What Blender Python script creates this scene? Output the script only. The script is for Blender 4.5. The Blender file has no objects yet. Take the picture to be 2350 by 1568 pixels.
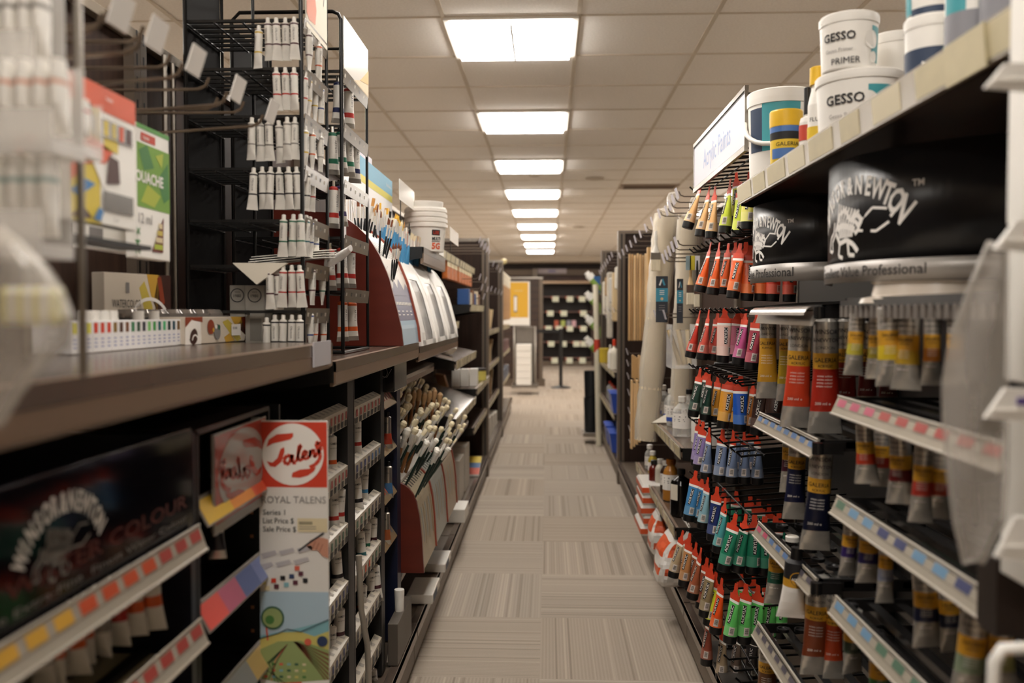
import bpy, math, random
from mathutils import Vector, Matrix, Euler
R = random.Random(11)
S = bpy.context.scene
COL = S.collection
PI = math.pi

# ---------------------------------------------------------------- camera
FPX = 2013.0
CZ = 1.27
YAW, PITCH = math.radians(2.36), math.radians(1.88)
cd = bpy.data.cameras.new('camera'); cam = bpy.data.objects.new('camera', cd); COL.objects.link(cam)
cam.location = (0, 0, CZ); cam.rotation_euler = (PI/2-PITCH, 0, YAW)
cd.sensor_width = 36; cd.lens = 36*FPX/2350; cd.clip_start = .02; cd.clip_end = 100
cd.dof.use_dof = True; cd.dof.focus_distance = 2.5; cd.dof.aperture_fstop = 2.8
S.camera = cam
# ---------------------------------------------------------------- world, exposure
w = bpy.data.worlds.new('world'); S.world = w; w.use_nodes = True
w.node_tree.nodes['Background'].inputs[0].default_value = (1, .89, .78, 1)
w.node_tree.nodes['Background'].inputs[1].default_value = .3
S.view_settings.view_transform = 'Standard'; S.view_settings.look = 'None'
S.view_settings.gamma = 1; S.view_settings.exposure = 0.0
S.view_settings.use_curve_mapping = False
S.cycles.diffuse_bounces = 7; S.cycles.max_bounces = 14; S.cycles.transparent_max_bounces = 16
LAMP = 21.0                     # strength of the ceiling panels
LAMP_COL = (1.0, .94, .87)

# ---------------------------------------------------------------- helpers
CM = Matrix.Translation((0, 0, CZ)) @ Euler((PI/2-PITCH, 0, YAW)).to_matrix().to_4x4()
def at(px, py, X=None, Y=None, Z=None):
    d = CM.to_3x3() @ Vector(((px-1175)/FPX, (784-py)/FPX, -1))
    if X is not None: t = X/d.x
    elif Y is not None: t = Y/d.y
    else: t = (Z-CZ)/d.z
    return Vector((0, 0, CZ)) + d*t
def lin(h):
    if isinstance(h, str):
        h = h.lstrip('#'); h = [int(h[i:i+2], 16)/255 for i in (0, 2, 4)]
    return tuple(c/12.92 if c <= .04045 else ((c+.055)/1.055)**2.4 for c in h)+(1,)
MATS = {}
def mat(name, hexc='808080', rough=.5, metal=0, noise=0, nscale=8, stretch=(1, 1, 1), spec=.5, emit=0, bump=0):
    if name in MATS: return MATS[name]
    m = bpy.data.materials.new(name); m.use_nodes = True; MATS[name] = m
    nt = m.node_tree; b = nt.nodes['Principled BSDF']
    c = lin(hexc); b.inputs['Base Color'].default_value = c
    b.inputs['Roughness'].default_value = rough; b.inputs['Metallic'].default_value = metal
    b.inputs['Specular IOR Level'].default_value = spec
    if emit:
        b.inputs['Emission Color'].default_value = c; b.inputs['Emission Strength'].default_value = emit
    if noise or bump:
        tc = nt.nodes.new('ShaderNodeTexCoord'); mp = nt.nodes.new('ShaderNodeMapping'); nz = nt.nodes.new('ShaderNodeTexNoise')
        mp.inputs['Scale'].default_value = stretch; nz.inputs['Scale'].default_value = nscale; nz.inputs['Detail'].default_value = 3
        nt.links.new(tc.outputs['Object'], mp.inputs[0]); nt.links.new(mp.outputs[0], nz.inputs['Vector'])
        if noise:
            rp = nt.nodes.new('ShaderNodeValToRGB'); rp.color_ramp.elements[0].position = .3; rp.color_ramp.elements[1].position = .7
            rp.color_ramp.elements[0].color = tuple(x*(1-noise) for x in c[:3])+(1,)
            rp.color_ramp.elements[1].color = tuple(min(1, x*(1+noise)) for x in c[:3])+(1,)
            nt.links.new(nz.outputs['Fac'], rp.inputs[0]); nt.links.new(rp.outputs[0], b.inputs['Base Color'])
        if bump:
            bp = nt.nodes.new('ShaderNodeBump'); bp.inputs['Strength'].default_value = bump; bp.inputs['Distance'].default_value = .004
            nt.links.new(nz.outputs['Fac'], bp.inputs['Height']); nt.links.new(bp.outputs[0], b.inputs['Normal'])
    return m
def clear(name, hexc='e8e8e8', opac=.25, rough=.15):
    if name in MATS: return MATS[name]
    m = bpy.data.materials.new(name); m.use_nodes = True; MATS[name] = m
    nt = m.node_tree; out = nt.nodes['Material Output']; b = nt.nodes['Principled BSDF']
    b.inputs['Base Color'].default_value = lin(hexc); b.inputs['Roughness'].default_value = rough
    tr = nt.nodes.new('ShaderNodeBsdfTransparent'); mx = nt.nodes.new('ShaderNodeMixShader')
    lw = nt.nodes.new('ShaderNodeLayerWeight'); lw.inputs[0].default_value = .35
    mr = nt.nodes.new('ShaderNodeMapRange'); mr.inputs['To Min'].default_value = opac; mr.inputs['To Max'].default_value = min(1, opac+.5)
    nt.links.new(lw.outputs['Facing'], mr.inputs['Value']); nt.links.new(mr.outputs[0], mx.inputs[0])
    nt.links.new(tr.outputs[0], mx.inputs[1]); nt.links.new(b.outputs[0], mx.inputs[2]); nt.links.new(mx.outputs[0], out.inputs[0])
    return m
def wmat(o):
    m = o.matrix_basis.copy()
    while o.parent: o = o.parent; m = o.matrix_basis @ m
    return m
USED = {}
def props(o, label=None, cat=None, group=None, kind=None):
    if label:
        o['label'] = label
        n = len(label.split())
        if n < 4 or n > 16: print('LABELLEN', n, label)
        if cat:
            if label in USED and USED[label] != group: print('DUPLABEL', label)
            if label in USED and not group: print('DUPLABEL', label)
            USED[label] = group
    if cat: o['category'] = cat
    if group: o['group'] = group
    if kind: o['kind'] = kind
    return o
def thing(name, label, cat, loc=(0, 0, 0), rz=0, group=None, rot=None):
    o = bpy.data.objects.new(name, None); COL.objects.link(o); o.empty_display_size = .05
    o.location = loc; o.rotation_euler = rot if rot else (0, 0, rz)
    return props(o, label, cat, group)
def frame(d):
    d = d.normalized(); a = Vector((0, 0, 1)) if abs(d.z) < .9 else Vector((1, 0, 0))
    u = d.cross(a).normalized(); return u, d.cross(u).normalized()
class MB:
    def __init__(s): s.v = []; s.f = []; s.m = []; s.s = []
    def add(s, vs, fs, m=0, sm=False):
        k = len(s.v); s.v += [tuple(p) for p in vs]
        for f in fs: s.f.append([i+k for i in f]); s.m.append(m); s.s.append(sm)
        return s
    def box(s, a, b, m=0):
        x0, x1 = sorted((a[0], b[0])); y0, y1 = sorted((a[1], b[1])); z0, z1 = sorted((a[2], b[2]))
        return s.add([(x0, y0, z0), (x1, y0, z0), (x1, y1, z0), (x0, y1, z0), (x0, y0, z1), (x1, y0, z1), (x1, y1, z1), (x0, y1, z1)],
                     [(3, 2, 1, 0), (4, 5, 6, 7), (0, 1, 5, 4), (1, 2, 6, 5), (2, 3, 7, 6), (3, 0, 4, 7)], m)
    def obox(s, o, u, v, n, m=0):           # corner o, edge vectors u v n
        o, u, v, n = map(Vector, (o, u, v, n))
        P = [o, o+u, o+u+v, o+v, o+n, o+u+n, o+u+v+n, o+v+n]
        F = [(3, 2, 1, 0), (4, 5, 6, 7), (0, 1, 5, 4), (1, 2, 6, 5), (2, 3, 7, 6), (3, 0, 4, 7)]
        if u.cross(v).dot(n) < 0: F = [tuple(reversed(f)) for f in F]
        return s.add(P, F, m)
    def quad(s, a, b, c, d, m=0): return s.add([a, b, c, d], [(0, 1, 2, 3)], m)
    def tube(s, pts, r, n=8, m=0):
        pts = [Vector(p) for p in pts]; rs = r if isinstance(r, (list, tuple)) else [r]*len(pts)
        vs = []
        u = None
        for i, p in enumerate(pts):
            d = (pts[min(i+1, len(pts)-1)]-pts[max(i-1, 0)]).normalized()
            if u is None: u, w_ = frame(d)
            else:
                u = (u-d*u.dot(d)).normalized(); w_ = d.cross(u)
            vs += [p+(u*math.cos(2*PI*k/n)+w_*math.sin(2*PI*k/n))*rs[i] for k in range(n)]
        fs = [(i*n+k, i*n+(k+1) % n, (i+1)*n+(k+1) % n, (i+1)*n+k) for i in range(len(pts)-1) for k in range(n)]
        s.add(vs, fs, m, True)
        k0 = len(pts)*n-n
        return s.add(vs[:n], [tuple(range(n-1, -1, -1))], m).add(vs[k0:], [tuple(range(n))], m)
    def lathe(s, prof, n=20, m=0, o=(0, 0, 0), sx=1, sy=1, caps=True):
        o = Vector(o); vs = []; ms = m if isinstance(m, (list, tuple)) else [m]*len(prof)
        for r, z in prof:
            vs += [o+Vector((r*sx*math.cos(2*PI*k/n), r*sy*math.sin(2*PI*k/n), z)) for k in range(n)]
        for i in range(len(prof)-1):
            s.add(vs[i*n:(i+2)*n], [(k, (k+1) % n, n+(k+1) % n, n+k) for k in range(n)], ms[i], True)
        if caps:
            if prof[0][0] > 1e-5: s.add(vs[:n], [tuple(range(n-1, -1, -1))], ms[0])
            if prof[-1][0] > 1e-5: s.add(vs[-n:], [tuple(range(n))], ms[-2 if len(ms) > 1 else 0])
        return s
    def rings(s, rs, ms=0, caps=True, sm=True):   # rs: list of equal-length point lists
        n = len(rs[0])
        for i in range(len(rs)-1):
            m = ms[i] if isinstance(ms, (list, tuple)) else ms
            s.add(list(rs[i])+list(rs[i+1]), [(k, (k+1) % n, n+(k+1) % n, n+k) for k in range(n)], m, sm)
        if caps:
            m0 = ms[0] if isinstance(ms, (list, tuple)) else ms; m1 = ms[-1] if isinstance(ms, (list, tuple)) else ms
            s.add(rs[0], [tuple(range(n-1, -1, -1))], m0); s.add(rs[-1], [tuple(range(n))], m1)
        return s
    def prism(s, pts, d, m=0):             # polygon of 3-D points swept by vector d
        pts = [Vector(p) for p in pts]; d = Vector(d); n = len(pts)
        nn = sum(((pts[i]).cross(pts[(i+1) % n]) for i in range(n)), Vector())
        if nn.dot(d) > 0: pts.reverse()
        return s.add(pts+[p+d for p in pts], [tuple(range(n)), tuple(range(2*n-1, n-1, -1))]+[((i+1) % n, i, n+i, n+(i+1) % n) for i in range(n)], m)
    def build(s, name, mats, parent=None, loc=None, rot=None, bevel=0, label=None, cat=None, group=None, kind=None):
        if not isinstance(mats, (list, tuple)): mats = [mats]
        me = bpy.data.meshes.new(name)
        vs = s.v
        base = wmat(parent) if parent else Matrix()
        loc_m = Matrix()
        if loc is not None:
            loc_m = Matrix.Translation(base.inverted() @ Vector(loc))
            if rot: loc_m = loc_m @ Euler(rot).to_matrix().to_4x4()
        full = base @ loc_m
        if full != Matrix():
            iv = full.inverted(); vs = [tuple(iv @ Vector(p)) for p in vs]
        me.from_pydata(vs, [], s.f)
        for m in mats: me.materials.append(m)
        me.polygons.foreach_set('material_index', s.m); me.polygons.foreach_set('use_smooth', s.s)
        me.update()
        o = bpy.data.objects.new(name, me); COL.objects.link(o); o.parent = parent
        o.matrix_basis = loc_m
        if bevel:
            b = o.modifiers.new('bevel', 'BEVEL'); b.width = bevel; b.segments = 2; b.limit_method = 'ANGLE'; b.angle_limit = .9
        if label or cat or group or kind: props(o, label, cat, group, kind)
        return o
def copy_tree(o, loc=None, rot=None, label=None, group=None, parent=None):
    c = o.copy(); COL.objects.link(c); c.parent = parent
    if loc is not None: c.location = loc
    if rot is not None: c.rotation_euler = rot
    if label: props(c, label, c.get('category'), group or c.get('group'))
    for ch in o.children: copy_tree(ch, parent=c)
    return c
# flat lettering from Blender's built-in font
_T = {}
def text2d(t, bold=0.0):
    k = (t, bold)
    if k in _T: return _T[k]
    cu = bpy.data.curves.new('lettering', 'FONT'); cu.body = t; cu.size = 1; cu.offset = bold; cu.resolution_u = 2
    o = bpy.data.objects.new('lettering', cu); COL.objects.link(o)
    dg = bpy.context.evaluated_depsgraph_get(); me = bpy.data.meshes.new_from_object(o.evaluated_get(dg))
    vs = [(v.co.x, v.co.y) for v in me.vertices]; fs = [tuple(p.vertices) for p in me.polygons]
    bpy.data.objects.remove(o); bpy.data.curves.remove(cu); bpy.data.meshes.remove(me)
    xs = [v[0] for v in vs] or [0]
    _T[k] = (vs, fs, min(xs), max(xs)); return _T[k]
class Sheet:
    """prints 2-D shapes on a surface; fn(u, v, h) gives the world point at height h over it"""
    def __init__(s, fn, mb=None, eps=.0004): s.fn = fn; s.mb = mb or MB(); s.h = eps; s.e = eps
    def _p(s, pts, fs, m):
        P = [s.fn(u, v, s.h) for u, v in pts]
        s.mb.add(P, fs, m)
    def up(s, k=1): s.h += s.e*k; return s
    def rect(s, u0, v0, u1, v1, m, nu=1):
        for i in range(nu):
            a = u0+(u1-u0)*i/nu; b = u0+(u1-u0)*(i+1)/nu
            s._p([(a, v0), (b, v0), (b, v1), (a, v1)], [(0, 1, 2, 3)], m)
        return s
    def poly(s, pts, m): s._p(pts, [tuple(range(len(pts)))], m); return s
    def disc(s, u, v, r, m, n=28, ry=None, a0=0, a1=2*PI):
        ry = ry or r; s.poly([(u+r*math.cos(a0+(a1-a0)*k/n), v+ry*math.sin(a0+(a1-a0)*k/n)) for k in range(n)], m); return s
    def ring(s, u, v, r, w_, m, n=28, a0=0, a1=2*PI, ry=1):
        for k in range(n):
            a = a0+(a1-a0)*k/n; b = a0+(a1-a0)*(k+1)/n
            s._p([(u+(r-w_)*math.cos(a), v+ry*(r-w_)*math.sin(a)), (u+r*math.cos(a), v+ry*r*math.sin(a)), (u+r*math.cos(b), v+ry*r*math.sin(b)), (u+(r-w_)*math.cos(b), v+ry*(r-w_)*math.sin(b))], [(0, 1, 2, 3)], m)
        return s
    def line(s, pts, w_, m):
        for (a, b), (c, d) in zip(pts, pts[1:]):
            L = math.hypot(c-a, d-b) or 1; nx, ny = -(d-b)/L*w_/2, (c-a)/L*w_/2
            s._p([(a-nx, b-ny), (c-nx, d-ny), (c+nx, d+ny), (a+nx, b+ny)], [(0, 1, 2, 3)], m)
        return s
    def text(s, t, u, v, size, m, al='l', shear=0, rot=0, bold=0, sx=1, fit=None):
        vs, fs, x0, x1 = text2d(t, bold)
        if fit: sx = fit/max(1e-6, (x1-x0)*size)
        off = {'l': -x0, 'c': -(x0+x1)/2, 'r': -x1}[al]; c, sn = math.cos(rot), math.sin(rot)
        pts = []
        for x, y in vs:
            a = (x+off+shear*y)*size*sx; b = y*size
            pts.append((u+a*c-b*sn, v+a*sn+b*c))
        s._p(pts, fs, m); return s
    def arc(s, t, u, v, r, size, m, a0, a1, ry=1, bold=0, grow=None, sx=1, turn=1):   # letters on an arc from angle a0 to a1 (clockwise)
        n = len(t)
        for i, ch in enumerate(t):
            a = a0+(a1-a0)*i/(n-1); g = 1 if grow is None else grow(i/(n-1))
            pu, pv = u+r*math.cos(a), v+r*ry*math.sin(a)
            tang = math.atan2(-ry*math.cos(a), math.sin(a))
            s.text(ch, pu, pv, size*g, m, 'c', rot=tang*turn, bold=bold, sx=sx)
        return s
    def build(s, name, mats, parent=None, **k): return s.mb.build(name, mats, parent, **k)
def plane_fn(o, u, v, n=None):
    o, u, v = Vector(o), Vector(u).normalized(), Vector(v).normalized()
    n = Vector(n).normalized() if n is not None else u.cross(v)
    return lambda a, b, h: o+u*a+v*b+n*h
ORD = ['first', 'second', 'third', 'fourth', 'fifth', 'sixth', 'seventh', 'eighth', 'ninth', 'tenth', 'eleventh', 'twelfth', 'thirteenth', 'fourteenth', 'fifteenth', 'sixteenth']

# ---------------------------------------------------------------- shared materials
black = mat('black_metal', '131211', .38)
blackp = mat('black_plastic', '0f0f10', .45)
edge_m = mat('brown_shelf_edge', '7c6654', .35, .15, .05, 10, (1, .05, 1))
wire = mat('black_wire', '0e0d0d', .3, .3)
steel = mat('brushed_steel', '9a948c', .3, 1, .1, 60, (1, 1, .05))
chrome = mat('chrome', 'd8d4cc', .15, 1)
tray_m = mat('smoky_tray_plastic', '1b1a1a', .2)
white = mat('white_plastic', 'ece9e2', .4)
paper = mat('white_paper', 'e9e6df', .7)
cream = mat('cream_paper', 'ddd6c6', .7)
shelf_m = mat('bronze_shelf_metal', '74655a', .22, .55, .06, 12, (1, .05, 1))
deck_m = mat('bronze_base_metal', '66594c', .42, .2, .12, 10, (1, .1, 1))
post_m = mat('bronze_post_metal', '6b5f53', .4, .3)
wood_d = mat('dark_wood_laminate', '2a1c15', .55, 0, .35, 14, (6, 6, .15), spec=.25)
slat_m = mat('brown_slatwall', '38271e', .6, 0, .3, 9, (6, 6, .2), spec=.2)
tagm = mat('label_beige', 'bdb18d', .5, 0, .06, 30)
tagh = mat('label_holder_plastic', 'a59b8a', .25)
red = mat('red_print', 'c33c26', .5)
ink = mat('black_ink', '17161a', .6)
greyink = mat('grey_ink', '7e7a78', .6)
acr = clear('clear_acrylic', 'f0f0f0', .12, .1)
# ================================================================ the room
ZC = 2.60
X0, X1, Y0, Y1 = -4.2, 4.2, -2.6, 21.6
def floor_mat():
    m = bpy.data.materials.new('carpet_tiles'); m.use_nodes = True; nt = m.node_tree; N = nt.nodes.new; L = nt.links.new
    b = nt.nodes['Principled BSDF']; b.inputs['Roughness'].default_value = .9; b.inputs['Specular IOR Level'].default_value = .15
    geo = N('ShaderNodeNewGeometry'); sep = N('ShaderNodeSeparateXYZ'); L(geo.outputs['Position'], sep.inputs[0])
    def ma(op, a, c=None):
        n = N('ShaderNodeMath'); n.operation = op
        for i, q in enumerate((a, c)):
            if q is None: continue
            if isinstance(q, (int, float)): n.inputs[i].default_value = q
            else: L(q, n.inputs[i])
        return n.outputs[0]
    T = .61
    tx = ma('DIVIDE', ma('ADD', sep.outputs[0], .028+T*20), T); ty = ma('DIVIDE', ma('ADD', sep.outputs[1], -.566+T*20), T)
    ix, iy = ma('FLOOR', tx), ma('FLOOR', ty); fx, fy = ma('FRACT', tx), ma('FRACT', ty)
    par = ma('MODULO', ma('ADD', ix, iy), 2)
    mixv = N('ShaderNodeMix'); mixv.data_type = 'FLOAT'; L(par, mixv.inputs[0]); L(fx, mixv.inputs[2]); L(fy, mixv.inputs[3])
    u = mixv.outputs[0]                                            # across the ribs
    wn = N('ShaderNodeTexWhiteNoise'); wn.noise_dimensions = '2D'; cb = N('ShaderNodeCombineXYZ'); L(ix, cb.inputs[0]); L(iy, cb.inputs[1]); L(cb.outputs[0], wn.inputs['Vector'])
    seed = ma('MULTIPLY', wn.outputs['Value'], 40)
    def n1(scale, detail=0):
        n = N('ShaderNodeTexNoise'); n.noise_dimensions = '2D'; n.inputs['Scale'].default_value = 1; n.inputs['Detail'].default_value = detail
        c = N('ShaderNodeCombineXYZ'); L(ma('MULTIPLY', u, scale), c.inputs[0]); L(seed, c.inputs[1]); L(c.outputs[0], n.inputs['Vector']); return n.outputs['Fac']
    rib = ma('SINE', ma('MULTIPLY', u, 2*PI*48))
    broad = n1(7); fine = n1(36)
    def ramp(v, a, b_):
        n = N('ShaderNodeMapRange'); n.inputs[1].default_value = a; n.inputs[2].default_value = b_; L(v, n.inputs[0]); return n.outputs[0]
    streak = ramp(fine, .66, .76); dark = ramp(fine, .34, .25)
    fu = N('ShaderNodeTexNoise'); fu.inputs['Scale'].default_value = 260; L(geo.outputs['Position'], fu.inputs['Vector'])
    val = ma('ADD', ma('MULTIPLY', rib, .07), 1.0)
    val = ma('ADD', val, ma('MULTIPLY', ma('SUBTRACT', broad, .5), .12))
    val = ma('ADD', val, ma('MULTIPLY', streak, .17)); val = ma('SUBTRACT', val, ma('MULTIPLY', dark, .22))
    val = ma('ADD', val, ma('MULTIPLY', ma('SUBTRACT', wn.outputs['Value'], .5), .07))
    val = ma('ADD', val, ma('MULTIPLY', ma('SUBTRACT', fu.outputs['Fac'], .5), .25))
    hue = N('ShaderNodeMix'); hue.data_type = 'RGBA'; L(wn.outputs['Value'], hue.inputs[0])
    hue.inputs[6].default_value = lin('a29587'); hue.inputs[7].default_value = lin('a1968a')
    vm = N('ShaderNodeVectorMath'); vm.operation = 'SCALE'; L(hue.outputs[2], vm.inputs[0]); L(val, vm.inputs['Scale'])
    L(vm.outputs[0], b.inputs['Base Color'])
    bp = N('ShaderNodeBump'); bp.inputs['Strength'].default_value = .5; bp.inputs['Distance'].default_value = .003; L(val, bp.inputs['Height']); L(bp.outputs[0], b.inputs['Normal'])
    return m
MB().box((X0, Y0, -.06), (X1, Y1, 0)).build('floor', floor_mat(), kind='structure')
def ceil_mat():
    m = bpy.data.materials.new('ceiling_tiles'); m.use_nodes = True; nt = m.node_tree; N = nt.nodes.new; L = nt.links.new
    b = nt.nodes['Principled BSDF']; b.inputs['Roughness'].default_value = .95; b.inputs['Specular IOR Level'].default_value = .1
    geo = N('ShaderNodeNewGeometry'); nz = N('ShaderNodeTexNoise'); nz.inputs['Scale'].default_value = 90; nz.inputs['Detail'].default_value = 4
    L(geo.outputs['Position'], nz.inputs['Vector'])
    rp = N('ShaderNodeValToRGB'); rp.color_ramp.elements[0].color = lin('f2eee8'); rp.color_ramp.elements[1].color = lin('faf6f0')
    rp.color_ramp.elements[0].position = .35; rp.color_ramp.elements[1].position = .65
    L(nz.outputs['Fac'], rp.inputs[0]); L(rp.outputs[0], b.inputs['Base Color']); return m
MB().box((X0, Y0, ZC), (X1, Y1, ZC+.06)).build('ceiling', ceil_mat(), kind='structure')
wall_m = mat('beige_wall', 'b9aa96', .8, 0, .05, 3)
wallb = mat('dark_brown_wall', '2c1d17', .6, 0, .2, 6, (1, 1, 1))
wall_l = mat('pale_side_wall', 'e6ddce', .8, 0, .04, 3)
MB().box((X0-.1, Y0, 0), (X0, Y1, ZC)).build('wall_left', wall_l, kind='structure')
MB().box((X1, Y0, 0), (X1+.1, Y1, ZC)).build('wall_right', wall_l, kind='structure')
MB().box((X0, Y0-.1, 0), (X1, Y0, ZC)).build('wall_front', wall_m, kind='structure')
MB().box((X0, Y1, 0), (X1, Y1+.1, ZC)).build('wall_back', wallb, kind='structure')
MB().box((X0, Y1-.9, 2.475), (X1, Y1-.02, ZC-.001)).build('trim_1', mat('beige_soffit', 'c9bfb0', .8), kind='structure')
# ceiling grid: T bars every 0.61 m
T = .61; GX = -.475; GY = 3.97
g = MB(); gm = mat('ceiling_grid_bar', 'd2c8b8', .6)
k = -6
while GX+k*T < X1:
    x = GX+k*T
    if x > X0: g.box((x-.009, Y0, ZC-.006), (x+.011, Y1, ZC))
    k += 1
k = -10
while GY+k*T < Y1:
    y = GY+k*T
    if y > Y0: g.box((X0, y-.004, ZC-.005), (X1, y+.007, ZC))
    k += 1
g.build('trim_2', gm, kind='structure')
# ceiling lights: every third tile
lens = bpy.data.materials.new('lamp_lens'); lens.use_nodes = True
bb = lens.node_tree.nodes['Principled BSDF']; bb.inputs['Base Color'].default_value = (.9, .9, .9, 1)
bb.inputs['Emission Color'].default_value = LAMP_COL+(1,); bb.inputs['Emission Strength'].default_value = LAMP
frm = mat('white_lamp_frame', 'e8e4dc', .4)
def ceiling_light():
    t = thing('ceiling_light', 'square recessed ceiling light, nearest above the aisle', 'ceiling light', (0, 0, 0), group='square ceiling lights above the aisle')
    a = .305; f = MB()
    for (p, q) in (((-a, -a), (a, -a+.022)), ((-a, a-.022), (a, a)), ((-a, -a), (-a+.022, a)), ((a-.022, -a), (a, a))):
        f.box((p[0], p[1], -.016), (q[0], q[1], 0))
    f.build('frame', frm, t)
    MB().box((-.005, -a+.03, -.036), (.005, a-.03, -.004)).build('divider', frm, t)
    for s_ in (-1, 1):
        MB().box((s_*.005, -a+.03, -.034), (s_*(a-.03), a-.03, -.003)).build('lens', lens, t)
    return t
cl0 = ceiling_light(); first = True
for ci, cx in enumerate((GX+T/2, GX+T/2-4*T, GX+T/2+4*T)):
    for k in range(-3, 10):
        y = GY+T/2+k*3*T
        if y < Y0 or y > Y1-1 or abs(cx) > 4: continue
        if ci and (k < -2 or k > 8): continue
        nm = {0: 'nearest in the photo', 1: 'second from the front', 2: 'third from the front', 3: 'fourth from the front', 4: 'fifth from the front', 5: 'sixth from the front', 6: 'seventh from the front', 7: 'eighth from the front', 8: 'farthest and smallest'}.get(k, 'over the unseen near end')
        lb = 'glowing square ceiling light over the centre aisle, '+nm
        gr = 'square ceiling lights above the aisle'
        if ci: lb = 'glowing square ceiling light over the neighbouring %s aisle' % ('left' if ci == 1 else 'right'); gr = 'lights over the %s aisle' % ('left' if ci == 1 else 'right')
        if k < 0 and not ci: gr = 'near aisle lights'
        if first: o = cl0; o.location = (cx, y, ZC); o['label'] = lb; o['group'] = gr; first = False
        else: copy_tree(cl0, (cx, y, ZC), label=lb, group=gr)
# air vent, speakers / smoke detectors
vm = mat('vent_metal', 'a3907c', .5)
v = thing('air_vent', 'slotted brown air vent in the ceiling right of the lights', 'vent', (1.05, 9.3, ZC))
MB().box((.75, 9.17, ZC-.014), (1.36, 9.45, ZC-.006)).build('frame', vm, v)
s_ = MB()
for i in range(5): s_.box((.79, 9.20+i*.048, ZC-.02), (1.32, 9.215+i*.048, ZC-.012))
s_.build('slats', mat('vent_slat', '6d5a4a', .5), v)
for i, (px, py, lb) in enumerate(((1365, 408, 'round flat ceiling speaker right of the third light'), (1328, 520, 'round flat ceiling speaker farther down, beyond the near one'), (655*.52+885, 770*.52, 'small round ceiling detector left of the lights'))):
    p = at(px, py, Z=ZC); r = .09 if i < 2 else .05
    MB().lathe([(r, -.004), (r*1.05, -.009), (r*.8, -.018), (0, -.02)][::-1], 24, 0, (p.x, p.y, ZC)).build('ceiling_speaker' if i < 2 else 'smoke_detector', mat('speaker_grille', 'c4b9a9', .7), loc=(p.x, p.y, ZC), label=lb, cat='ceiling speaker' if i < 2 else 'detector')

# ================================================================ gondola shelving
XL, XR = -.46, .513          # front of the bases
BL, BR = -.88, .95           # back panels
def gondola(side, ya, yb, idx, near_post=True):
    ya += .003; yb -= .003
    xf, xb = (XL, BL) if side == 'left' else (XR, BR)
    sg = 1 if side == 'left' else -1
    H = 1.84
    t = thing('gondola_shelf_unit', 'dark brown gondola shelf unit on the %s, bay %s' % (side, idx), 'shelf unit', ((xf+xb)/2, (ya+yb)/2, 0))
    pb = MB(); pb.box((xb-sg*.03, ya, .0), (xb, yb, H))
    pb.build('back_panel', slat_m, t)
    d = MB(); d.box((xb, ya+.002, .15), (xf, yb-.002, .172)); d.box((xf-sg*.025, ya+.002, .12), (xf+sg*.0, yb-.002, .177), 1)
    d.build('base_deck', [deck_m, shelf_m], t)
    MB().box((xf-sg*.012, ya, .03), (xf-sg*.03, yb, .12)).build('kick_plate', deck_m, t)
    MB().box((xb-sg*.02, ya, H), (xb+sg*.02, yb, H+.02)).build('top_rail', mat('pale_rail', '9c9080', .35, .2), t)
    for yy in (ya+.012, yb-.012):
        p = MB(); p.box((xb, yy-.014, .17), (xb+sg*.022, yy+.014, H))
        for k in range(34): p.box((xb+sg*.022, yy-.003, .25+k*.048), (xb+sg*.0225, yy+.003, .275+k*.048), 1)
        p.build('upright_post', [post_m, blackp], t)
    return t
LB = [-.62, .61, 1.83, 3.05, 4.27, 5.49, 6.70]
NM = ['behind the camera', 'nearest the camera, with hanging paint sets', 'below the wire tube racks', 'behind the white brush bins', 'with slanted shelves', 'next to the dark end panel']
for i in range(6): gondola('left', LB[i], LB[i+1], NM[i])
gondola('left', 6.86, 8.9, 'beyond the first end panel'); gondola('left', 9.0, 11.3, 'farthest, holding hanging packs')
RB = [-.1, 1.12, 2.33, 3.3, 4.4, 5.5, 6.45]
NM = ['nearest the camera', 'with dark curved headers', 'behind the acrylic tube rack', 'with bottle shelves', 'with wrapped canvas rolls', 'with wooden stretcher bars']
for i in range(6): gondola('right', RB[i], RB[i+1], NM[i])
gondola('right', 6.60, 8.5, 'beyond the wooden end post'); gondola('right', 8.62, 9.9, 'farthest with paper rolls')
def end_panel(side, y, lb, xf=None, H=1.82, th=.05):
    sg = 1 if side == 'left' else -1
    xb = BL if side == 'left' else BR; xf = xf or (XL+.0 if side == 'left' else XR)
    t = thing('end_panel', lb, 'end panel', ((xb+xf)/2, y, 0))
    MB().box((xb, y-th/2, .02), (xf-sg*.05, y+th/2, H)).build('panel', wood_d, t)
    p = MB(); p.box((xf-sg*.05, y-th/2-.012, .0), (xf, y+th/2+.012, H)); p.box((xf-sg*.03, y-th/2-.016, .0), (xf-sg*.02, y-th/2-.012, H), 1)
    p.build('upright_post', [post_m, blackp], t)
    MB().box((xb, y-th/2-.012, H), (xf, y+th/2+.012, H+.022)).build('top_cap', steel if side == 'left' else post_m, t)
end_panel('left', 6.78, 'tall dark wood end panel on the left, nearest one')
end_panel('left', 8.95, 'dark wood end panel on the left, second one, beside the yellow poster', H=1.78)
end_panel('right', 6.52, 'tall brown end panel right of the aisle beside the stretcher bars', H=1.85)
end_panel('right', 8.56, 'brown end panel farther down on the right behind the rolls', H=1.85)

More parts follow.
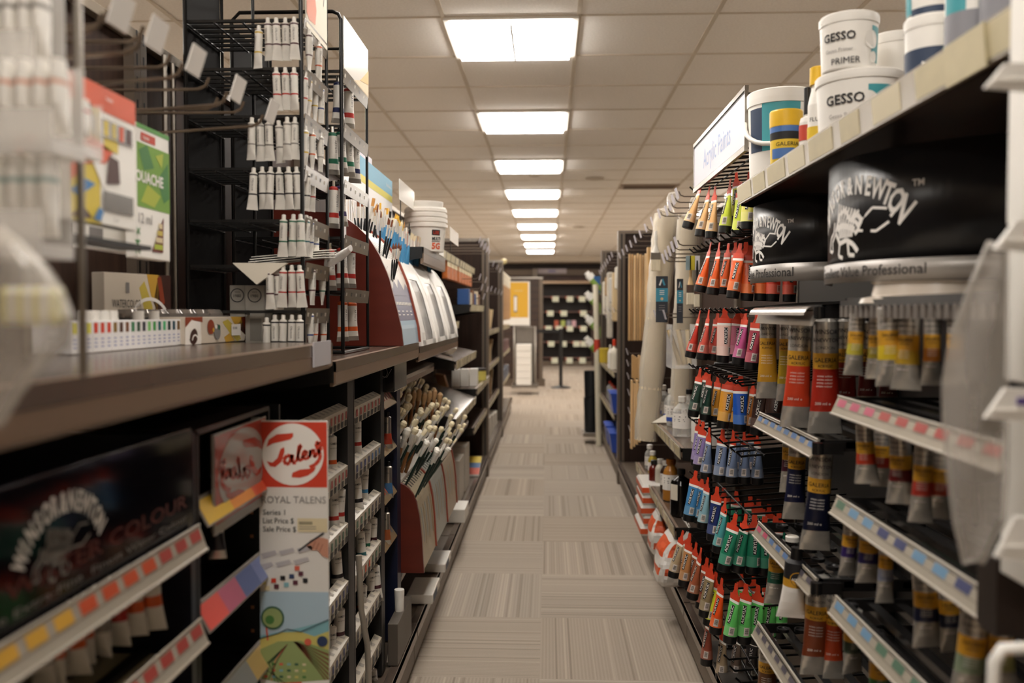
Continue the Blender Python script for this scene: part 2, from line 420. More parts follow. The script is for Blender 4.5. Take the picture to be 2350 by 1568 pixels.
# ---- flat shelves with brackets and label strip
def shelf(side, ya, yb, z, depth, lb, xf=None, tags=0, bracket=True, th=.03, slant=0, lip=.03, m=None, tagcol=None):
    """slant: how much higher the back edge is"""
    sg = 1 if side == 'left' else -1
    xb = BL if side == 'left' else BR
    if xf is None: xf = xb+sg*depth
    t = thing('metal_shelf', lb, 'shelf', (xb, (ya+yb)/2, z))
    zb = z+slant; c = MB()
    c.prism([(xb+sg*.0, ya, zb), (xf, ya, z), (xf, ya, z-th*.5), (xb, ya, zb-th*.5)], (0, yb-ya, 0))
    zl = z-th-lip*.3; c.prism([(xf-sg*.014, ya, z+.001), (xf-sg*.004, ya, z), (xf, ya, z-.006), (xf-sg*.001, ya, zl+.006), (xf-sg*.008, ya, zl), (xf-sg*.014, ya, zl)], (0, yb-ya, 0), 1)
    c.build('shelf_board', [m or shelf_m, edge_m], t)
    if bracket:
        for yy in (ya-.002, yb+.002):
            b = MB(); s2 = .004 if yy > ya else -.004
            b.prism([(xb, yy, zb), (xf-sg*.005, yy, z), (xf-sg*.005, yy, z-.045), (xb, yy, zb-.11)], (0, s2, 0)); b.build('bracket', black, t)
    if tags:
        s_ = MB(); zt = z+.004; zb2 = z-.043
        s_.obox((xf, ya, zb2), (0, yb-ya, 0), (sg*.004, 0, zt-zb2), (sg*.003, 0, 0), 0)
        for k in range(tags):
            y = ya+(k+.5)*(yb-ya)/tags; wd = (yb-ya)/tags*R.uniform(.55, .98)
            s_.obox((xf+sg*.0032, y-wd/2, zb2+.004), (0, wd, 0), (sg*.004, 0, zt-zb2-.008), (sg*.001, 0, 0), 1+(k % 3 == 1))
        s_.build('label_strip', [tagh, tagcol or tagm, mat('label_pale', 'cabf9f', .5)], t)
    return t
shelf('left', .50, 1.815, 1.2075, .43, 'grey metal shelf nearest the camera on the left holding paint sets', th=.045)
shelf('left', 1.845, 3.04, 1.166, .43, 'left metal shelf carrying the wire racks and red brush box', th=.045)
shelf('left', 3.06, 4.36, 1.15, .43, 'left metal shelf below the white brush bins', th=.045)
for nm, y0_, y1_, z_ in (('near', 1.655, 1.785, 1.2075),):
    p = MB(); p.box((-.449, y0_, z_-.042), (-.446, y1_, z_+.006), 0); p.build('shelf_label', mat('lilac_grey_label', 'b4b0b4', .4), loc=(-.446, y0_, z_-.07), label='white label card hooked on the near left shelf corner', cat='label')
# back shelf board under the slanted parts
# ================================================================ tubes
def hexmix(a, b, t):
    a = a.lstrip('#'); b = b.lstrip('#')
    return ''.join('%02x' % round(int(a[i:i+2], 16)*(1-t)+int(b[i:i+2], 16)*t) for i in (0, 2, 4))
white_cap = mat('white_cap', 'e6e2da', .35); black_cap = mat('black_cap', '121112', .4)
alu = mat('aluminium_foil_tube', 'b9b4ac', .28, .85, .12, 25)
orange_band = mat('orange_red_band', 'd4452a', .4); white_print = mat('white_print', 'eeeae4', .6)
def flat_ring(w, d, z, n=16, ox=0, oy=0):
    return [(ox+w*math.cos(2*PI*k/n), oy+d*math.sin(2*PI*k/n), z) for k in range(n)]
# -- upside-down plastic tube hanging by its red tab; origin at the hole of the tab
AT = {}
def acrylic_proto(hexc, name, cap=black_cap):
    key = name
    if key in AT: return AT[key]
    t = thing('acrylic_tube', 'proto', 'paint tube')
    pm = mat('acrylic_'+name, hexc, .35); tint = mat('acrylic_tint_'+name, hexmix(hexc, 'e8e4dc', .22), .4)
    L, r = .143, .0195        # z from -L-.012 (cap bottom) up
    z0 = -.158
    def sec(z):               # half width along y, half depth along x
        f = max(0, min(1, (z-(z0+.022))/.112)); return r*(1+.12*f), max(.0009, r*(1-f**1.15))
    zs = [z0+.022, z0+.05, z0+.075, z0+.098, z0+.112, z0+.119, z0+.134]
    b = MB(); rg = []
    for z in zs:
        w, d = sec(z); rg.append([(d*math.cos(2*PI*k/16), w*math.sin(2*PI*k/16), z) for k in range(16)])
    b.rings(rg, [1, 0, 0, 0, 2, 3]); bd = b.build('tube_body', [pm, tint, white_print, orange_band], t)
    MB().lathe([(.0172, z0), (.0185, z0+.002), (.0192, z0+.022)], 18).build('screw_cap', cap, t)
    tb = MB(); tb.prism([(-.0008, -.014, z0+.134), (-.0008, .014, z0+.134), (-.0008, .007, -.012), (-.0008, .008, -.004), (-.0008, .006, .006), (-.0008, -.006, .006), (-.0008, -.008, -.004), (-.0008, -.007, -.012)], (.0016, 0, 0))
    tb.build('hang_tab', orange_band, t)
    # lettering wraps on the surface: u = arc about the axis from a chosen angle, v = height
    def fn(th0):
        def f(u, v, h):
            w, d = sec(v+z0); a = th0+u/max(.012, (w+d)/2)
            return ((d+h)*math.cos(a), (w+h)*math.sin(a), v+z0)
        return f
    tx = Sheet(fn(math.radians(192)), eps=.0006)
    tx.rect(-.0035, .056, .0042, .106, 0, 5); tx.up(); tx.text('ACRYLIC', .0030, .058, .0088, 1, 'l', rot=PI/2, bold=.015, fit=.046)
    tx.build('name_label', [ink, white_print], bd)
    bc = Sheet(fn(math.radians(236)), eps=.0005); bc.rect(-.007, .026, .007, .048, 0, 6); bc.up()
    for k in range(9): bc.rect(-.0045, .031+k*.0016, .0045, .0316+k*.0016+(.0004 if k % 3 else 0), 1, 4)
    bc.build('barcode_label', [mat('barcode_paper', 'd9cfc8', .6), mat('barcode_grey', '5a5450', .6)], bd)
    AT[key] = t; t['fresh'] = 1
    return t
def place(proto, loc, rot, label, group):
    if proto.get('fresh'):
        del proto['fresh']; proto.location = loc; proto.rotation_euler = rot; USED.pop('proto', None)
        props(proto, label, proto['category'], group); return proto
    return copy_tree(proto, loc, rot, label, group)
#             name          colour    px_top py_top  px_bot py_bot depth  twist
ACR = [
 (1, 'peach', 'edbb80', [(1611, 420, 1570, 545, 2.95, 10), (1628, 432, 1605, 553, 2.86, 12), (1641, 432, 1631, 551, 2.78, 20)]),
 (1, 'lime yellow', 'c9d63c', [(1676, 415, 1663, 535, 2.66, 10), (1700, 422, 1694, 537, 2.60, 40)]),
 (1, 'lemon yellow', 'e3dc6a', [(1721, 399, 1714, 532, 2.52, 70)]),
 (2, 'orange', 'ea5f1c', [(1631, 561, 1601, 690, 2.86, 8), (1651, 561, 1633, 692, 2.76, 12), (1672, 563, 1657, 688, 2.85, 30), (1699, 563, 1679, 694, 2.62, 60), (1722, 568, 1713, 692, 2.62, 80), (1752, 568, 1745, 692, 2.62, 90)]),
 (2, 'scarlet', 'd8402a', [(1778, 568, 1773, 692, 2.60, 75), (1815, 568, 1811, 692, 2.58, 75)]),
 (3, 'vermilion red', 'c8392a', [(1606, 717, 1582, 828, 3.0, 5)]),
 (3, 'coral red', 'd25345', [(1627, 715, 1609, 835, 2.86, 10), (1648, 717, 1634, 835, 2.88, 40)]),
 (3, 'pale pink', 'e7c0b4', [(1664, 712, 1658, 842, 2.66, 88)]),
 (3, 'deep rose', 'b9647d', [(1694, 715, 1682, 838, 2.80, 88)]),
 (3, 'magenta pink', 'bb4f86', [(1712, 715, 1692, 847, 2.58, 25)]),
 (3, 'crimson', 'a5354a', [(1738, 722, 1722, 855, 2.50, 55), (1765, 724, 1752, 850, 2.56, 80)]),
 (4, 'dark green', '1d3a30', [(1607, 850, 1588, 968, 2.96, 40), (1629, 858, 1617, 972, 2.96, 30), (1622, 848, 1612, 955, 3.15, 50)]),
 (4, 'yellow ochre', 'd9962f', [(1648, 862, 1640, 972, 2.98, 35), (1676, 866, 1658, 980, 2.72, 80), (1690, 872, 1680, 978, 2.86, 70)]),
 (4, 'bright blue', '1c56b8', [(1700, 868, 1697, 995, 2.62, 85)]),
 (4, 'raw sienna', 'a5672c', [(1729, 876, 1722, 1000, 2.74, 25)]),
 (4, 'dark brown', '3a221a', [(1748, 876, 1734, 1008, 2.6, 70), (1786, 864, 1768, 1000, 2.56, 75)]),
 (5, 'lavender', '8c7bb0', [(1614, 972, 1601, 1090, 2.92, 50), (1606, 965, 1596, 1078, 3.05, 50)]),
 (5, 'slate blue', '6e7f9f', [(1628, 986, 1619, 1102, 2.80, 20), (1659, 990, 1650, 1105, 2.74, 60), (1683, 992, 1679, 1106, 2.70, 25), (1708, 992, 1708, 1104, 2.70, 25), (1738, 994, 1738, 1102, 2.70, 25)]),
 (6, 'sky blue', '3f82b8', [(1597, 1085, 1578, 1207, 2.82, 60), (1612, 1092, 1602, 1208, 2.9, 30)]),
 (6, 'pale blue', '8cb9c8', [(1624, 1100, 1612, 1216, 2.78, 25)]),
 (6, 'navy blue', '20306b', [(1646, 1122, 1634, 1246, 2.66, 60)]),
 (6, 'turquoise', '4fa3a6', [(1665, 1148, 1647, 1272, 2.60, 20)]),
 (6, 'emerald green', '1f8061', [(1688, 1185, 1655, 1330, 2.44, 65), (1712, 1185, 1688, 1337, 2.44, 35), (1732, 1187, 1724, 1341, 2.44, 80), (1755, 1190, 1751, 1337, 2.46, 80), (1780, 1190, 1777, 1337, 2.46, 80)]),
 (7, 'beige', 'b59f7e', [(1567, 1222, 1541, 1338, 2.98, 30), (1583, 1228, 1560, 1335, 3.1, 50)]),
 (7, 'light tan', 'b9804e', [(1583, 1236, 1566, 1364, 2.86, 45)]),
 (7, 'terracotta', 'a4583a', [(1609, 1262, 1586, 1384, 2.74, 10), (1598, 1250, 1582, 1362, 2.95, 30)]),
 (7, 'rust red', '9a4a34', [(1623, 1285, 1608, 1394, 2.8, 50)]),
 (7, 'khaki', '8c7a58', [(1633, 1298, 1615, 1420, 2.66, 50)]),
 (7, 'neon yellow', 'dfe83a', [(1643, 1318, 1626, 1434, 2.66, 50)]),
 (7, 'fluorescent orange', 'f0561d', [(1657, 1332, 1639, 1468, 2.56, 25)]),
 (7, 'light green', '62c663', [(1690, 1345, 1670, 1504, 2.40, 40), (1712, 1345, 1706, 1504, 2.40, 60), (1740, 1348, 1735, 1500, 2.42, 60), (1768, 1346, 1764, 1490, 2.44, 60)]),
 (8, 'sienna brown', '8a4230', [(1627, 1410, 1620, 1536, 2.7, 20)]),
 (8, 'sand', 'a08c70', [(1660, 1442, 1655, 1566, 2.66, 30)]),
 (8, 'taupe', '6a584c', [(1692, 1442, 1688, 1566, 2.66, 30)]),
 (8, 'charcoal', '35302f', [(1726, 1446, 1724, 1570, 2.64, 60)]),
]
RN = {1: 'top', 2: 'second', 3: 'third', 4: 'fourth', 5: 'fifth', 6: 'sixth', 7: 'seventh', 8: 'lowest'}
ROWZ = {}
for row, nm, hx, lst in ACR:
    pr = acrylic_proto(hx, nm.replace(' ', '_'))
    for i, (tx_, ty_, bx_, by_, Y, tw) in enumerate(lst):
        p = at(tx_, ty_, Y=Y); q = at(bx_, by_, Y=Y)
        lean = math.atan2(q.x-p.x, -(q.z-p.z))
        ROWZ.setdefault(row, []).append((p.y, p.z, p.x))
        if len(lst) == 1: lb = 'single %s acrylic tube with black cap, %s row of the black hook rack' % (nm, RN[row])
        else: lb = '%s acrylic tube, %s of its colour from the left on the %s hook row' % (nm, ORD[i], RN[row])
        e = Matrix.Rotation(-lean, 3, 'Y') @ Matrix.Rotation(math.radians(tw if tw >= 75 else tw*.6), 3, 'Z')
        place(pr, p, e.to_euler(), lb, 'acrylic tubes on the hook rack')
# extra tubes deeper on the hooks, mostly hidden
dp = 0
for row, key, pts in ((6, 'emerald_green', ((1690, 1132, 2.85), (1722, 1140, 2.85), (1741, 1150, 2.75), (1765, 1162, 2.75), (1788, 1178, 2.62), (1662, 1124, 2.95))),
                 (7, 'light_green', ((1702, 1322, 2.7), (1730, 1328, 2.7), (1765, 1332, 2.6), (1792, 1340, 2.56))), (5, 'slate_blue', ((1690, 985, 3.0), (1722, 985, 3.0))), (2, 'orange', ((1688, 558, 2.9), (1712, 560, 2.9))),
                 (4, 'dark_brown', ((1770, 862, 2.8),)), (1, 'lime_yellow', ((1690, 400, 2.9),)), (3, 'crimson', ((1757, 716, 2.7), (1702, 712, 2.95)))):
    for i, (px, py, Y) in enumerate(pts):
        nm = key.replace('_', ' ')
        place(AT[key], at(px, py, Y=Y), (0, 0, math.radians(R.uniform(20, 70))), '%s acrylic tube %s hooks, %s among the ones hung deeper' % (nm, RN[row], ORD[i]), 'acrylic tubes on the hook rack')
unused = [(6, 'emerald_green'), (7, 'light_green'), (2, 'orange'), (3, 'crimson'), (4, 'dark_brown'), (1, 'lime_yellow'), (5, 'slate_blue')]
# -- the hook rack itself
rk = thing('hook_display_rack', 'black wire rack with rows of hooks holding acrylic tubes', 'display rack', (.75, 2.85, .1))
MB().box((.925, 2.38, .178), (.935, 3.28, 1.80)).build('back_grid', blackp, rk)
f = MB()
for yy in (2.37, 3.29): f.tube([(.93, yy, .18), (.93, yy, 1.8)], .008)
f.tube([(.62, 3.29, .18), (.60, 3.29, 1.0), (.62, 3.29, 1.08), (.93, 3.29, 1.09)], .006); f.tube([(.62, 3.29, .185), (.93, 3.29, .185)], .006)
for yy in (2.37, 2.83, 3.29): f.tube([(.58, yy, .19), (.93, yy, .19)], .006)
f.tube([(.60, 2.37, .19), (.60, 3.29, .19)], .006)
f.build('wire_frame', wire, rk)
ZR = {r: sorted(v) for r, v in ROWZ.items()}
hz = {1: 1.715, 2: 1.49, 3: 1.27, 4: 1.07, 5: .875, 6: .672, 7: .455, 8: .245}
for r_, z in hz.items():
    for k in range(11):
        y = 2.42+k*.082; xt = .515 if r_ < 6 else .52
        MB().tube([(.93, y, z+.035), (xt+.05, y, z+.004), (xt+.015, y, z), (xt, y, z+.014)], .0032, 6).build('hook', wire, rk)
# hooks also need to carry the tubes that hang at odd depths: short cross bars
for r_, z in hz.items():
    MB().tube([(xt+.07, 2.40, z+.006), (xt+.07, 3.28, z+.006)], .003, 6).build('cross_bar', wire, rk)
# -- ACRYLIC PAINTS sign
sg = thing('hanging_sign', 'white sign reading Acrylic Paints in a silver frame above the hook rack', 'sign', (.5, 2.66, 1.69))
za, zb_ = 1.695, 1.835
MB().box((.500, 2.27, za), (.503, 3.05, zb_)).build('sign_panel', mat('pale_lilac_paper', 'e4e1ea', .6), sg)
fr = MB(); fr.box((.497, 2.265, zb_), (.507, 3.055, zb_+.012)); fr.box((.497, 2.265, za-.014), (.507, 3.055, za)); fr.box((.4995, 2.267, zb_-.006), (.4998, 3.053, zb_), 1); fr.box((.4995, 2.267, za), (.4998, 3.053, za+.003), 1)
for yy in (2.265, 3.050): fr.box((.4975, yy, za), (.5065, yy+.004, zb_), 0)
fr.build('sign_frame', [steel, blackp], sg)
sh = Sheet(plane_fn((.500, 3.05, za), (0, -1, 0), (0, 0, 1), (-1, 0, 0)))
sh.text('Acrylic Paints', .39, .04, .085, 0, 'c', bold=.005, fit=.42); sh.build('sign_lettering', mat('pale_blue_print', 'a9b8da', .6), sg)
MB().tube([(.505, 2.30, 1.835), (.93, 2.42, 1.835)], .003).tube([(.505, 2.45, 1.70), (.93, 2.45, 1.70)], .003).build('mounting_rod', wire, sg)

# ================================================================ metal paint tubes (cap up, crimp down); origin at the shoulder
MT = {}
def metal_proto(key, L, r, bands, cap=white_cap, name='paint_tube', text=None, tz=.3, tcol=ink, capr=.55, caph=None, wide=1.45, cat='paint tube', textsize=None, ang=250):
    """bands: list of (fraction from the shoulder, material)"""
    if key in MT: return MT[key]
    t = thing(name, 'proto', cat)
    def sec(f):
        g_ = max(0, (f-.45)/.55); return r*(1+(wide-1)*g_**1.3), max(.0007, r*(1-g_**1.4))
    fs_ = sorted(set([0, .5, .7, .85, .93, 1.0]+[b_[0] for b_ in bands])); ms = [b_[1] for b_ in bands]; mats = list(dict.fromkeys(ms))
    def mi(f):
        cur = 0
        for bf, bm in bands:
            if f >= bf-1e-6: cur = mats.index(bm)
        return cur
    rg = [flat_ring(r*.45, r*.45, r*.35)]
    for f in fs_:
        w_, d = sec(f); rg.append(flat_ring(w_, d, -f*L))
    bd = MB().rings(rg, [mi(0)]+[mi(f) for f in fs_[:-1]]).build('tube_body', mats, t)
    ch = caph or r*1.1
    MB().lathe([(r*capr, r*.3), (r*capr*.96, r*.3+ch), (r*capr*.5, r*.3+ch+.001)], 12).build('screw_cap', cap, t)
    if text:
        def fn(u, v, h):
            w_, d = sec(-v/L); a = math.radians(ang)+u/r
            return ((w_+h)*math.cos(a), (d+h)*math.sin(a), v)
        sh = Sheet(fn, eps=.0003)
        for (s_, u, v, sz, mt_, kw) in text: sh.text(s_, u, v, sz, mt_, **kw)
        sh.build('tube_lettering', [tcol, white_print], bd)
    MT[key] = t; t['fresh'] = 1; return t
tw = mat('white_tube_paint', 'dcd8d0', .35, 0, .05, 40); tgrey = mat('grey_foil', 'aaa59d', .3, .7, .1, 30)
band_hex = {'maroon': '4a1f28', 'orange': 'cf5a26', 'red': 'b5302a', 'yellow': 'c9a83a', 'blue': '27407f', 'grey': '8b8680', 'black': '201d22', 'green': '23694f', 'teal': '2d6a72', 'navy': '1d2550', 'purple': '3a2a5a', 'sky': '3f86b8', 'brown': '4a2f26', 'blush': 'd8a994', 'mist': 'a9bab4'}
def bm(c): return mat('band_'+c, band_hex[c], .4)
def wtube(c, small=True):            # small white tube with two thin coloured bands
    L, r = (.078, .0082) if small else (.098, .0125)
    b = [(0, tw), (.03, bm(c)), (.07, tw), (.56, bm(c)), (.60 if small else .68, tw if small else tw), (.82, tgrey if not small else tw)]
    return metal_proto('w_%s_%s' % (c, small), L, r, b, cap=white_cap if small else chrome, text=[('OIL', -.001, -.012 if small else -.02, .006, 0, dict(rot=-PI/2)), ('COLOUR', -.001, -.02 if small else -.03, .0045 if small else .007, 0, dict(rot=-PI/2))])
gal_y = mat('galeria_yellow', 'c9952c', .4)
gal_alu = mat('galeria_silver', 'd2cdc4', .25, .65, .15, 30)
def gal(name, hx, L=.2, r=.0225, ang=250):
    pm = mat('galeria_'+name.replace(' ', '_'), hx, .35)
    b = [(0, gal_alu), (.28, gal_y), (.42, pm), (.80, gal_alu)] if L > .16 else [(0, gal_alu), (.28, gal_y), (.48, pm), (.66, gal_alu)]
    k = L/.2
    tx = [('WINSOR', 0, -.022*k, .0115*k, 0, dict(al='c', bold=.01)), ('& NEWTON', 0, -.036*k, .0095*k, 0, dict(al='c', bold=.01)), ('LONDON', 0, -.049*k, .008*k, 0, dict(al='c')),
          ('GALERIA', 0, -.072*k, .011*k, 0, dict(al='c', bold=.01)), ('ACRYLIC', 0, -.081*k, .0065*k, 0, dict(al='c', bold=.01))]
    for i in range(4): tx.append(('artists colour', 0, -.098*k-.006*i*k, .005*k, 1, dict(al='c')))
    tx.append(('200 ml e', 0, -.148*k, .007*k, 1, dict(al='c')))
    return metal_proto('gal_%s_%.2f_%d' % (name, L, ang), L, r, b, cap=black_cap, text=tx, name='acrylic_paint_tube', ang=ang, caph=.006)
def hang(proto, px, py, Y, label, group=None, tilt=0, rz=0, scale=None):
    p = at(px, py, Y=Y); o = place(proto, p, (math.radians(tilt)*.3, math.radians(tilt), math.radians(rz)), label, group)
    return o

# ================================================================ tray displays under the right-hand shelf
swatch = {c: mat('swatch_'+c, h, .5) for c, h in dict(red='a5443d', blue='56749f', navy='43486e', green='55735f', grey='544f57', pale='b9b2c2', sky='6a8fae', orange='c4502c', yellow='d2a23c', pink='b8506a').items()}
strip_m = mat('clear_strip_holder', 'aaa193', .25)
def price_strip(parent, xa, ya, yb, z, sw, n, h=.033, side=1, slope=.45, name='price_strip', gap=.4, two=False):
    """label rail along the aisle; side=+1 faces -X (right shelf), -1 faces +X"""
    s_ = MB(); dx = side*h*slope
    s_.obox((xa, ya, z-h), (0, yb-ya, 0), (-dx*0+dx*1.0*-1 if False else dx, 0, h), (side*.003, 0, 0), 0)
    s_.tube([(xa+dx, ya, z), (xa+dx, yb, z)], .0022, 6, 0); s_.tube([(xa, ya, z-h), (xa, yb, z-h)], .0022, 6, 0)
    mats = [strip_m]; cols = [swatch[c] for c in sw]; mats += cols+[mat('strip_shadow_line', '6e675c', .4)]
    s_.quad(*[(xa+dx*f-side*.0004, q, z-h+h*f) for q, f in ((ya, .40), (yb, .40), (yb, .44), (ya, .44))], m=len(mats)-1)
    for k in range(n):
        y = ya+(k+.5)*(yb-ya)/n; wd = (yb-ya)/n*(1-gap); nx = -side*.0006
        c = k*len(cols)//n
        s_.quad(*[(xa+dx*f+nx, y+q, z-h+h*f) for q, f in ((-wd/2, .48), (wd/2, .48), (wd/2, .88), (-wd/2, .88))], m=1+c)
    return s_.build(name, mats, parent)
def tray(parent, x0, x1, ya, yb, z, rods=7):
    m_ = MB()
    m_.box((x0, ya, z-.022), (x0+.006, yb, z)); m_.box((x0, ya, z-.022), (x1, ya+.006, z)); m_.box((x0, yb-.006, z-.022), (x1, yb, z))
    for k in range(rods+1):
        x = x0+(x1-x0)*k/rods; m_.box((x-.009, ya, z-.016), (x+.009, yb, z-.004))
    m_.obox((x0-.012, ya-.012, z-.026), (.05, 0, 0), (0, .012, 0), (0, 0, .022)); m_.lathe([(.0, -.014), (.011, -.012), (.011, .010), (0, .012)], 14, 0, (x0-.008, ya-.006, z-.014))
    m_.build('tube_tray', tray_m, parent)
def bow(pts, n=28):                      # smooth curve through the plan points -> arc-length lookup
    P = [Vector((p[0], p[1], 0)) for p in pts]; out = []
    Q = [P[0]*2-P[1]]+P+[P[-1]*2-P[-2]]
    for i in range(1, len(Q)-2):
        for k in range(n//(len(P)-1)+1):
            t_ = k/(n//(len(P)-1)+1); a, b, c, d = Q[i-1], Q[i], Q[i+1], Q[i+2]
            out.append(.5*((2*b)+(c-a)*t_+(2*a-5*b+4*c-d)*t_**2+(3*b-a-3*c+d)*t_**3))
    out.append(P[-1]); s_ = [0]
    for a, b in zip(out, out[1:]): s_.append(s_[-1]+(b-a).length)
    def f(u):
        u = max(0, min(s_[-1]-1e-6, u)); i = max(j for j in range(len(s_)-1) if s_[j] <= u); t_ = (u-s_[i])/(s_[i+1]-s_[i])
        p = out[i].lerp(out[i+1], t_); d = (out[i+1]-out[i]).normalized()
        return p, Vector((-d.y, d.x, 0))       # outward to the left of travel
    return f, s_[-1]
header_m = mat('header_black_card', '19191b', .33, 0, .08, 3)
def griffin(sh, u, v, s_, m):            # simple winged-lion emblem
    s_ *= 1.12
    L = lambda pts, w_=.06: sh.line([(u+x*s_, v+y*s_) for x, y in pts], w_*s_, m)
    L([(-.55, -.1), (-.3, .25), (-.05, .3), (.1, .1), (.3, .05), (.45, -.1), (.3, -.2)], .09); L([(-.5, -.15), (-.3, -.35), (.0, -.3), (.25, -.4), (.4, -.55)], .1)
    for k in range(8): L([(-.3+.07*k, -.25), (-.42+.1*k, .12+.05*math.sin(k)), (-.34+.11*k, .45-.03*k)], .06)
    L([(-.45, -.05), (-.2, .0), (.1, -.05), (.3, -.12)], .12); L([(.2, .12), (.38, .16), (.5, .05), (.42, -.06)], .1); L([(-.6, .1), (-.66, -.1), (-.85, -.2), (-.95, -.45), (-.75, -.5)], .07)
    L([(.35, -.05), (.8, .25), (1.15, .2)], .05); L([(.4, -.15), (.9, -.2), (1.2, -.05)], .05); L([(-.3, -.3), (-.35, -.6), (-.15, -.65)], .08); L([(.05, -.3), (.1, -.6), (.3, -.62)], .08)
    L([(-.5, -.1), (-.75, -.3), (-.7, -.5)], .06)
def header(name, lb, pts, z0, z1, z2, uc, txt_r, tsize, rail):
    """plan curve pts from the near end round the front; black above z1, silver strip z0-z1"""
    f, L = bow(pts); t = thing(name, lb, 'header sign', (pts[2][0], pts[2][1], z0))
    n = 40
    for nm_, za, zb, off, mt_ in (('header_board', z1, z2, 0, header_m), ('silver_strip', z0, z1, .006, mat('header_silver', '96908a', .4, .25))):
        m_ = MB(); fr_, bk = [], []
        for k in range(n+1):
            p, nn = f(L*k/n); a = p+nn*off; b = a-nn*.004; fr_.append(a); bk.append(b)
        for k in range(n):
            a, b, c, d = fr_[k], fr_[k+1], bk[k+1], bk[k]
            zz = lambda q, z: (q.x, q.y, z)
            m_.add([zz(a, za), zz(b, za), zz(b, zb), zz(a, zb), zz(d, za), zz(c, za), zz(c, zb), zz(d, zb)], [(0, 1, 2, 3), (5, 4, 7, 6), (3, 2, 6, 7), (1, 0, 4, 5)], 0, True)
        o_ = m_.build(nm_, mt_, t); t['p_'+nm_] = o_.name
    def fn(off):
        def g_(u, v, h):
            p, nn = f(L-u) if False else f(u); return (p.x+nn.x*(h+off), p.y+nn.y*(h+off), v)
        return g_
    return t, fn, L
def rev(fn, L): return lambda u, v, h: fn(L-u, v, h)

# near header: plan from near end to far end; text runs far -> near seen from the aisle
def wn_header(lb, pts, z0, z1, z2, uc, R_, sz):
    t, fn, L = header('display_header', lb, pts, z0, z1, z2, uc, R_, sz, None)
    g0 = rev(fn(0), L); sh = Sheet(g0, eps=.0006)
    u = L-uc; zc = z1+(z2-z1)*.30
    sh.arc('WINSOR&NEWTON', u, zc-.004, R_, sz, 0, math.radians(168), math.radians(12), ry=.62, bold=.03, grow=lambda q: 1+.9*abs(q-.5)*2*abs(q-.5), sx=.62, turn=.6)
    griffin(sh, u-.01, zc+.012, R_*.72, 0)
    sh.text('TM', u+R_*1.25, zc+R_*.55, sz*.35, 0, bold=.02)
    sh.build('brand_lettering', mat('pale_print', 'e6e2dc', .6), bpy.data.objects[t['p_header_board']])
    s2 = Sheet(rev(fn(.006), L), eps=.0006)
    s2.text('Excellent Value Professional', u+R_*1.5, z0+(z1-z0)*.28, (z1-z0)*.72, 0, 'r', bold=.01); s2.build('strip_lettering', mat('dark_grey_print', '2c2826', .6), bpy.data.objects[t['p_silver_strip']])
    return t
# plan direction: near end first; outward normal must point to -X, so travel near->far means left of travel is -X
wn_header('farther dark curved header reading NEWTON over the tube trays', [(.655, 2.0), (.60, 2.025), (.55, 2.08), (.524, 2.15), (.515, 2.23), (.535, 2.32)], 1.343, 1.385, 1.535, .235, .088, .036)
wn_header('nearer large dark curved header with arched lettering and winged emblem', [(.735, 1.30), (.66, 1.335), (.585, 1.395), (.535, 1.475), (.513, 1.56), (.52, 1.66), (.56, 1.75)], 1.322, 1.356, 1.535, .335, .108, .042)
# tray display units
d1 = thing('tube_tray_display', 'black tray display of large tubes beside the hook rack', 'tube display', (.7, 1.9, .2))
MB().box((.905, 1.60, .19), (.92, 2.30, 1.50)).build('back_panel', blackp, d1)
for y_ in (2.30, 1.585): MB().box((.88, y_, .19), (.92, y_+.015, 1.50)).build('side_rail', blackp, d1)
for i, z in enumerate((1.03, .765, .52, .27)):
    tray(d1, .515, .90, 1.67, 2.12, z)
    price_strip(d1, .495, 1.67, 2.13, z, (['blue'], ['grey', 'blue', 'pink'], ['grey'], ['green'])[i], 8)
tray(d1, .515, .90, 1.67, 2.12, 1.285)
cv = MB(); rg = []
for k in range(9):
    a = PI*(.15+.8*k/8); rg.append((-.018*math.cos(a)*-1, .02*math.sin(a)))
for k in range(8):
    (a, b), (c, d) = rg[k], rg[k+1]
    cv.quad((.50+a, 1.68, 1.262+b), (.50+a, 2.13, 1.262+b), (.50+c, 2.13, 1.262+d), (.50+c, 1.68, 1.262+d))
cv.obox((.497, 1.68, 1.245), (0, .45, 0), (.012, 0, .036), (.003, 0, 0)); cv.build('clear_top_strip', mat('frosted_strip', 'a7a099', .2, .2), d1)
d2 = thing('tube_tray_display', 'black tray display of tubes nearest the camera on the right', 'tube display', (.7, 1.25, .2))
MB().box((.905, .62, .19), (.92, 1.56, 1.50)).build('back_panel', blackp, d2)
for i, z in enumerate((1.124, .948, .77, .60, .42)):
    tray(d2, .515, .90, .98, 1.545, z+.0, 8)
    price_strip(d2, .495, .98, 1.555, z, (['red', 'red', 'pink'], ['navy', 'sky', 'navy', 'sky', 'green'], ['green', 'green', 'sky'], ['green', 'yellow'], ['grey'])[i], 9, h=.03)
tray(d2, .515, .90, .98, 1.545, 1.295, 8)
fl = MB()
for k in range(24):
    y = .99+k*.0235; fl.box((.505, y, 1.262), (.511, y+.012, 1.282), 0)
fl.build('slotted_edge', mat('slotted_grey', '6e665f', .5), d2)
tp = MB(); tp.lathe([(.0, 0), (.105, 0), (.102, .008), (.088, .012), (.085, .030), (.09, .034), (0, .034)], 40, 0, (.62, 1.42, 1.285), sx=1.15, sy=1.0)
tp.build('scalloped_topper', mat('translucent_cream', 'c3b8aa', .25), d2)
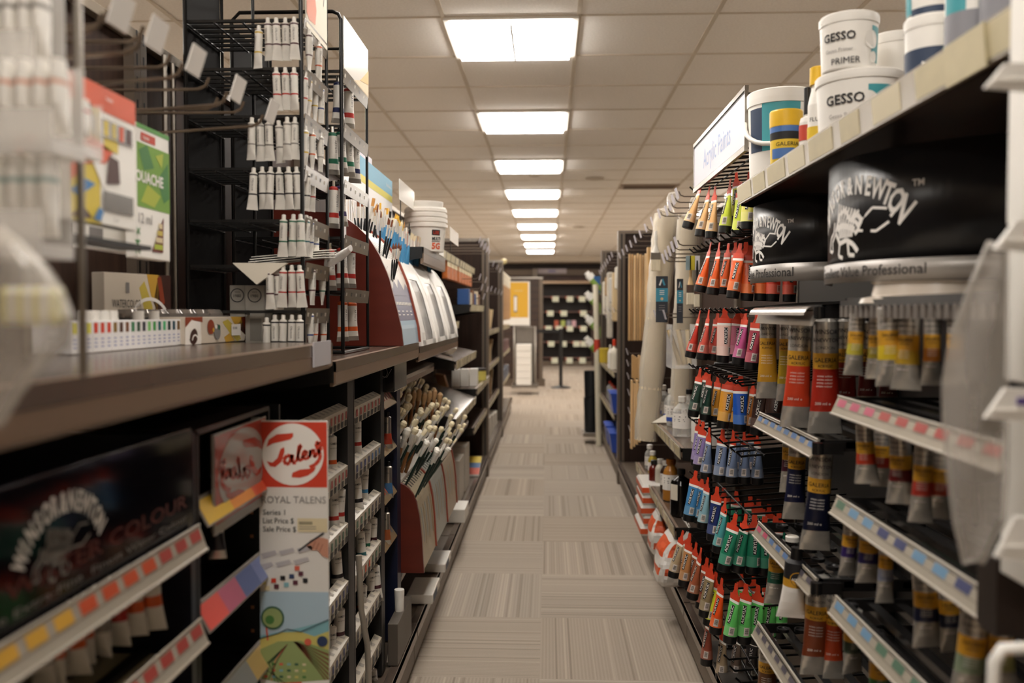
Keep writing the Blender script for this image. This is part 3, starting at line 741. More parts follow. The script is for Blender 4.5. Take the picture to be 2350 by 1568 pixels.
for (px, py, z) in ((1795, 1208, .768), (1838, 1206, .768), (1860, 1262, .768), (1905, 1260, .768), (1877, 1284, .768), (1912, 1302, .768), (1797, 1445, .522), (1837, 1446, .522), (1873, 1506, .522), (1905, 1506, .522)):
    p = at(px, py, Z=z+.004); MB().lathe([(.011, 0), (.014, 0), (.014, .007), (.011, .007), (.009, .004)], 16, 0, (p.x, p.y, z)).build('socket_ring', black_cap, d1)
for i, (px, py) in enumerate(((1818, 1234), (1857, 1233))):
    p = at(px, py, Z=.776); MB().lathe([(.014, -.004), (.0145, .006), (.012, .008), (.011, .004), (0, .004)], 20, 0, (p.x, p.y, .772)).build('plastic_ring', white_cap, loc=(p.x, p.y, .772), label='white tube cap in the black tray, %s of the two' % ('left' if i == 0 else 'right'), cat='cap')
G1 = [  # px py(shoulder) Y  colour name hex L ang tilt
 (1763, 722, 2.11, 'yellow', 'c6b02c', .2, .0195, 0), (1806, 722, 2.05, 'dull yellow', 'a88c24', .2, .0165, 0), (1838, 736, 1.86, 'orange red', 'cc4326', .225, .0235, 2), (1896, 738, 1.78, 'red', 'a82a1c', .225, .0245, 0), (1941, 738, 1.84, 'dark red', '7c1e17', .2, .0195, 0), (1992, 742, 1.86, 'deep crimson', '5e1a18', .19, .016, 0), (2040, 760, 1.9, 'maroon', '4f1717', .18, .016, 0),
 (1812, 985, 1.95, 'wine', '45192a', .14, .015, 0), (1832, 990, 1.89, 'indigo', '151938', .19, .018, 2), (1886, 1030, 1.72, 'navy', '12162b', .20, .0215, 3),
 (1785, 1240, 2.04, 'dark green', '175440', .15, .018, 2),
 (1876, 1322, 1.76, 'burnt sienna', '7a3a1e', .2, .0235, 0), (1915, 1340, 1.74, 'red orange', 'b5431f', .19, .015, 0), (1762, 1468, 2.1, 'raw umber', '5e3a1e', .18, .021, 0)]
for px, py, Y, nm, hx, L, r, tl in G1:
    hang(gal(nm, hx, L, r), px, py, Y, 'silver acrylic tube with yellow band and %s block, hanging in the far tray display' % nm, 'large silver tubes in the far tray display', tilt=tl)
G2 = [(1968, 722, 1.49, 'pale lemon', 'b7ac3e', .102, .0125, 3), (2039, 708, 1.36, 'bright yellow', 'd0b62c', .118, .0165, -2), (2012, 730, 1.46, 'dull gold', '9a8a30', .10, .012, 0), (2088, 720, 1.34, 'golden yellow', 'b8962c', .115, .0155, 2), (2140, 722, 1.32, 'amber', 'a8641c', .105, .0115, 0), (2195, 722, 1.28, 'dim amber', '8a5a20', .10, .012, 0),
 (1984, 975, 1.47, 'scarlet', 'b83c26', .098, .014, -3), (2025, 985, 1.50, 'red', '96281e', .098, .013, 0), (2066, 1000, 1.36, 'wine red', '651a1c', .105, .016, -2), (2122, 1015, 1.26, 'rose red', 'a83226', .115, .0125, 2), (2162, 1030, 1.26, 'brick', 'a33a26', .1, .012, 2),
 (1955, 1190, 1.52, 'violet', '30205a', .10, .0125, 4), (1995, 1200, 1.46, 'deep violet', '2a2352', .10, .0155, 0), (2035, 1230, 1.37, 'lilac grey', '7c8194', .105, .0105, 1), (2120, 1302, 1.27, 'dark blue', '1a1f3a', .115, .0165, -4), (2170, 1325, 1.25, 'midnight', '1a2036', .105, .0135, -6),
 (2240, 1392, 1.10, 'sage green', '7c8a72', .125, .0165, 4), (2300, 1400, 1.08, 'olive', '8a8a5a', .11, .014, 0), (2018, 1470, 1.42, 'grass green', '3c6b3c', .125, .015, 0), (1958, 1400, 1.52, 'dull green', '3a463a', .11, .0155, 0)]
for px, py, Y, nm, hx, L, r, tl in G2:
    hang(gal('near_'+nm, hx, L, r), px, py, Y, 'small silver tube with gold and %s bands in the near tray display' % nm, 'small silver tubes in the near tray display', tilt=tl, rz=R.uniform(-25, 25))
# white tube with black disc
wt = metal_proto('whitedisc', .115, .021, [(0, ink), (.28, gal_y), (.42, white_print)], cap=black_cap, name='white_paint_tube')
sh = Sheet(lambda u, v, h: ((.021+h)*math.sin(u/.021), -(.0205+h)*math.cos(u/.021)-.0004, v)); sh.disc(0, -.03, .014, 0); sh.up(); sh.ring(0, -.03, .0145, .0015, 1); sh.up(); sh.text('ACRYLIC', 0, -.033, .007, 2, 'c', bold=.02, fit=.022)
sh.build('round_emblem', [ink, gal_y, white_print], wt)
hang(wt, 1826, 1290, 1.78, 'white paint tube with a black round acrylic emblem, below the third tray', tilt=4)
# ================================================================ containers
def tub(lb, px, X=None, Y=None, z=0, r=.05, h=.1, lid=white, label=None, name='paint_tub', body=white, cat='tub', taper=.93, lidh=.018, pos=None, fnl=None):
    if pos is None: p = at(px, 700, Y=Y); pos = (p.x, Y, z)
    t = thing(name, lb, cat, pos)
    x, y, z = pos
    bd = MB().lathe([(r*taper*.97, 0), (r*taper, .003), (r, h-lidh)], 60, 0, pos).build('tub_body', body, t)
    MB().lathe([(r*1.03, h-lidh), (r*1.04, h-lidh*.6), (r*1.04, h-.003), (r*1.0, h), (0, h)], 36, 0, pos).build('lid', lid, t)
    if label:
        a0 = math.atan2(-y, -x)            # towards the aisle and the camera
        def fn(u, v, hh):
            rr = r*(taper+(1-taper)*v/h)+hh; a = a0+u/r; return (x+rr*math.cos(a), y+rr*math.sin(a), z+v)
        sh = Sheet(fn, eps=.0009); mats = label(sh, r, h); sh.build('printed_label', mats, bd)
    return t
teal = mat('teal_label', '3f9aa3', .5); navyl = mat('navy_label', '2b3c56', .5); yell = mat('yellow_label', 'e0bd2e', .45); blue_l = mat('blue_label', '4a74b4', .45); redl = mat('red_label', 'c0402c', .5); yel_lid = mat('yellow_lid', 'e8b91f', .4); gray_l = mat('grey_label', '86868c', .5)
def lab_gesso(name='GESSO', tealpos=.35):
    def f(sh, r, h):
        sh.rect(tealpos*r, .12*h, (tealpos+.6)*r, .75*h, 0, 20); sh.up(); sh.disc((tealpos-.02)*r, .5*h, .16*h, 2); sh.disc((tealpos+.1)*r, .2*h, .1*h, 2); sh.up()
        sh.text(name, -.35*r, .5*h, .2*h, 1, 'c', bold=.02); sh.text('Gesso Primer', -.35*r, .3*h, .09*h, 3, 'c'); sh.text('PRIMER', -.1*r, .08*h, .16*h, 1, 'c'); return [teal, ink, white, greyink]
    return f
shelf('right', .62, 2.33, 1.595, .45, 'bronze metal shelf holding tubs above the dark curved headers', xf=.50, tags=11)
ZS = 1.595
def lab_bucket(sh, r, h):
    sh.rect(-1.15*r, .32*h, -.6*r, .8*h, 0, 20); sh.rect(-.6*r, .32*h, .6*r, .84*h, 1, 24); sh.up(); sh.disc(-.05*r, .66*h, .09*h, 2); sh.text('BY', -.0*r, .4*h, .13*h, 2, 'c', bold=.02); return [navyl, teal, white]
bk = tub('large white bucket with teal label and curved handle, on the top right shelf', 1788, Y=2.24, z=ZS, r=.080, h=.222, lidh=.035, label=lab_bucket, name='plastic_bucket', cat='bucket')
bx, by = bk.location.x, bk.location.y
hp = []
for k in range(15):
    a = math.radians(150)+math.radians(180)*k/14
    hp.append((bx+.088*math.cos(a), by+.088*math.sin(a), ZS+.17-.085*math.sin(PI*k/14)))
MB().tube(hp, .006).build('handle', white, bk)
jar = tub('yellow lidded jar with black and blue band and yellow label', 1800, Y=1.99, z=ZS, r=.0345, h=.122, lid=yel_lid, lidh=.036, name='paint_jar', cat='jar',
    label=lambda sh, r, h: (sh.rect(-1.6*r, .0*h, .9*r, .46*h, 0, 24), sh.rect(.9*r, .0*h, 2*r, .46*h, 4, 14), sh.rect(-2*r, .46*h, 2*r, .60*h, 1, 30), sh.rect(-2*r, .60*h, 2*r, .70*h, 2, 30), sh.up(), sh.rect(-1.0*r, .12*h, .45*r, .3*h, 2, 16), sh.disc(.45*r, .2*h, .1*h, 2), sh.text('GALERIA', .1*r, .34*h, .1*h, 3, 'c', fit=1.5*r), [yell, ink, blue_l, ink, white])[-1])
def bottle(lb, px, Y, z, r, h, body, cap, label=None, neck=.35, caph=.02, name='bottle', pos=None, shoulder=.7, group=None, liquid=None, lf=.6, capr=None):
    if pos is None: p = at(px, 700, Y=Y); pos = (p.x, Y, z)
    t = thing(name, lb, 'bottle', pos, group=group); x, y, z = pos
    hb = h-caph
    MB().lathe([(r*.9, 0), (r, .004), (r, hb*shoulder), (r*.85, hb*(shoulder+.1)), (r*neck, hb*.94), (r*neck, hb)], 48, 0, pos).build('bottle_body', body, t); bd = t.children[0]
    cr = capr or r*neck*1.25
    MB().lathe([(cr, hb-.002), (cr, h-.002), (cr*.8, h)], 18, 0, pos).build('bottle_cap', cap, t)
    if liquid: MB().lathe([(r*.88, .003), (r*.96, .006), (r*.96, hb*shoulder*lf)], 20, 0, pos).build('liquid', liquid, t)
    if label:
        a0 = math.atan2(-y, -x)
        def fn(u, v, hh): a = a0+u/r; return (x+(r+hh)*math.cos(a), y+(r+hh)*math.sin(a), z+v)
        sh = Sheet(fn, eps=.0009); mats = label(sh, r, hb*shoulder); sh.build('printed_label', mats, bd)
    return t
bottle('small white bottle with black nozzle and red label on the top right shelf', 1848, 1.90, ZS, .016, .152, white, black_cap, lambda sh, r, h: (sh.rect(-1.5*r, .5*h, 1.2*r, .92*h, 0, 20), [redl])[-1], caph=.055, shoulder=.8, capr=.0075)
bottle('white bottle with yellow cap and yellow label behind the gesso tubs', 1871, 1.84, ZS, .019, .178, white, yel_lid, lambda sh, r, h: (sh.rect(-1.5*r, .2*h, 1.5*r, .55*h, 0, 20), sh.text('FLUID', 0, .65*h, .12*h, 1, 'c'), [yell, ink])[-1], caph=.035, capr=.016, neck=.6)
tub('wide white gesso tub with teal label at the bottom of a stack', 1966, Y=1.72, z=ZS, r=.078, h=.125, label=lab_gesso('GESSO', .2))
tub('narrower white gesso tub standing on the wide gesso tub', 1940, Y=1.70, z=ZS+.126, r=.052, h=.104, label=lab_gesso('GESSO', .9))
tub('plain white tub standing behind the stacked gesso tubs', 2046, Y=1.80, z=ZS, r=.048, h=.225, lidh=.02, label=lambda sh, r, h: (sh.text('GESSO', -.7*r, .6*h, .1*h, 0, 'c'), [ink])[-1])
def lab_a(sh, r, h):
    sh.rect(-1.6*r, .02*h, 1.6*r, .62*h, 0, 30); sh.up(); sh.rect(.35*r, .05*h, .95*r, .6*h, 1, 9); sh.line([(-.5*r, .05*h), (-.2*r, .45*h)], .1*h, 2); sh.line([(-.2*r, .45*h), (.15*r, .05*h)], .1*h, 1); return [navyl, teal, white]
tub('white tub with navy label bearing a white and teal letter A', 2131, Y=1.42, z=ZS, r=.041, h=.135, label=lab_a)
tub('white and teal tub stacked on the tub with letter A', 2131, Y=1.42, z=ZS+.136, r=.041, h=.13, label=lambda sh, r, h: (sh.rect(-1.4*r, .03*h, -.9*r, .8*h, 1, 9), sh.rect(-.9*r, .0, 1.5*r, .08*h, 0, 24), [navyl, teal])[-1])
tub('tall tub with grey lower half and teal stripe beside letter A tub', 2218, Y=1.30, z=ZS, r=.036, h=.24, label=lambda sh, r, h: (sh.rect(-2*r, 0, 1.6*r, .42*h, 0, 30), sh.rect(-1.2*r, .42*h, -.2*r, .9*h, 1, 12), [gray_l, teal])[-1])
tub('tall grey labelled tub nearest the camera on the top shelf', 2300, Y=1.24, z=ZS, r=.036, h=.25, label=lambda sh, r, h: (sh.rect(-2*r, 0, 1.6*r, .8*h, 0, 30), [gray_l])[-1])
big = MB(); big.obox((.495, 1.02, 1.548), (0, .10, 0), (-.004, 0, .05), (-.002, 0, 0)); big.build('shelf_label', tagm, loc=(.494, 1.07, 1.55), label='large beige label standing proud of the near end of the top right shelf', cat='label')

# ================================================================ close foreground on the right
txg = mat('dark_text_print', '4a4754', .6)
def white_pack(lb, z0, z1, x0=.470, y=.875, marks=()):
    t = thing('white_paint_box', lb, 'box', (x0+.06, y+.03, z0))
    MB().box((x0, y, z0), (x0+.12, y+.05, z1)).build('carton', white, t, bevel=.002)
    sh = Sheet(plane_fn((x0, y, z0), (1, 0, 0), (0, 0, 1), (0, -1, 0)))
    for k, L_ in enumerate(marks): sh.line([(.022+.004*(k % 2), .03+.022*k), (.030, .036+.022*k), (.024, .046+.022*k), (.034, .042+.022*k)], .004, 0)
    if marks: sh.build('box_lettering', [txg, redl], t)
white_pack('white boxed pack at the right picture edge, topmost of the column', 1.515, 1.66)
white_pack('white boxed pack at the right picture edge, below the topmost one', 1.36, 1.50, marks=(.05, .03))
white_pack('white boxed pack at the right picture edge, beside the clear bag', 1.20, 1.345, marks=(.04,))
white_pack('white boxed pack with dark upright lettering at the right edge', 1.00, 1.17, marks=(.05, .035, .06, .02))
MB().box((.50, .926, .98), (.56, .929, 1.548)).build('clip_strip', white, loc=(.53, .927, .98), label='narrow white hanging strip behind the white boxed packs at the right edge', cat='strip')
def flag(lb, py0, py1, px0, dot, Y=.84):
    a = at(px0, py1, Y=Y); b = at(2370, py0, Y=Y)
    t = thing('label_holder', lb, 'label holder', (a.x, Y, a.z))
    h = (b.z-a.z)*.62
    MB().prism([(a.x, Y, a.z), (b.x, Y, a.z+h*.0-.004), (b.x, Y, a.z+h), (a.x+.018, Y, a.z+h)], (0, .006, 0)).prism([(a.x+.006, Y-.002, a.z+h*.2), (b.x, Y-.002, a.z+h*.2), (b.x, Y-.002, a.z+h*.3), (a.x+.006, Y-.002, a.z+h*.3)], (0, .002, 0)).build('holder', white, t)
    if dot: MB().box((a.x+.028, Y-.0015, a.z+h*.45), (a.x+.042, Y, a.z+h*.7)).build('colour_mark', dot, t)
flag('white label holder at the right edge under the tall tubs', 110, 200, 2262, None)
flag('white label holder with a red mark at the right edge', 470, 570, 2285, redl)
flag('white label holder with a violet mark at the right edge', 850, 960, 2262, mat('violet_mark', '5a4a8c', .5))
flag('white label holder low at the right edge over the black bin', 1130, 1280, 2285, None)
bag = clear('clear_plastic_bag', 'd8d2ca', .28, .25)
def bagp(px, py, Y=.86): return at(px, py, Y=Y)
bg = MB(); rows = [(560, 2262, 2316), (640, 2225, 2316), (760, 2180, 2316), (880, 2160, 2316), (980, 2162, 2316), (1100, 2172, 2316), (1200, 2185, 2310), (1290, 2208, 2260)]
rg = []
for i, (py, xa, xb) in enumerate(rows):
    ring = []
    for k in range(18):
        a = 2*PI*k/18; px = (xa+xb)/2+(xb-xa)/2*math.cos(a); Y = .87+.012*math.sin(a)+.004*math.sin(3*a+i)
        ring.append(at(px, py+8*math.sin(2*a+i), Y=Y))
    rg.append(ring)
bg.rings(rg, 0); bg.build('clear_plastic_bag', bag, loc=at(2240, 900, Y=.87), label='crumpled clear plastic bag hanging in front of the near right price strips', cat='bag')
p = at(2232, 1262, Y=.98)
t = thing('black_bin', 'small open black bin on the lower right, cut by the picture edge', 'bin', (.52, .97, .93))
for a, b in (((.470, .93, .930), (.476, .972, 1.01)), ((.476, .93, .930), (.62, .936, 1.002)), ((.476, .966, .93), (.62, .972, 1.01)), ((.476, .936, .93), (.62, .966, .936))):
    MB().box(a, b).build('side' if b[2] > .95 else 'bottom', mat('bin_brown_black', '2a211d', .4), t)
rf = thing('white_wire_handle', 'rounded white tube frame at the bottom right corner', 'frame', (.43, .80, .90))
q = [at(2278, 1620, Y=.82), at(2282, 1520, Y=.82), at(2300, 1490, Y=.82), at(2380, 1486, Y=.82)]
MB().tube(q, .006).build('tube_loop', white, rf)

# ================================================================ right middle: bottles, rolls, bars
shelf('right', 3.31, 4.55, .76, .45, 'bronze shelf with clear bottles left of the hook rack', xf=.50, tags=9)
shelf('right', 3.45, 4.95, .425, .45, 'lower bronze shelf with amber and black bottles', xf=.50, tags=9)
cb_ = clear('clear_bottle', 'e6e6e2', .25, .12)
def lab_w(c=None, lo=.25, hi=.85):
    def f(sh, r, h):
        sh.rect(-1.7*r, lo*h, 1.7*r, hi*h, 0, 24); sh.up()
        if c: sh.rect(-1.7*r, lo*h, -.2*r, (lo+.16)*h, 1, 12)
        sh.rect(-.9*r, (hi-.15)*h, .4*r, (hi-.1)*h, 2, 2); sh.rect(-.9*r, (hi-.25)*h, .2*r, (hi-.22)*h, 2, 2); sh.rect(-.9*r, (hi-.32)*h, .3*r, (hi-.29)*h, 2, 2)
        return [white_print, c or white_print, greyink]
    return f
blp = mat('blue_print', '3452a8', .5)
ZB = .762
bottle('clear bottle with white cap and blue edged label, farthest on the upper bottle shelf', 1523, 4.25, ZB, .034, .16, cb_, white_cap, lab_w(blp), caph=.02)
bottle('clear bottle with white cap, second from the far end of the shelf', 1540, 4.10, ZB, .030, .155, cb_, white_cap, lab_w(blp))
bottle('taller clear bottle between the blue labelled bottles', 1548, 3.95, ZB, .032, .185, cb_, white_cap, lab_w(blp, .2, .8))
bottle('large clear solvent bottle with white label nearest the hook rack', 1567, 3.62, ZB, .038, .165, cb_, white_cap, lab_w(None, .35, .95))
bottle('clear bottle with black cap behind the large solvent bottle', 1583, 3.85, ZB, .032, .175, cb_, black_cap, lab_w(None))
t = thing('white_carton', 'white carton with orange edge on the bottle shelf', 'box', (.62, 3.42, ZB))
MB().box((.565, 3.36, ZB), (.68, 3.48, ZB+.105)).build('carton', paper, t, bevel=.001)
MB().box((.5645, 3.359, ZB+.0), (.5665, 3.37, ZB+.105)).build('orange_edge', redl, t)
ZB = .427
amber = mat('amber_glass', '8a5018', .12); amberl = mat('amber_liquid', 'a8702c', .2); blk = mat('black_glass_bottle', '0d0b0b', .12)
for i, (px, Y, r, h, body, cap, lb, lab) in enumerate((
    (1493, 4.75, .026, .13, cb_, white_cap, 'small bottle of pale oil with white cap, farthest on the lower shelf', lab_w()),
    (1500, 4.60, .024, .12, mat('yellow_oil', 'b9a13c', .2), white_cap, 'little yellow oil bottle with white cap', lab_w()),
    (1503, 4.40, .026, .105, mat('dark_red_medium', '6a1c12', .15), black_cap, 'dark red bottle with black cap on the lower shelf', None),
    (1518, 4.35, .026, .12, cream, white_cap, 'cream coloured medium bottle on the lower shelf', None),
    (1530, 4.12, .026, .15, mat('brown_medium', '3c2418', .2), white_cap, 'brown bottle with white label and cap on the lower shelf', lab_w(None, .4, .98)),
    (1542, 3.95, .036, .185, amberl, amber, 'amber liquid bottle with a large white label', lab_w(None, .42, 1.0)),
    (1566, 3.65, .045, .195, blk, black_cap, 'big black bottle with pale square label, nearest on the lower shelf', None))):
    b_ = bottle(lb, px, Y, ZB, r, h, body, cap, lab, neck=.5 if i != 6 else .3, shoulder=.72 if i != 6 else .75)
    if i == 6:
        x, y = b_.location.x, b_.location.y; a0 = math.atan2(-y, -x)-.0
        sh = Sheet(lambda u, v, hh: (x+(r+hh)*math.cos(a0+u/r), y+(r+hh)*math.sin(a0+u/r), ZB+v), eps=.0006); sh.rect(-.055, .07, -.015, .135, 0, 12); sh.build('printed_label', cream, b_)
# clay / plaster packs on the base deck
orp = mat('orange_pack_print', 'd4572c', .4); wpl = mat('white_film_pack', 'd9d5cf', .3)
ZD = .178
for i in range(5):
    z = ZD+i*.0505; t = thing('clay_pack', 'orange and white clay pack on the base deck, %s from the stack bottom' % ORD[i], 'clay pack', (.545, 4.42, z), group=None)
    dx = R.uniform(-.01, .01); rg = []
    for k, (s_, zz) in enumerate(((.92, 0), (1, .012), (1, .038), (.9, .05))):
        rg.append([(.545+dx+s_*x_, 4.42+s_*y_, z+zz) for x_, y_ in ((-.085, -.15), (.085, -.15), (.085, .15), (-.085, .15))])
    MB().rings(rg, [0, 1, 0], sm=False).build('wrapped_block', [wpl, orp], t, bevel=.003)
def sack(lb, px, Y, w_, d, h, z=ZD, seed=0, lean=0, bands=((.25, .5),)):
    p = at(px, 700, Y=Y); t = thing('plaster_bag', lb, 'bag', (p.x, Y, z)); rr = random.Random(seed); m_ = MB(); n = 18; q = 28
    rg = []
    for i in range(n+1):
        f = i/n; s_ = min(1, .72+f*4)*(1 if f < .8 else 1-.18*(f-.8)/.2); dd = min(1, .7+f*3)*(1 if f < .55 else max(.08, 1-((f-.55)/.42)**1.3)); ring = []
        for k in range(q):
            a = 2*PI*k/q; c, sn = math.cos(a), math.sin(a); e = .55; wob = 1+.05*math.sin(3*a+seed+5*f)+.04*rr.uniform(-1, 1)
            ring.append((p.x+lean*f*f*h+d/2*dd*wob*math.copysign(abs(c)**e, c), Y+w_/2*s_*wob*math.copysign(abs(sn)**e, sn)+.01*math.sin(9*f+seed), z+f*h*(1+.02*rr.uniform(-1, 1))))
        rg.append(ring)
    for i in range(n):
        for k in range(q):
            f = (i+.5)/n; org = any(a_ <= f < b_ for a_, b_ in bands) and (k % 14) not in (3, 4, 10)
            A, B = rg[i], rg[i+1]; k2 = (k+1) % q
            m_.add([A[k], A[k2], B[k2], B[k]], [(0, 1, 2, 3)], 1 if org else 0, True)
    m_.add(rg[-1], [tuple(range(q))], 0); m_.build('filled_bag', [wpl, orp], t)
sack('white plaster bag with one broad orange band, on the base deck', 1512, 4.0, .17, .085, .19, seed=1, bands=((.15, .35), (.55, .85)))
sack('near white bag with orange blocks slumping over the base deck', 1541, 3.55, .22, .13, .25, seed=2, lean=.25, bands=((.2, .35), (.5, .7)))
# canvas rolls in plastic
canvas = mat('canvas_roll_cream', 'd3c6ac', .55, 0, .05, 5); film = clear('wrap_film', 'efe9df', .22, .12)
def roll(lb, pt, pb, Y, r, Yb=None):
    a = at(*pt, Y=Y); b = at(*pb, Y=Yb or Y); t = thing('canvas_roll', lb, 'canvas roll', b)
    rr = random.Random(int(pt[0])); n = 16
    MB().tube([b.lerp(a, k/n) for k in range(n+1)], r*.93, 20).build('rolled_canvas', canvas, t)
    m_ = MB(); pts = [b.lerp(a, k/26) for k in range(27)]
    m_.tube(pts, [r*(1+.07*rr.uniform(-1, 1)) for _ in pts], 16); top = a
    m_.tube([top, top+Vector((.01, 0, .02)), top+Vector((.015, 0, .035)), top+Vector((.03, .01, .075)), top+Vector((.025, 0, .10))], [r*.9, r*.5, r*.22, r*.5, r*.28], 11)
    m_.build('plastic_wrap', film, t)
roll('tall cream canvas roll in clear wrap with twisted top, left of the hook rack', (1530, 492), (1482, 1010), 4.15, .058)
roll('second wrapped canvas roll standing behind the bristle tools', (1580, 505), (1562, 940), 3.95, .05)
roll('cream roll standing beside the stretcher bars', (1508, 545), (1500, 1000), 4.6, .03)
wood_l = mat('pine_wood', 'dbb988', .5, 0, .12, 14, (8, 8, .4))
wood_k = mat('pine_wood_darker', 'c9a26c', .5, 0, .12, 14, (8, 8, .4))
def bars(lb, px, y0, y1, Y, w_=.018, d=.04, i=0, group=None):
    a = at(px, y1, Y=Y); b = at(px, y0, Y=Y); t = MB().box((a.x-w_/2, Y-d/2, a.z), (a.x+w_/2, Y+d/2, b.z)).build('stretcher_bar', wood_l if int(px*3)%2 else wood_k, loc=(a.x, Y, a.z), bevel=.003, label=lb, cat='stretcher bar', group=group)
for i in range(8): bars('short pine stretcher bar hanging at the end panel, %s from the left' % ORD[i], 1444+i*6.2, 582+(i%3)*2, 782, 5.9-.05*i+.08*(i%2), .0115)
for i in range(3): bars('long pine stretcher bar beside the canvas roll, %s from the left' % ORD[i], 1486+i*6.5, 568, 905+i*6, 5.0, .0145)
for i in range(7): bars('small pine bar in the lower hanging bundle, %s from the left' % ORD[i], 1452+i*4.8, 815+(i % 3)*3, 868+8*(i % 2), 5.4, .012)
for i in range(6): bars('pale pine strip hanging lowest beside the end panel, %s from the left' % ORD[i], 1449+i*6, 872+(i % 2)*8, 1030-5*i, 5.3-.03*i+.03*(i%2), .0125)
# pegs with tags
tagp = mat('violet_white_tag', 'd9d4dd', .4)
rodm = mat('grey_peg_wire', '6d6258', .3, .4)
def peg(lb, y, z, x0, x1, tag=True, m=None, name='peg_hook', big=1, drop=.0, ty=0, holder=None, group=None, tz=0):
    sgn = 1 if x1 > x0 else -1
    t = thing(name, lb, 'peg hook', (x0, y, z), group=group)
    MB().tube([(x0, y, z), (x1-sgn*.02, y, z+drop), (x1-sgn*.006, y, z+drop+.006), (x1, y, z+drop+.02)], .0028, 6).build('wire_rod', m or rodm, t)
    MB().box((x0, y-.012, z-.025), (x0+sgn*.003, y+.012, z+.012)).build('back_clip', m or rodm, t)
    if tag:
        w_, h = .026*big, .034*big
        zc = z+drop+.012+tz; yy = y+ty
        MB().prism([(x1, yy-w_, zc-h*.6), (x1, yy+w_, zc-h*.6), (x1+sgn*.012, yy+w_, zc+h*.6), (x1+sgn*.012, yy-w_, zc+h*.6)], (sgn*.0015, 0, 0)).build('price_tag', holder or tagp, t)
    return t
k = 0
for i in range(9): peg('grey peg with violet tag over the stretcher bars, %s from the hook rack' % ORD[i], 3.95+i*.27, 1.70-.006*i, BR-.03, .50)
for i in range(4): peg('upper peg with clear tag left of the hook rack, %s from the right' % ORD[i], 3.40+i*.10, 1.715-.01*i, BR-.03, .50, ty=.01)
for i in range(5): peg('peg in the second row beside the hook rack, %s from the right' % ORD[i], 3.36+i*.09, 1.525-.01*i, BR-.03, .49)
for i in range(4): peg('peg with small tag in front of the canvas roll, %s from the right' % ORD[i], 3.75+i*.16, 1.25+.015*(i % 2), BR-.03, .50)
for i, z in enumerate((1.01, .94, .86, .76, .65, .54, .46)): peg('short peg with tag at the end panel, %s from the top' % ORD[i], 5.62-.04*i, z, BR-.03, .51)
# hanging cards with a letter A
def card(lb, px0, px1, py0, py1, Y):
    a = at(px0, py1, Y=Y); b = at(px1, py0, Y=Y); w_, h = b.x-a.x, b.z-a.z
    t = thing('paper_pad_card', lb, 'card', (a.x, Y, a.z)); MB().box((a.x, Y, a.z), (b.x, Y+.004, b.z)).build('card_board', mat('charcoal_card', '2f333b', .5), t)
    sh = Sheet(plane_fn((a.x, Y, a.z), (1, 0, 0), (0, 0, 1), (0, -1, 0))); sh.rect(0, h*.45, w_, h*.74, 0); sh.up()
    sh.line([(w_*.3, h*.8), (w_*.48, h*.93)], w_*.13, 1); sh.line([(w_*.52, h*.94), (w_*.72, h*.8)], w_*.16, 0)
    for k in range(3): sh.rect(w_*.3, h*(.68-.04*k), w_*.7, h*(.695-.04*k), 1); sh.rect(w_*.25, h*(.36-.05*k), w_*.75, h*(.375-.05*k), 2)
    sh.disc(w_*.5, h*.51, w_*.12, 3); sh.build('card_print', [mat('card_teal', '3f8fa8', .5), white_print, greyink, wood_l], t)
card('dark card with teal band and letter A hanging on the canvas roll', 1505, 1533, 634, 740, 3.78)
card('second dark teal banded card behind, partly hidden by the rack', 1553, 1568, 640, 742, 3.72)
def hang_brush(lb, px, y0, y1, Y, w_, hm, bmx, flip=True):
    a = at(px, y0, Y=Y); b = at(px, y1, Y=Y); t = thing('hanging_brush', lb, 'brush', b); L = a.z-b.z
    MB().lathe([(w_*.12, 0), (w_*.2, -L*.15), (w_*.16, -L*.35), (w_*.4, -L*.55)], 12, 0, (a.x, Y, a.z), sy=.5).build('handle', hm, t)
    MB().box((a.x-w_*.5, Y-.006, b.z+L*.28), (a.x+w_*.5, Y+.006, b.z+L*.46)).build('ferrule', steel, t)
    MB().box((a.x-w_*.48, Y-.007, b.z), (a.x+w_*.48, Y+.007, b.z+L*.28)).build('bristles', mat('pale_bristle', 'd8cdb4', .8, 0, .15, 60, (5, 5, .3)), t, bevel=.003)
hang_brush('white handled gesso brush hanging from the upper peg left of the rack', 1505, 530, 622, 4.06, .045, white, None)
hang_brush('flat brush hanging behind the orange tubes', 1585, 600, 700, 3.45, .03, wood_l, None)
hang_brush('narrow brush hanging beside the dark card near the rack', 1600, 598, 705, 3.4, .022, black, None)
for i, (px, c, lb) in enumerate(((1580, '8fa3a8', 'pale blue tag card on the second row peg beside the rack'), (1589, 'd2c238', 'yellow tag card on the second row peg beside the rack'), (1600, 'd8d4d4', 'white tag card on the second row peg beside the rack'))):
    a = at(px, 620, Y=3.42); MB().box((a.x-.010, 3.42, a.z), (a.x+.010, 3.423, a.z+.055)).build('tag_card', mat('tag_%d' % i, c, .5), loc=a, label=lb, cat='card')
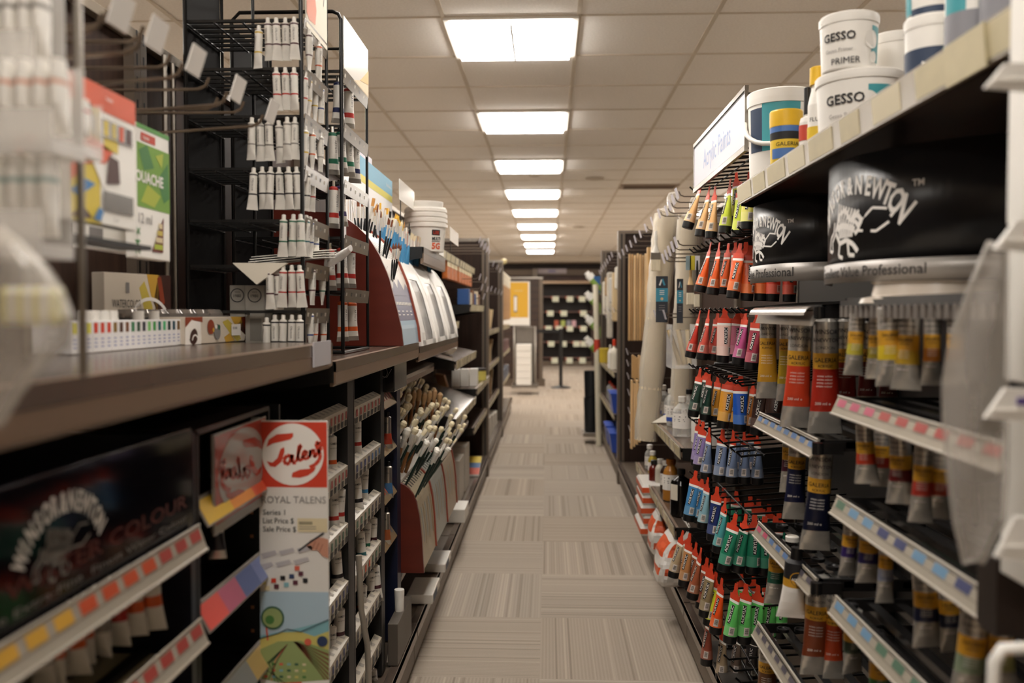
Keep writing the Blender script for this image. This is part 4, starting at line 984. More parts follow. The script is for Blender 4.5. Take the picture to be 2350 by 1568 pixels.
# clear holder with wooden pieces
t = thing('acrylic_holder', 'clear acrylic box holder with offcuts on the peg wall', 'holder', at(1570, 845, Y=3.5))
a = at(1541, 845, Y=3.5); b = at(1598, 745, Y=3.5)
for (p0, p1) in (((a.x, 3.5, a.z), (b.x, 3.503, a.z+.15)), ((a.x, 3.5, a.z), (a.x+.003, 3.66, b.z)), ((b.x, 3.5, a.z), (b.x+.003, 3.66, b.z)), ((a.x, 3.5, a.z-.003), (b.x, 3.66, a.z))):
    MB().box(p0, p1).build('side' if p1[2] > a.z+.01 else 'bottom', acr, t)
for i in range(3):
    q = at(1556+12*i, 842, Y=3.56); r_ = MB(); r_.tube([(q.x+.01, 3.56+.02*i, a.z+.01), (q.x-.035+.02*i, 3.58+.02*i, a.z+.15)], .010, 4); r_.build('wood_offcut', mat('pale_wood', 'cdb88e', .6), loc=(q.x, 3.58, a.z), label='pale wood offcut leaning in the clear holder, %s from the left' % ORD[i], cat='wood piece')
q = at(1520, 945, Y=4.1); MB().prism([(q.x-.06, 4.02, ZB+.34), (q.x+.09, 4.0, ZB+.345), (q.x+.12, 4.06, ZB+.44)], (0, .012, -.008)).build('paper_cone', cream, loc=q, label='folded cream paper piece lying behind the clear bottles', cat='paper')
# base tray in front of the rack
MB().box((.515, 2.35, .1785), (.60, 2.9, .1815)).build('metal_tray', mat('grey_deck_plate', '4b4743', .4, .3), loc=(.7, 2.6, .175), label='dark flat metal plate on the base deck under the hook rack', cat='plate')
# ================================================================ LEFT: wire tube racks on the counter
def rack(lb, xa, xb, ya, yb, z0, z1, zs, loop, mid=None, name='wire_tube_rack'):
    t = thing(name, lb, 'display rack', ((xa+xb)/2, (ya+yb)/2, z0))
    for y in (ya, yb):
        f = MB(); r = .0048 if y == ya else .004
        if loop: f.tube([(xb, y, z0), (xb, y, z1-.02), (xb-.006, y, z1-.006), (xb-.02, y, z1), (xa+.02, y, z1), (xa, y, z1-.02), (xa, y, z0)], r, 8)
        else: f.tube([(xb, y, z0), (xb, y, z1)], r, 8).tube([(xa, y, z0), (xa, y, z1)], r, 8)
        f.tube([(xa, y, z0+.004), (xb, y, z0+.004)], r, 8); f.build('upright_frame', wire, t)
    for x in (xa, xb): MB().tube([(x, ya, z0+.004), (x, yb, z0+.004)], .004, 8).build('bottom_rail', wire, t)
    MB().box((xa-.006, ya+.004, z0+.01), (xa-.003, yb-.004, z1-.03)).build('back_panel', mat('dim_black_panel', '0d0b0a', .75, spec=.08), t)
    if mid:
        MB().tube([(mid, yb, z0), (mid, yb, z1)], .004, 8).build('middle_post', wire, t)
    for z in zs:
        s_ = MB(); n = 7
        for k in range(n): y = ya+.006+(yb-ya-.012)*k/(n-1); s_.box((xa, y-.004, z-.003), (xb-.004, y+.004, z+.003))
        for k in range(5): x = xa+(xb-xa)*k/4*.98; s_.box((x, ya, z-.006), (x+.004, yb, z-.003))
        s_.build('slotted_shelf', black, t)
        c = MB(); c.obox((xb+.001, ya+.008, z-.026), (0, yb-ya-.016, 0), (.004, 0, .034), (.0015, 0, 0), 0)
        nn = 5
        for k in range(nn):
            y = ya+.012+(yb-ya-.03)*k/nn; c.obox((xb+.0022, y+.004, z-.020), (0, .013, 0), (.0025, 0, .018), (.0008, 0, 0), 1+(k % 2))
        c.build('clear_label_strip', [mat('smoked_strip', '6e665c', .2, .1), mat('smoked_tag', 'a39a8b', .4), mat('smoked_dark_tag', '2b2725', .4)], t)
    return t
R1Z = [1.892, 1.79, 1.689, 1.578, 1.467, 1.37, 1.272]
rack('tall black wire rack of small tubes on the left, nearest one', -.775, -.525, 1.862, 2.075, 1.168, 2.12, R1Z, True, mid=-.70)
R2Z = [1.86, 1.727, 1.589, 1.454, 1.322]
rack('second black wire rack with larger banded tubes, beside the red brush box', -.775, -.505, 2.14, 2.44, 1.168, 2.003, R2Z, True)
ORDL = ['top', 'second', 'third', 'fourth', 'fifth', 'sixth', 'lowest']
rows1 = [ # row, y shoulder, [(px,band)...]
 (0, 60, [(594, 'yellow', 72), (615, 'maroon', 54), (634, 'maroon', 54), (655, 'maroon', 54), (675, 'maroon', 52)]),
 (1, 168, [(634, 'red', 168), (655, 'red', 168), (675, 'red', 168)]),
 (2, 283, [(578, 'grey', 283), (597, 'grey', 286), (617, 'grey', 284), (640, 'grey', 290), (659, 'grey', 282), (677, 'grey', 282)]),
 (3, 396, [(582, 'black', 398), (602, 'black', 396), (621, 'black', 396), (641, 'black', 397), (662, 'black', 396), (681, 'black', 396)]),
 (4, 505, [(651, 'green', 506), (673, 'green', 505), (690, 'green', 505)]),
 (5, 625, [(619, 'maroon', 626), (636, 'maroon', 628), (650, 'red', 622), (670, 'red', 622), (688, 'red', 622)]),
 (6, 738, [(612, 'black', 742), (631, 'black', 736), (650, 'black', 736), (670, 'black', 736), (688, 'black', 736)])]
for r_, y0_, lst in rows1:
    for i, (px, c, py) in enumerate(lst):
        p = at(px, py, Y=1.853+.012*(i % 2)); proto = wtube(c)
        place(proto, p, (R.uniform(-.04, .04), R.uniform(-.05, .05), R.uniform(-.5, .5)), 'small white tube, %s from left on the %s tier of the near wire rack' % (ORD[i], ORDL[r_]), 'small tubes on the near wire rack')
front1 = [(0, [(709, 'maroon', 80, 1.90), (731, 'orange', 106, 1.99)]), (1, [(698, 'red', 178, 1.88), (708, 'yellow', 185, 1.93), (722, 'yellow', 198, 1.99), (736, 'blue', 205, 2.03)]),
 (2, [(700, 'yellow', 302, 1.88), (716, 'orange', 308, 1.94), (735, 'grey', 316, 2.01)]), (3, [(704, 'black', 402, 1.9), (716, 'red', 406, 1.96)]),
 (4, [(703, 'teal', 507, 1.89), (712, 'blue', 510, 1.93), (724, 'blue', 515, 1.99)]), (5, [(716, 'maroon', 620, 1.94), (739, 'green', 624, 2.04)]), (6, [(712, 'blue', 722, 1.92), (722, 'orange', 722, 1.97), (742, 'orange', 724, 2.05)])]
for r_, lst in front1:
    for i, (px, c, py, Y) in enumerate(lst):
        place(wtube(c), at(px, py, Y=Y), (0, 0, 1.3+R.uniform(-.3, .3)), 'small %s banded tube, %s on the aisle side, %s tier, near rack' % (c, ORD[i], ORDL[r_]), 'small tubes on the near wire rack')
front2 = [(0, [(777, 'navy', 192, 2.17), (800, 'red', 206, 2.26)]), (1, [(762, 'green', 308, 2.14), (781, 'green', 306, 2.20), (800, 'green', 318, 2.27), (815, 'navy', 336, 2.34)]),
 (2, [(765, 'red', 432, 2.14), (781, 'purple', 430, 2.19)]), (3, [(756, 'red', 575, 2.13), (784, 'red', 572, 2.20), (805, 'red', 576, 2.30)]), (4, [(786, 'orange', 695, 2.20), (808, 'orange', 697, 2.31)])]
def bigtube(c):
    return metal_proto('big_'+c, .098, .0125, [(0, bm(c)), (.06, tw), (.62, bm(c)), (.74, tw), (.88, tgrey)], cap=chrome, text=[('ARTISTS', -.001, -.016, .0085, 0, dict(rot=-PI/2)), ('OIL COLOUR', .008, -.012, .006, 0, dict(rot=-PI/2))], ang=280)
for r_, lst in front2:
    for i, (px, c, py, Y) in enumerate(lst):
        place(bigtube(c), at(px, py, Y=Y), (0, R.uniform(-.03, .03), .5+R.uniform(-.3, .3)), 'larger white tube with %s bands, %s on the %s tier, second rack' % (c, ORD[i], ORDL[r_]), 'larger tubes on the second wire rack')
# header cards on the racks
t = thing('header_card', 'orange and cream header card on top of the near wire rack', 'card', (-.52, 1.97, 1.885))
MB().box((-.522, 1.885, 1.885), (-.519, 2.06, 2.10)).build('card_board', cream, t)
sh = Sheet(plane_fn((-.519, 1.885, 1.885), (0, 1, 0), (0, 0, 1), (1, 0, 0))); sh.poly([(0, .03), (.02, .02), (.07, .025), (.08, .06), (.065, .1), (.09, .15), (.08, .215), (0, .215)], 0); sh.up(); sh.line([(.11, .12), (.13, .16), (.15, .12), (.14, .09)], .004, 1); sh.build('card_print', [mat('salmon_print', 'cf7d62', .5), greyink], t)
t = thing('header_card', 'glossy white header card on top of the second wire rack', 'card', (-.5, 2.29, 1.87))
MB().box((-.502, 2.145, 1.865), (-.499, 2.432, 1.995)).build('card_board', mat('glossy_white_card', 'e9e6df', .12), t)
sh = Sheet(plane_fn((-.499, 2.145, 1.865), (0, 1, 0), (0, 0, 1), (1, 0, 0))); sh.poly([(.10, .0), (.29, .0), (.29, .05), (.22, .03)], 0); sh.up(); sh.poly([(.18, .02), (.29, .035), (.29, .075)], 1); sh.build('card_print', [mat('tan_print', 'c4b08c', .5), mat('ochre_print', 'b99a55', .5)], t)
# clear scoop
sc = MB(); rg = []
for k in range(9):
    f = k/8; w_ = .02+.018*math.sin(PI*min(1, f*1.1)); c = Vector((-.525+.012*f, 2.06+.02*f, 1.385)).lerp(Vector((-.475, 2.10, 1.425)), f)
    rg.append([(c.x, c.y+w_*math.cos(a), c.z+.012*math.sin(a)*(1-.3*f)) for a in [2*PI*j/14 for j in range(14)]])
sc.rings(rg); sc.build('clear_tube_packet', clear('clear_scoop', 'e4e2de', .4, .1), loc=(-.47, 2.1, 1.40), label='clear plastic scoop shaped packet sticking out between the wire racks', cat='packet')
# paper pads leaning in rack
pd = MB()
for i in range(4): pd.prism([(-.66, 1.90+.01*i, 1.375+.006*i), (-.50, 1.93+.01*i, 1.392+.006*i), (-.50, 2.06, 1.400+.006*i), (-.66, 2.05, 1.382+.006*i)], (0, 0, .0016))
pd.build('paper_sheets', paper, loc=(-.58, 1.98, 1.372), label='loose white paper sheets lying on a middle tier of the near wire rack', cat='paper')
MB().prism([(-.672, 1.845, 1.376), (-.553, 1.845, 1.376), (-.62, 1.845, 1.330)], (0, .01, .0)).build('folded_paper', cream, loc=(-.6, 1.85, 1.33), label='folded grey white paper corner hanging below the loose sheets', cat='paper')
# grey cartons behind rack with round emblem
gcard = mat('grey_carton', '8a857d', .5)
for i, (px0, px1, py0, Y) in enumerate(((528, 562, 655, 1.90), (563, 606, 655, 1.885), (607, 640, 700, 1.90), (641, 690, 702, 1.91))):
    a = at(px0, 760, Y=Y); b = at(px1, py0, Y=Y); z0 = 1.169
    t = thing('grey_carton', 'grey carton inside the near wire rack, %s from the left' % ORD[i], 'box', (a.x, Y, z0))
    MB().box((a.x, Y, z0), (b.x, Y+.05, b.z)).build('carton', gcard, t, bevel=.001)
    sh = Sheet(plane_fn((a.x, Y, z0), (1, 0, 0), (0, 0, 1), (0, -1, 0))); w_ = b.x-a.x; h = b.z-z0
    if i < 2: sh.ring(w_/2, h-.022, .0155, .0022, 0); sh.text('SINCE', w_/2, h-.016, .004, 0, 'c'); sh.text('1980', w_/2, h-.026, .009, 0, 'c', bold=.01); sh.up()
    sh.rect(w_*.25, h*.25, w_*.85, h*.55, 1); sh.build('carton_print', [ink, mat('carton_window', '6a665f', .4)], t)

# ---- paint sets lying on the near shelf
ZN = 1.2075+.001
def sw_list(): return [('e2dc5a', 3), ('d9432a', 3), ('8a6a2c', 1), ('4a2a1a', 1), ('7a4a2a', 1), ('2c7a4a', 1), ('2a4a34', 1), ('1c1c30', 1), ('7ac46a', 1), ('3a9a4a', 1), ('1c6a6a', 1), ('4aba7a', 1), ('1c3a34', 1), ('1c4a5a', 1), ('7a5a2a', 1), ('4a3a1c', 1), ('c2d23a', 1)]
ya, yb, xm = 1.26, 1.685, -.70
swl = [h for h, n in sw_list() for _ in range(n)]
for g_ in range(7):
    y0_ = ya+(yb-ya)*g_/7; y1_ = ya+(yb-ya)*(g_+1)/7
    t = thing('paint_bottle_pack', 'white pack of three paint bottles with colour squares, %s from the left' % ORD[g_], 'paint set', (xm, (y0_+y1_)/2, ZN))
    MB().box((xm-.06, y0_+.001, ZN), (xm, y1_-.001, ZN+.049)).build('carton', mat('bright_white_card', 'efeeee', .35), t, bevel=.001)
    sh = Sheet(plane_fn((xm, y0_, ZN), (0, 1, 0), (0, 0, 1), (1, 0, 0))); ms = []
    for k in range(3):
        c = swl[(g_*3+k) % len(swl)]; u = (k+.5)*(y1_-y0_)/3; ms.append(mat('dot_'+c, c, .5)); sh.rect(u-.0055, .030, u+.0055, .046, len(ms)-1)
    ms.append(mat('lilac_ink', '9aa0c4', .6))
    for k in range(3):
        u = (k+.5)*(y1_-y0_)/3
        for j in range(3): sh.rect(u-.005, .008+.006*j, u+.004, .010+.006*j, 3)
    sh.build('colour_squares', ms, t)
    if g_ in (1, 2, 4, 5):
        for q in ((0,) if g_ in (4, 5) else (0, 1)):
            yy = y0_+.012+.028*q; MB().lathe([(.009, 0), (.0092, .002), (.0092, .014), (.0085, .016)], 16, 0, (xm-.02, yy, ZN+.049)).build('bottle_cap', white_cap, t)
brownp = mat('swirl_brown', '3e2119', .4); rustp = mat('swirl_rust', '8a3a1e', .4); goldp = mat('swirl_gold', 'c79c3a', .4); olivep = mat('olive_yellow', 'c2ae4a', .4)
def swirl(sh, w_, h, full=True):
    sh.poly([(w_*.80, h), (w_*.72, h*.6), (w_*.85, h*.25), (w_*.83, 0), (w_, 0), (w_, h)], 1); sh.poly([(w_*.62, h), (w_*.68, h*.7), (w_*.78, h*.5), (w_*.82, h), ], 2); sh.poly([(w_*.5, h*.8), (w_*.58, h*.9), (w_*.7, h*.55), (w_*.78, h*.1), (w_*.72, 0), (w_*.62, h*.3)], 3); sh.up()
    sh.poly([(w_*.78, h*.95), (w_*.84, h*.98), (w_*.9, h*.6), (w_*.84, h*.5)], 4); sh.poly([(w_*.52, h*.2), (w_*.6, h*.35), (w_*.68, h*.05), (w_*.55, 0)], 2); sh.up()
    sh.ring(w_-h*.44, h*.25, h*.42, h*.05, 0, 20, 0, PI); sh.ring(w_-h*.44, h*.2, h*.22, h*.05, 0, 20, -.5, PI)
SW = [white_print, brownp, goldp, olivep, rustp, ink, greyink]
# standing watercolor box
a = at(240, 712, Y=1.60); b = at(392, 712, Y=1.77); zt = at(240, 624, Y=1.60).z
t = thing('watercolor_set_box', 'standing cream box lettered WATERCOLOR with gold brown swirls', 'box', (a.x, 1.60, ZN)); d = (b-a); d.z = 0; L = d.length; d.normalize(); nn = Vector((d.y, -d.x, 0))
MB().obox((a.x, a.y, ZN), d*L, (0, 0, zt-ZN), -nn*.03).build('carton', mat('cream_carton', 'cfc4b4', .45), t, bevel=.0015)
sh = Sheet(plane_fn((a.x, a.y, ZN), d, (0, 0, 1), nn)); h = zt-ZN
swirl(sh, L, h); sh.text('WATERCOLOR', L*.1, h*.52, h*.16, 5, fit=L*.42); sh.text('COMPACT PAINT SET', L*.14, h*.40, h*.085, 5, fit=L*.34); sh.rect(L*.30, h*.72, L*.35, h*.87, 6); sh.build('box_print', SW, t)
# swirl palette box
a = at(424, 792, Z=ZN); b = at(584, 781, Z=ZN); zt = at(424, 728, Y=a.y).z
t = thing('palette_set_box', 'low cream box with swirl pattern and two paint pans at shelf end', 'box', (a.x, a.y, ZN)); d = (b-a); d.z = 0; L = d.length; d.normalize(); nn = Vector((d.y, -d.x, 0)); h = zt-ZN
MB().obox((a.x, a.y, ZN), d*L, (0, 0, h), -nn*.06).build('carton', mat('cream_carton', 'cfc4b4', .45), t, bevel=.0015)
sh = Sheet(plane_fn((a.x, a.y, ZN), d, (0, 0, 1), nn)); swirl(sh, L, h)
sh.rect(0, 0, L*.2, h, 0); sh.up(); sh.poly([(0, h*.62), (L*.08, h*.9), (L*.22, h*.8), (L*.22, h), (0, h)], 4); sh.disc(L*.10, h*.3, h*.3, 1); sh.up(); sh.ring(L*.12, h*.2, h*.45, h*.07, 0, 20, -.3, PI); sh.ring(L*.12, h*.15, h*.22, h*.06, 0, 20, -.5, PI)
sh.disc(L*.33, h*.62, h*.26, 4, ry=h*.28); sh.disc(L*.42, h*.42, h*.24, 6, ry=h*.3); sh.up(); sh.disc(L*.40, h*.62, h*.08, 0); sh.disc(L*.36, h*.5, h*.08, 2); sh.disc(L*.44, h*.6, h*.1, 7); sh.rect(L*.62, h*.25, L*.76, h*.7, 0); sh.up(); sh.text('00 001', L*.64, h*.5, h*.14, 5)
sh.build('box_print', SW+[mat('pan_green', '1c5a3c', .4)], t)
# clear blister tray
bl = thing('blister_palette', 'black palette under a glossy clear blister lid behind the swirl box', 'palette', at(450, 740, Z=ZN)); q = at(450, 745, Z=ZN)
a = at(300, 745, Y=1.62); b = at(525, 735, Y=1.845); d = b-a; d.z = 0; L = d.length; d.normalize(); nn = Vector((d.y, -d.x, 0))
MB().obox((a.x, a.y, ZN), d*L, (0, 0, .052), -nn*.07).build('palette_base', mat('dull_black_tray', '1c1a19', .3), bl)
m_ = MB()
for k in range(7):
    c = Vector((a.x, a.y, ZN+.052))+d*(L*(k+.5)/7)-nn*.035; m_.lathe([(.026, 0), (.026, .008), (.02, .016), (0, .018)][:4], 16, 0, tuple(c), caps=False)
m_.obox((a.x, a.y, ZN+.052), d*L, (0, 0, .004), -nn*.07); m_.build('blister_lid', mat('glossy_blister', '8c8580', .06, .5), bl)
# price pegs on the left slat wall
pegm = mat('brown_grey_peg', '7a6c5e', .25, .7)
for i, (px, py, Y) in enumerate(((275, 38, 1.02), (357, 88, 1.12), (446, 148, 1.24), (542, 212, 1.41), (620, 262, 1.58))):
    p = at(px, py, Y=Y); zb = p.z-.05
    peg('chrome peg with curled white price card on the left slat wall, %s from the left' % ORD[i], Y-.04, zb, BL+.03, p.x, True, pegm, big=.9, drop=.02, holder=white_print, tz=.02, ty=.03)
for i, (px, py, Y) in enumerate(((480, 205, 1.50), (560, 258, 1.62), (330, 95, 1.18), (392, 155, 1.30), (250, 60, 1.05), (500, 250, 1.56))):
    p = at(px, py, Y=Y); peg('bare chrome peg on the left slat wall, number %s counted down the slope' % ['one', 'two', 'three', 'four', 'five', 'six'][i], Y, p.z, BL+.03, p.x, False, pegm)
# hanging box sets: planes facing the aisle
def boxset(name, lb, px0, px1, pyt, pyb, Xp, prt, mats, th=.02, body=white, hz=None):
    """face lies in the plane X=Xp"""
    y0_ = at(px0, 700, X=Xp).y; y1_ = at(px1, 700, X=Xp).y
    zt = at(px1, pyt, X=Xp).z; zb = at(px1, pyb, X=Xp).z
    t = thing(name, lb, 'paint set', (Xp, (y0_+y1_)/2, zb))
    MB().box((Xp-th, y0_, zb), (Xp, y1_, zt)).build('carton', body, t, bevel=.0015)
    sh = Sheet(plane_fn((Xp, y0_, zb), (0, 1, 0), (0, 0, 1), (1, 0, 0))); prt(sh, y1_-y0_, zt-zb); sh.build('box_print', mats, t)
    return t, y0_, y1_, zb, zt
greenp = mat('leaf_green', '6f9a34', .5); dgreen = mat('deep_green', '3f7a3c', .5); grellow = mat('yellow_green', 'a8b43a', .5)
def p_gouache(sh, w_, h):
    sh.rect(0, h*.38, w_, h*.86, 0); sh.rect(0, h*.965, w_, h, 3); sh.up(); sh.poly([(w_*.05, h*.8), (w_*.3, h*.86), (w_*.5, h*.7), (w_*.2, h*.66)], 1); sh.poly([(w_*.6, h*.62), (w_*.95, h*.78), (w_*.98, h*.5), (w_*.8, h*.45)], 1); sh.poly([(w_*.3, h*.56), (w_*.7, h*.5), (w_*.5, h*.4), (w_*.1, h*.42)], 2); sh.poly([(w_*.55, h*.8), (w_*.8, h*.84), (w_*.75, h*.72)], 2)
    sh.rect(w_*.12, h*.88, w_*.55, h*.94, 4); sh.up(); sh.text('GOUACHE', w_*.78, h*.57, h*.115, 5, 'r', bold=.03, fit=w_*.98); sh.text('TALENS', w_*.17, h*.895, h*.03, 5, bold=.02)
    sh.text('12 ml', w_*.02, h*.26, h*.11, 6); sh.text('24 x', w_*.05, h*.03, h*.11, 1, rot=PI/2, bold=.02)
    sh.poly([(w_*.40, h*.06), (w_*.75, h*.06), (w_*.78, h*.34)], 7); sh.up()
    for k, c in enumerate((2, 8, 9, 8)): sh.rect(w_*(.47+.05*k), h*(.08+.055*k), w_*.73, h*(.12+.055*k), c)
boxset('gouache_set', 'white and green hanging gouache paint set box on the left', 318, 392, 316, 601, -.66, p_gouache, [greenp, dgreen, grellow, mat('flap_green', '5f9a52', .5), redl, white_print, greyink, mat('maroon_triangle', '6a1f1c', .5), mat('cream_dot', 'd8c8a0', .5), olivep])
boxset('gouache_set', 'second white gouache box hanging behind, its lower left corner showing', 200, 318, 290, 585, -.70, lambda sh, w_, h: sh.rect(w_*.05, h*.05, w_*.3, h*.15, 0), [greyink])
yelp = mat('poster_yellow', 'd0b93c', .5); brn = mat('poster_brown', '4a2a24', .5); orr = mat('poster_orange', 'd2552f', .5); blp2 = mat('poster_blue', '3a78b0', .5)
def p_red(sh, w_, h):
    sh.rect(0, h*.82, w_, h, 0); sh.rect(0, 0, w_*.42, h*.82, 1); sh.up()
    sh.poly([(0, h*.25), (w_*.2, h*.4), (w_*.5, h*.45), (w_*.62, h*.55), (w_*.3, h*.62), (0, h*.58)], 0); sh.poly([(w_*.15, h*.82), (w_*.3, h*.84), (w_*.35, h*.7), (w_*.2, h*.68)], 2); sh.rect(w_*.48, h*.55, w_*.70, h*.70, 1)
    sh.poly([(0, h*.2), (w_*.2, h*.3), (w_*.35, h*.28), (w_*.1, h*.16)], 3); sh.poly([(0, h*.02), (w_*.15, h*.12), (w_*.3, h*.03)], 2); sh.up()
    sh.poly([(w_*.5, h*.3), (w_*.55, h*.52), (w_*.7, h*.5), (w_*.72, h*.33)], 2); sh.poly([(w_*.28, h*.52), (w_*.45, h*.42), (w_*.5, h*.28), (w_*.44, h*.28), (w_*.3, h*.44), (w_*.15, h*.5)], 4); sh.up()
    sh.rect(w_*.3, h*.64, w_*.93, h*.77, 5); sh.rect(w_*.45, h*.11, w_*.93, h*.25, 6); sh.up()
    for k in range(5): sh.rect(w_*(.35+.12*k), h*.65, w_*(.42+.12*k), h*.76, [7, 1, 8, 0, 2][k])
    sh.text('TALENS', w_*.5, h*.91, h*.03, 4, bold=.02); sh.text('12 ml', w_*.6, h*.04, h*.035, 5); sh.text('OIL', w_*.02, h*.45, h*.1, 4, bold=.03); sh.poly([(w_*.3, h*.03), (w_*.38, h*.12), (w_*.45, h*.1), (w_*.4, h*.02)], 3)
RM = [orr, yelp, brn, blp2, white_print, mat('window_dark', '55483c', .2), mat('window_grey', '6a6660', .25), mat('window_cream', 'cdbf8a', .4), olivep]
boxset('paint_set', 'white paint set with orange header flap and yellow brown artwork, front one', 165, 316, 240, 532, -.56, p_red, RM)
boxset('paint_set', 'matching orange and yellow paint set hanging just behind the front one', 130, 250, 235, 505, -.585, p_red, RM)
boxset('paint_set', 'third orange topped paint set at the left behind white tube boxes', 40, 120, 180, 500, -.60, p_red, RM)
MB().box((-.60, 1.0, at(250, 540, X=-.56).z-.012), (-.555, 1.21, at(250, 540, X=-.56).z-.006)).build('box_shelf_strip', blackp, loc=(-.58, 1.1, 1.3), label='thin black ledge strip under the orange topped paint sets', cat='strip')
# chrome vertical posts on left wall in front
for i, (px, Xp) in enumerate(((383, -.79), (402, -.80))):
    y = at(px, 600, X=Xp).y; MB().tube([(Xp, y, 1.215), (Xp, y, 1.80)], .0055, 10).build('chrome_post', steel, loc=(Xp, y, 1.21), label='thin vertical metal post at the end of the near left shelf, %s' % ('left one' if i == 0 else 'right one'), cat='post')
y = 1.02; MB().tube([(-.62, y, 1.215), (-.62, y, 1.7)], .005, 10).build('chrome_post', steel, loc=(-.62, y, 1.21), label='thin vertical post crossing the orange paint sets on the left', cat='post')
MB().tube([(-.455, .84, 1.2085), (-.455, .84, 1.86)], .004, 10).build('chrome_post', steel, loc=(-.455, .84, 1.2085), label='thin upright post behind the clear trays of white tubes', cat='post')
# blurry clear trays full of white tubes in the very near left
tray_clear = clear('milky_clear_tray', 'f6f4f0', .3, .2)
wcol = ['orange', 'red', 'grey', 'teal', 'maroon']
def tube_tray_near(lb, px0, px1, pyt, pyb, Y, n, dx, band, idx, both=True):
    a = at(px0, pyb, Y=Y); b = at(px1, pyt, Y=Y)
    t = thing('hanging_tube_tray', lb, 'display tray', (a.x, Y, a.z))
    m_ = MB(); w_ = b.x-a.x; h = b.z-a.z
    m_.box((a.x, Y, a.z), (b.x, Y+.05, a.z+.012)); m_.box((a.x, Y-.002, a.z), (b.x, Y, a.z+h*.45)); m_.build('tray_front', tray_clear, t)
    MB().box((a.x, Y+.05, a.z), (b.x, Y+.052, b.z)).build('tray_back', tray_clear, t)
    for k in range(n):
        u = a.x+(k+.5)*w_/n
        pr = metal_proto('near_%s' % band, .105, .0115, [(0, white), (.08, white), (.12, bm(band)), (.2, white), (.3, white)], cap=white, capr=.8, caph=.02)
        sc_ = (h-.02)/.125
        o = place(pr, (u, Y+.025, b.z-.022*sc_), (0, 0, 0), 'white tube in a clear tray at the far left, %s in the %s tray' % (ORD[k], idx), 'white tubes in the clear near left trays')
        o.scale = (min(1.0, w_/n/.0255), 1, sc_)
tube_tray_near('clear tray of white tubes at the top left corner', -60, 75, -60, 175, .78, 4, 0, 'grey', 'topmost')
tube_tray_near('clear tray of white tubes below the top left corner, nearer', -80, 118, 120, 350, .74, 5, 0, 'blush', 'second')
tube_tray_near('clear tray of white tubes beside the orange paint sets', 100, 172, 215, 352, .84, 3, 0, 'red', 'middle right')
tube_tray_near('clear tray of white tubes in the lower left cluster', -90, 92, 345, 590, .74, 5, 0, 'mist', 'lowest')
# big clear clamshell in the near left
cl = MB(); rg = []
for i, (py, xa, xb, dd) in enumerate(((520, -60, 10, .02), (560, -60, 60, .04), (610, -60, 110, .05), (670, -60, 150, .06), (730, -60, 172, .06), (790, -60, 160, .06), (850, -60, 100, .05), (910, -60, 50, .04), (980, -60, 8, .02))):
    rg.append([at((xa+xb)/2+(xb-xa)/2*math.cos(2*PI*k/20), py, Y=.60+dd*math.sin(2*PI*k/20)*.6) for k in range(20)])
cl.rings(rg); q = at(60, 900, Y=.6); t = thing('clear_clamshell', 'big clear plastic clamshell bulging at the left edge over the shelf', 'packaging', q)
cl.build('clamshell_bubble', clear('clamshell', 'cfc8be', .25, .12), t)
m_ = MB()
for k in range(7):
    p0 = at(20+18*k, 745, Y=.60); m_.lathe([(.004, 0), (.006, .004), (.006, .022), (.004, .026)], 12, k % 2, tuple(p0))
m_.build('small_contents', [mat('pale_yellow_pan', 'e6df9a', .4), white], t)
# ================================================================ LEFT: brush boxes
mahog = mat('mahogany_laminate', '5e2318', .35, 0, .12, 6, (1, 1, 4)); mahog_e = mat('mahogany_edge', '8a3f2c', .35)
def prof(pts, Y): return [at(px, py, Y=Y) for px, py in pts]
P1 = [(p.x, p.z) for p in prof([(925, 795), (921, 755), (912, 715), (893, 640), (870, 585), (845, 545), (820, 520), (795, 502), (760, 488)], 2.68)]
Z1 = 1.168
P1[0] = (P1[0][0], Z1)
def panel(parent, P, y, th, zb, xback, m, dx=0, name='side_panel', dz=0):
    pts = [(x+dx, y, max(z+dz, zb)) for x, z in P]+[(xback, y, P[-1][1]+dz+.01), (xback, y, zb)]
    return MB().prism(pts, (0, th, 0)).build(name, m, parent)
def front_sheet(P, y0, y1, off=-.008):
    """sheet following the curve; u along Y from y0, v = 0..1 up the curve"""
    Q = [Vector((x, 0, z)) for x, z in P]; s_ = [0]
    for a, b in zip(Q, Q[1:]): s_.append(s_[-1]+(b-a).length)
    def f(u, v, h):
        d = max(0, min(.9999, v))*s_[-1]; i = max(j for j in range(len(s_)-1) if s_[j] <= d); t_ = (d-s_[i])/(s_[i+1]-s_[i])
        p = Q[i].lerp(Q[i+1], t_); tg = (Q[i+1]-Q[i]).normalized(); nn = Vector((tg.z, 0, -tg.x))
        p = p+nn*(off+h); return (p.x, y0+u, p.z)
    return f
def vrect(sh, u0, v0, u1, v1, m, n=10):
    for k in range(n): sh.rect(u0, v0+(v1-v0)*k/n, u1, v0+(v1-v0)*(k+1)/n, m)
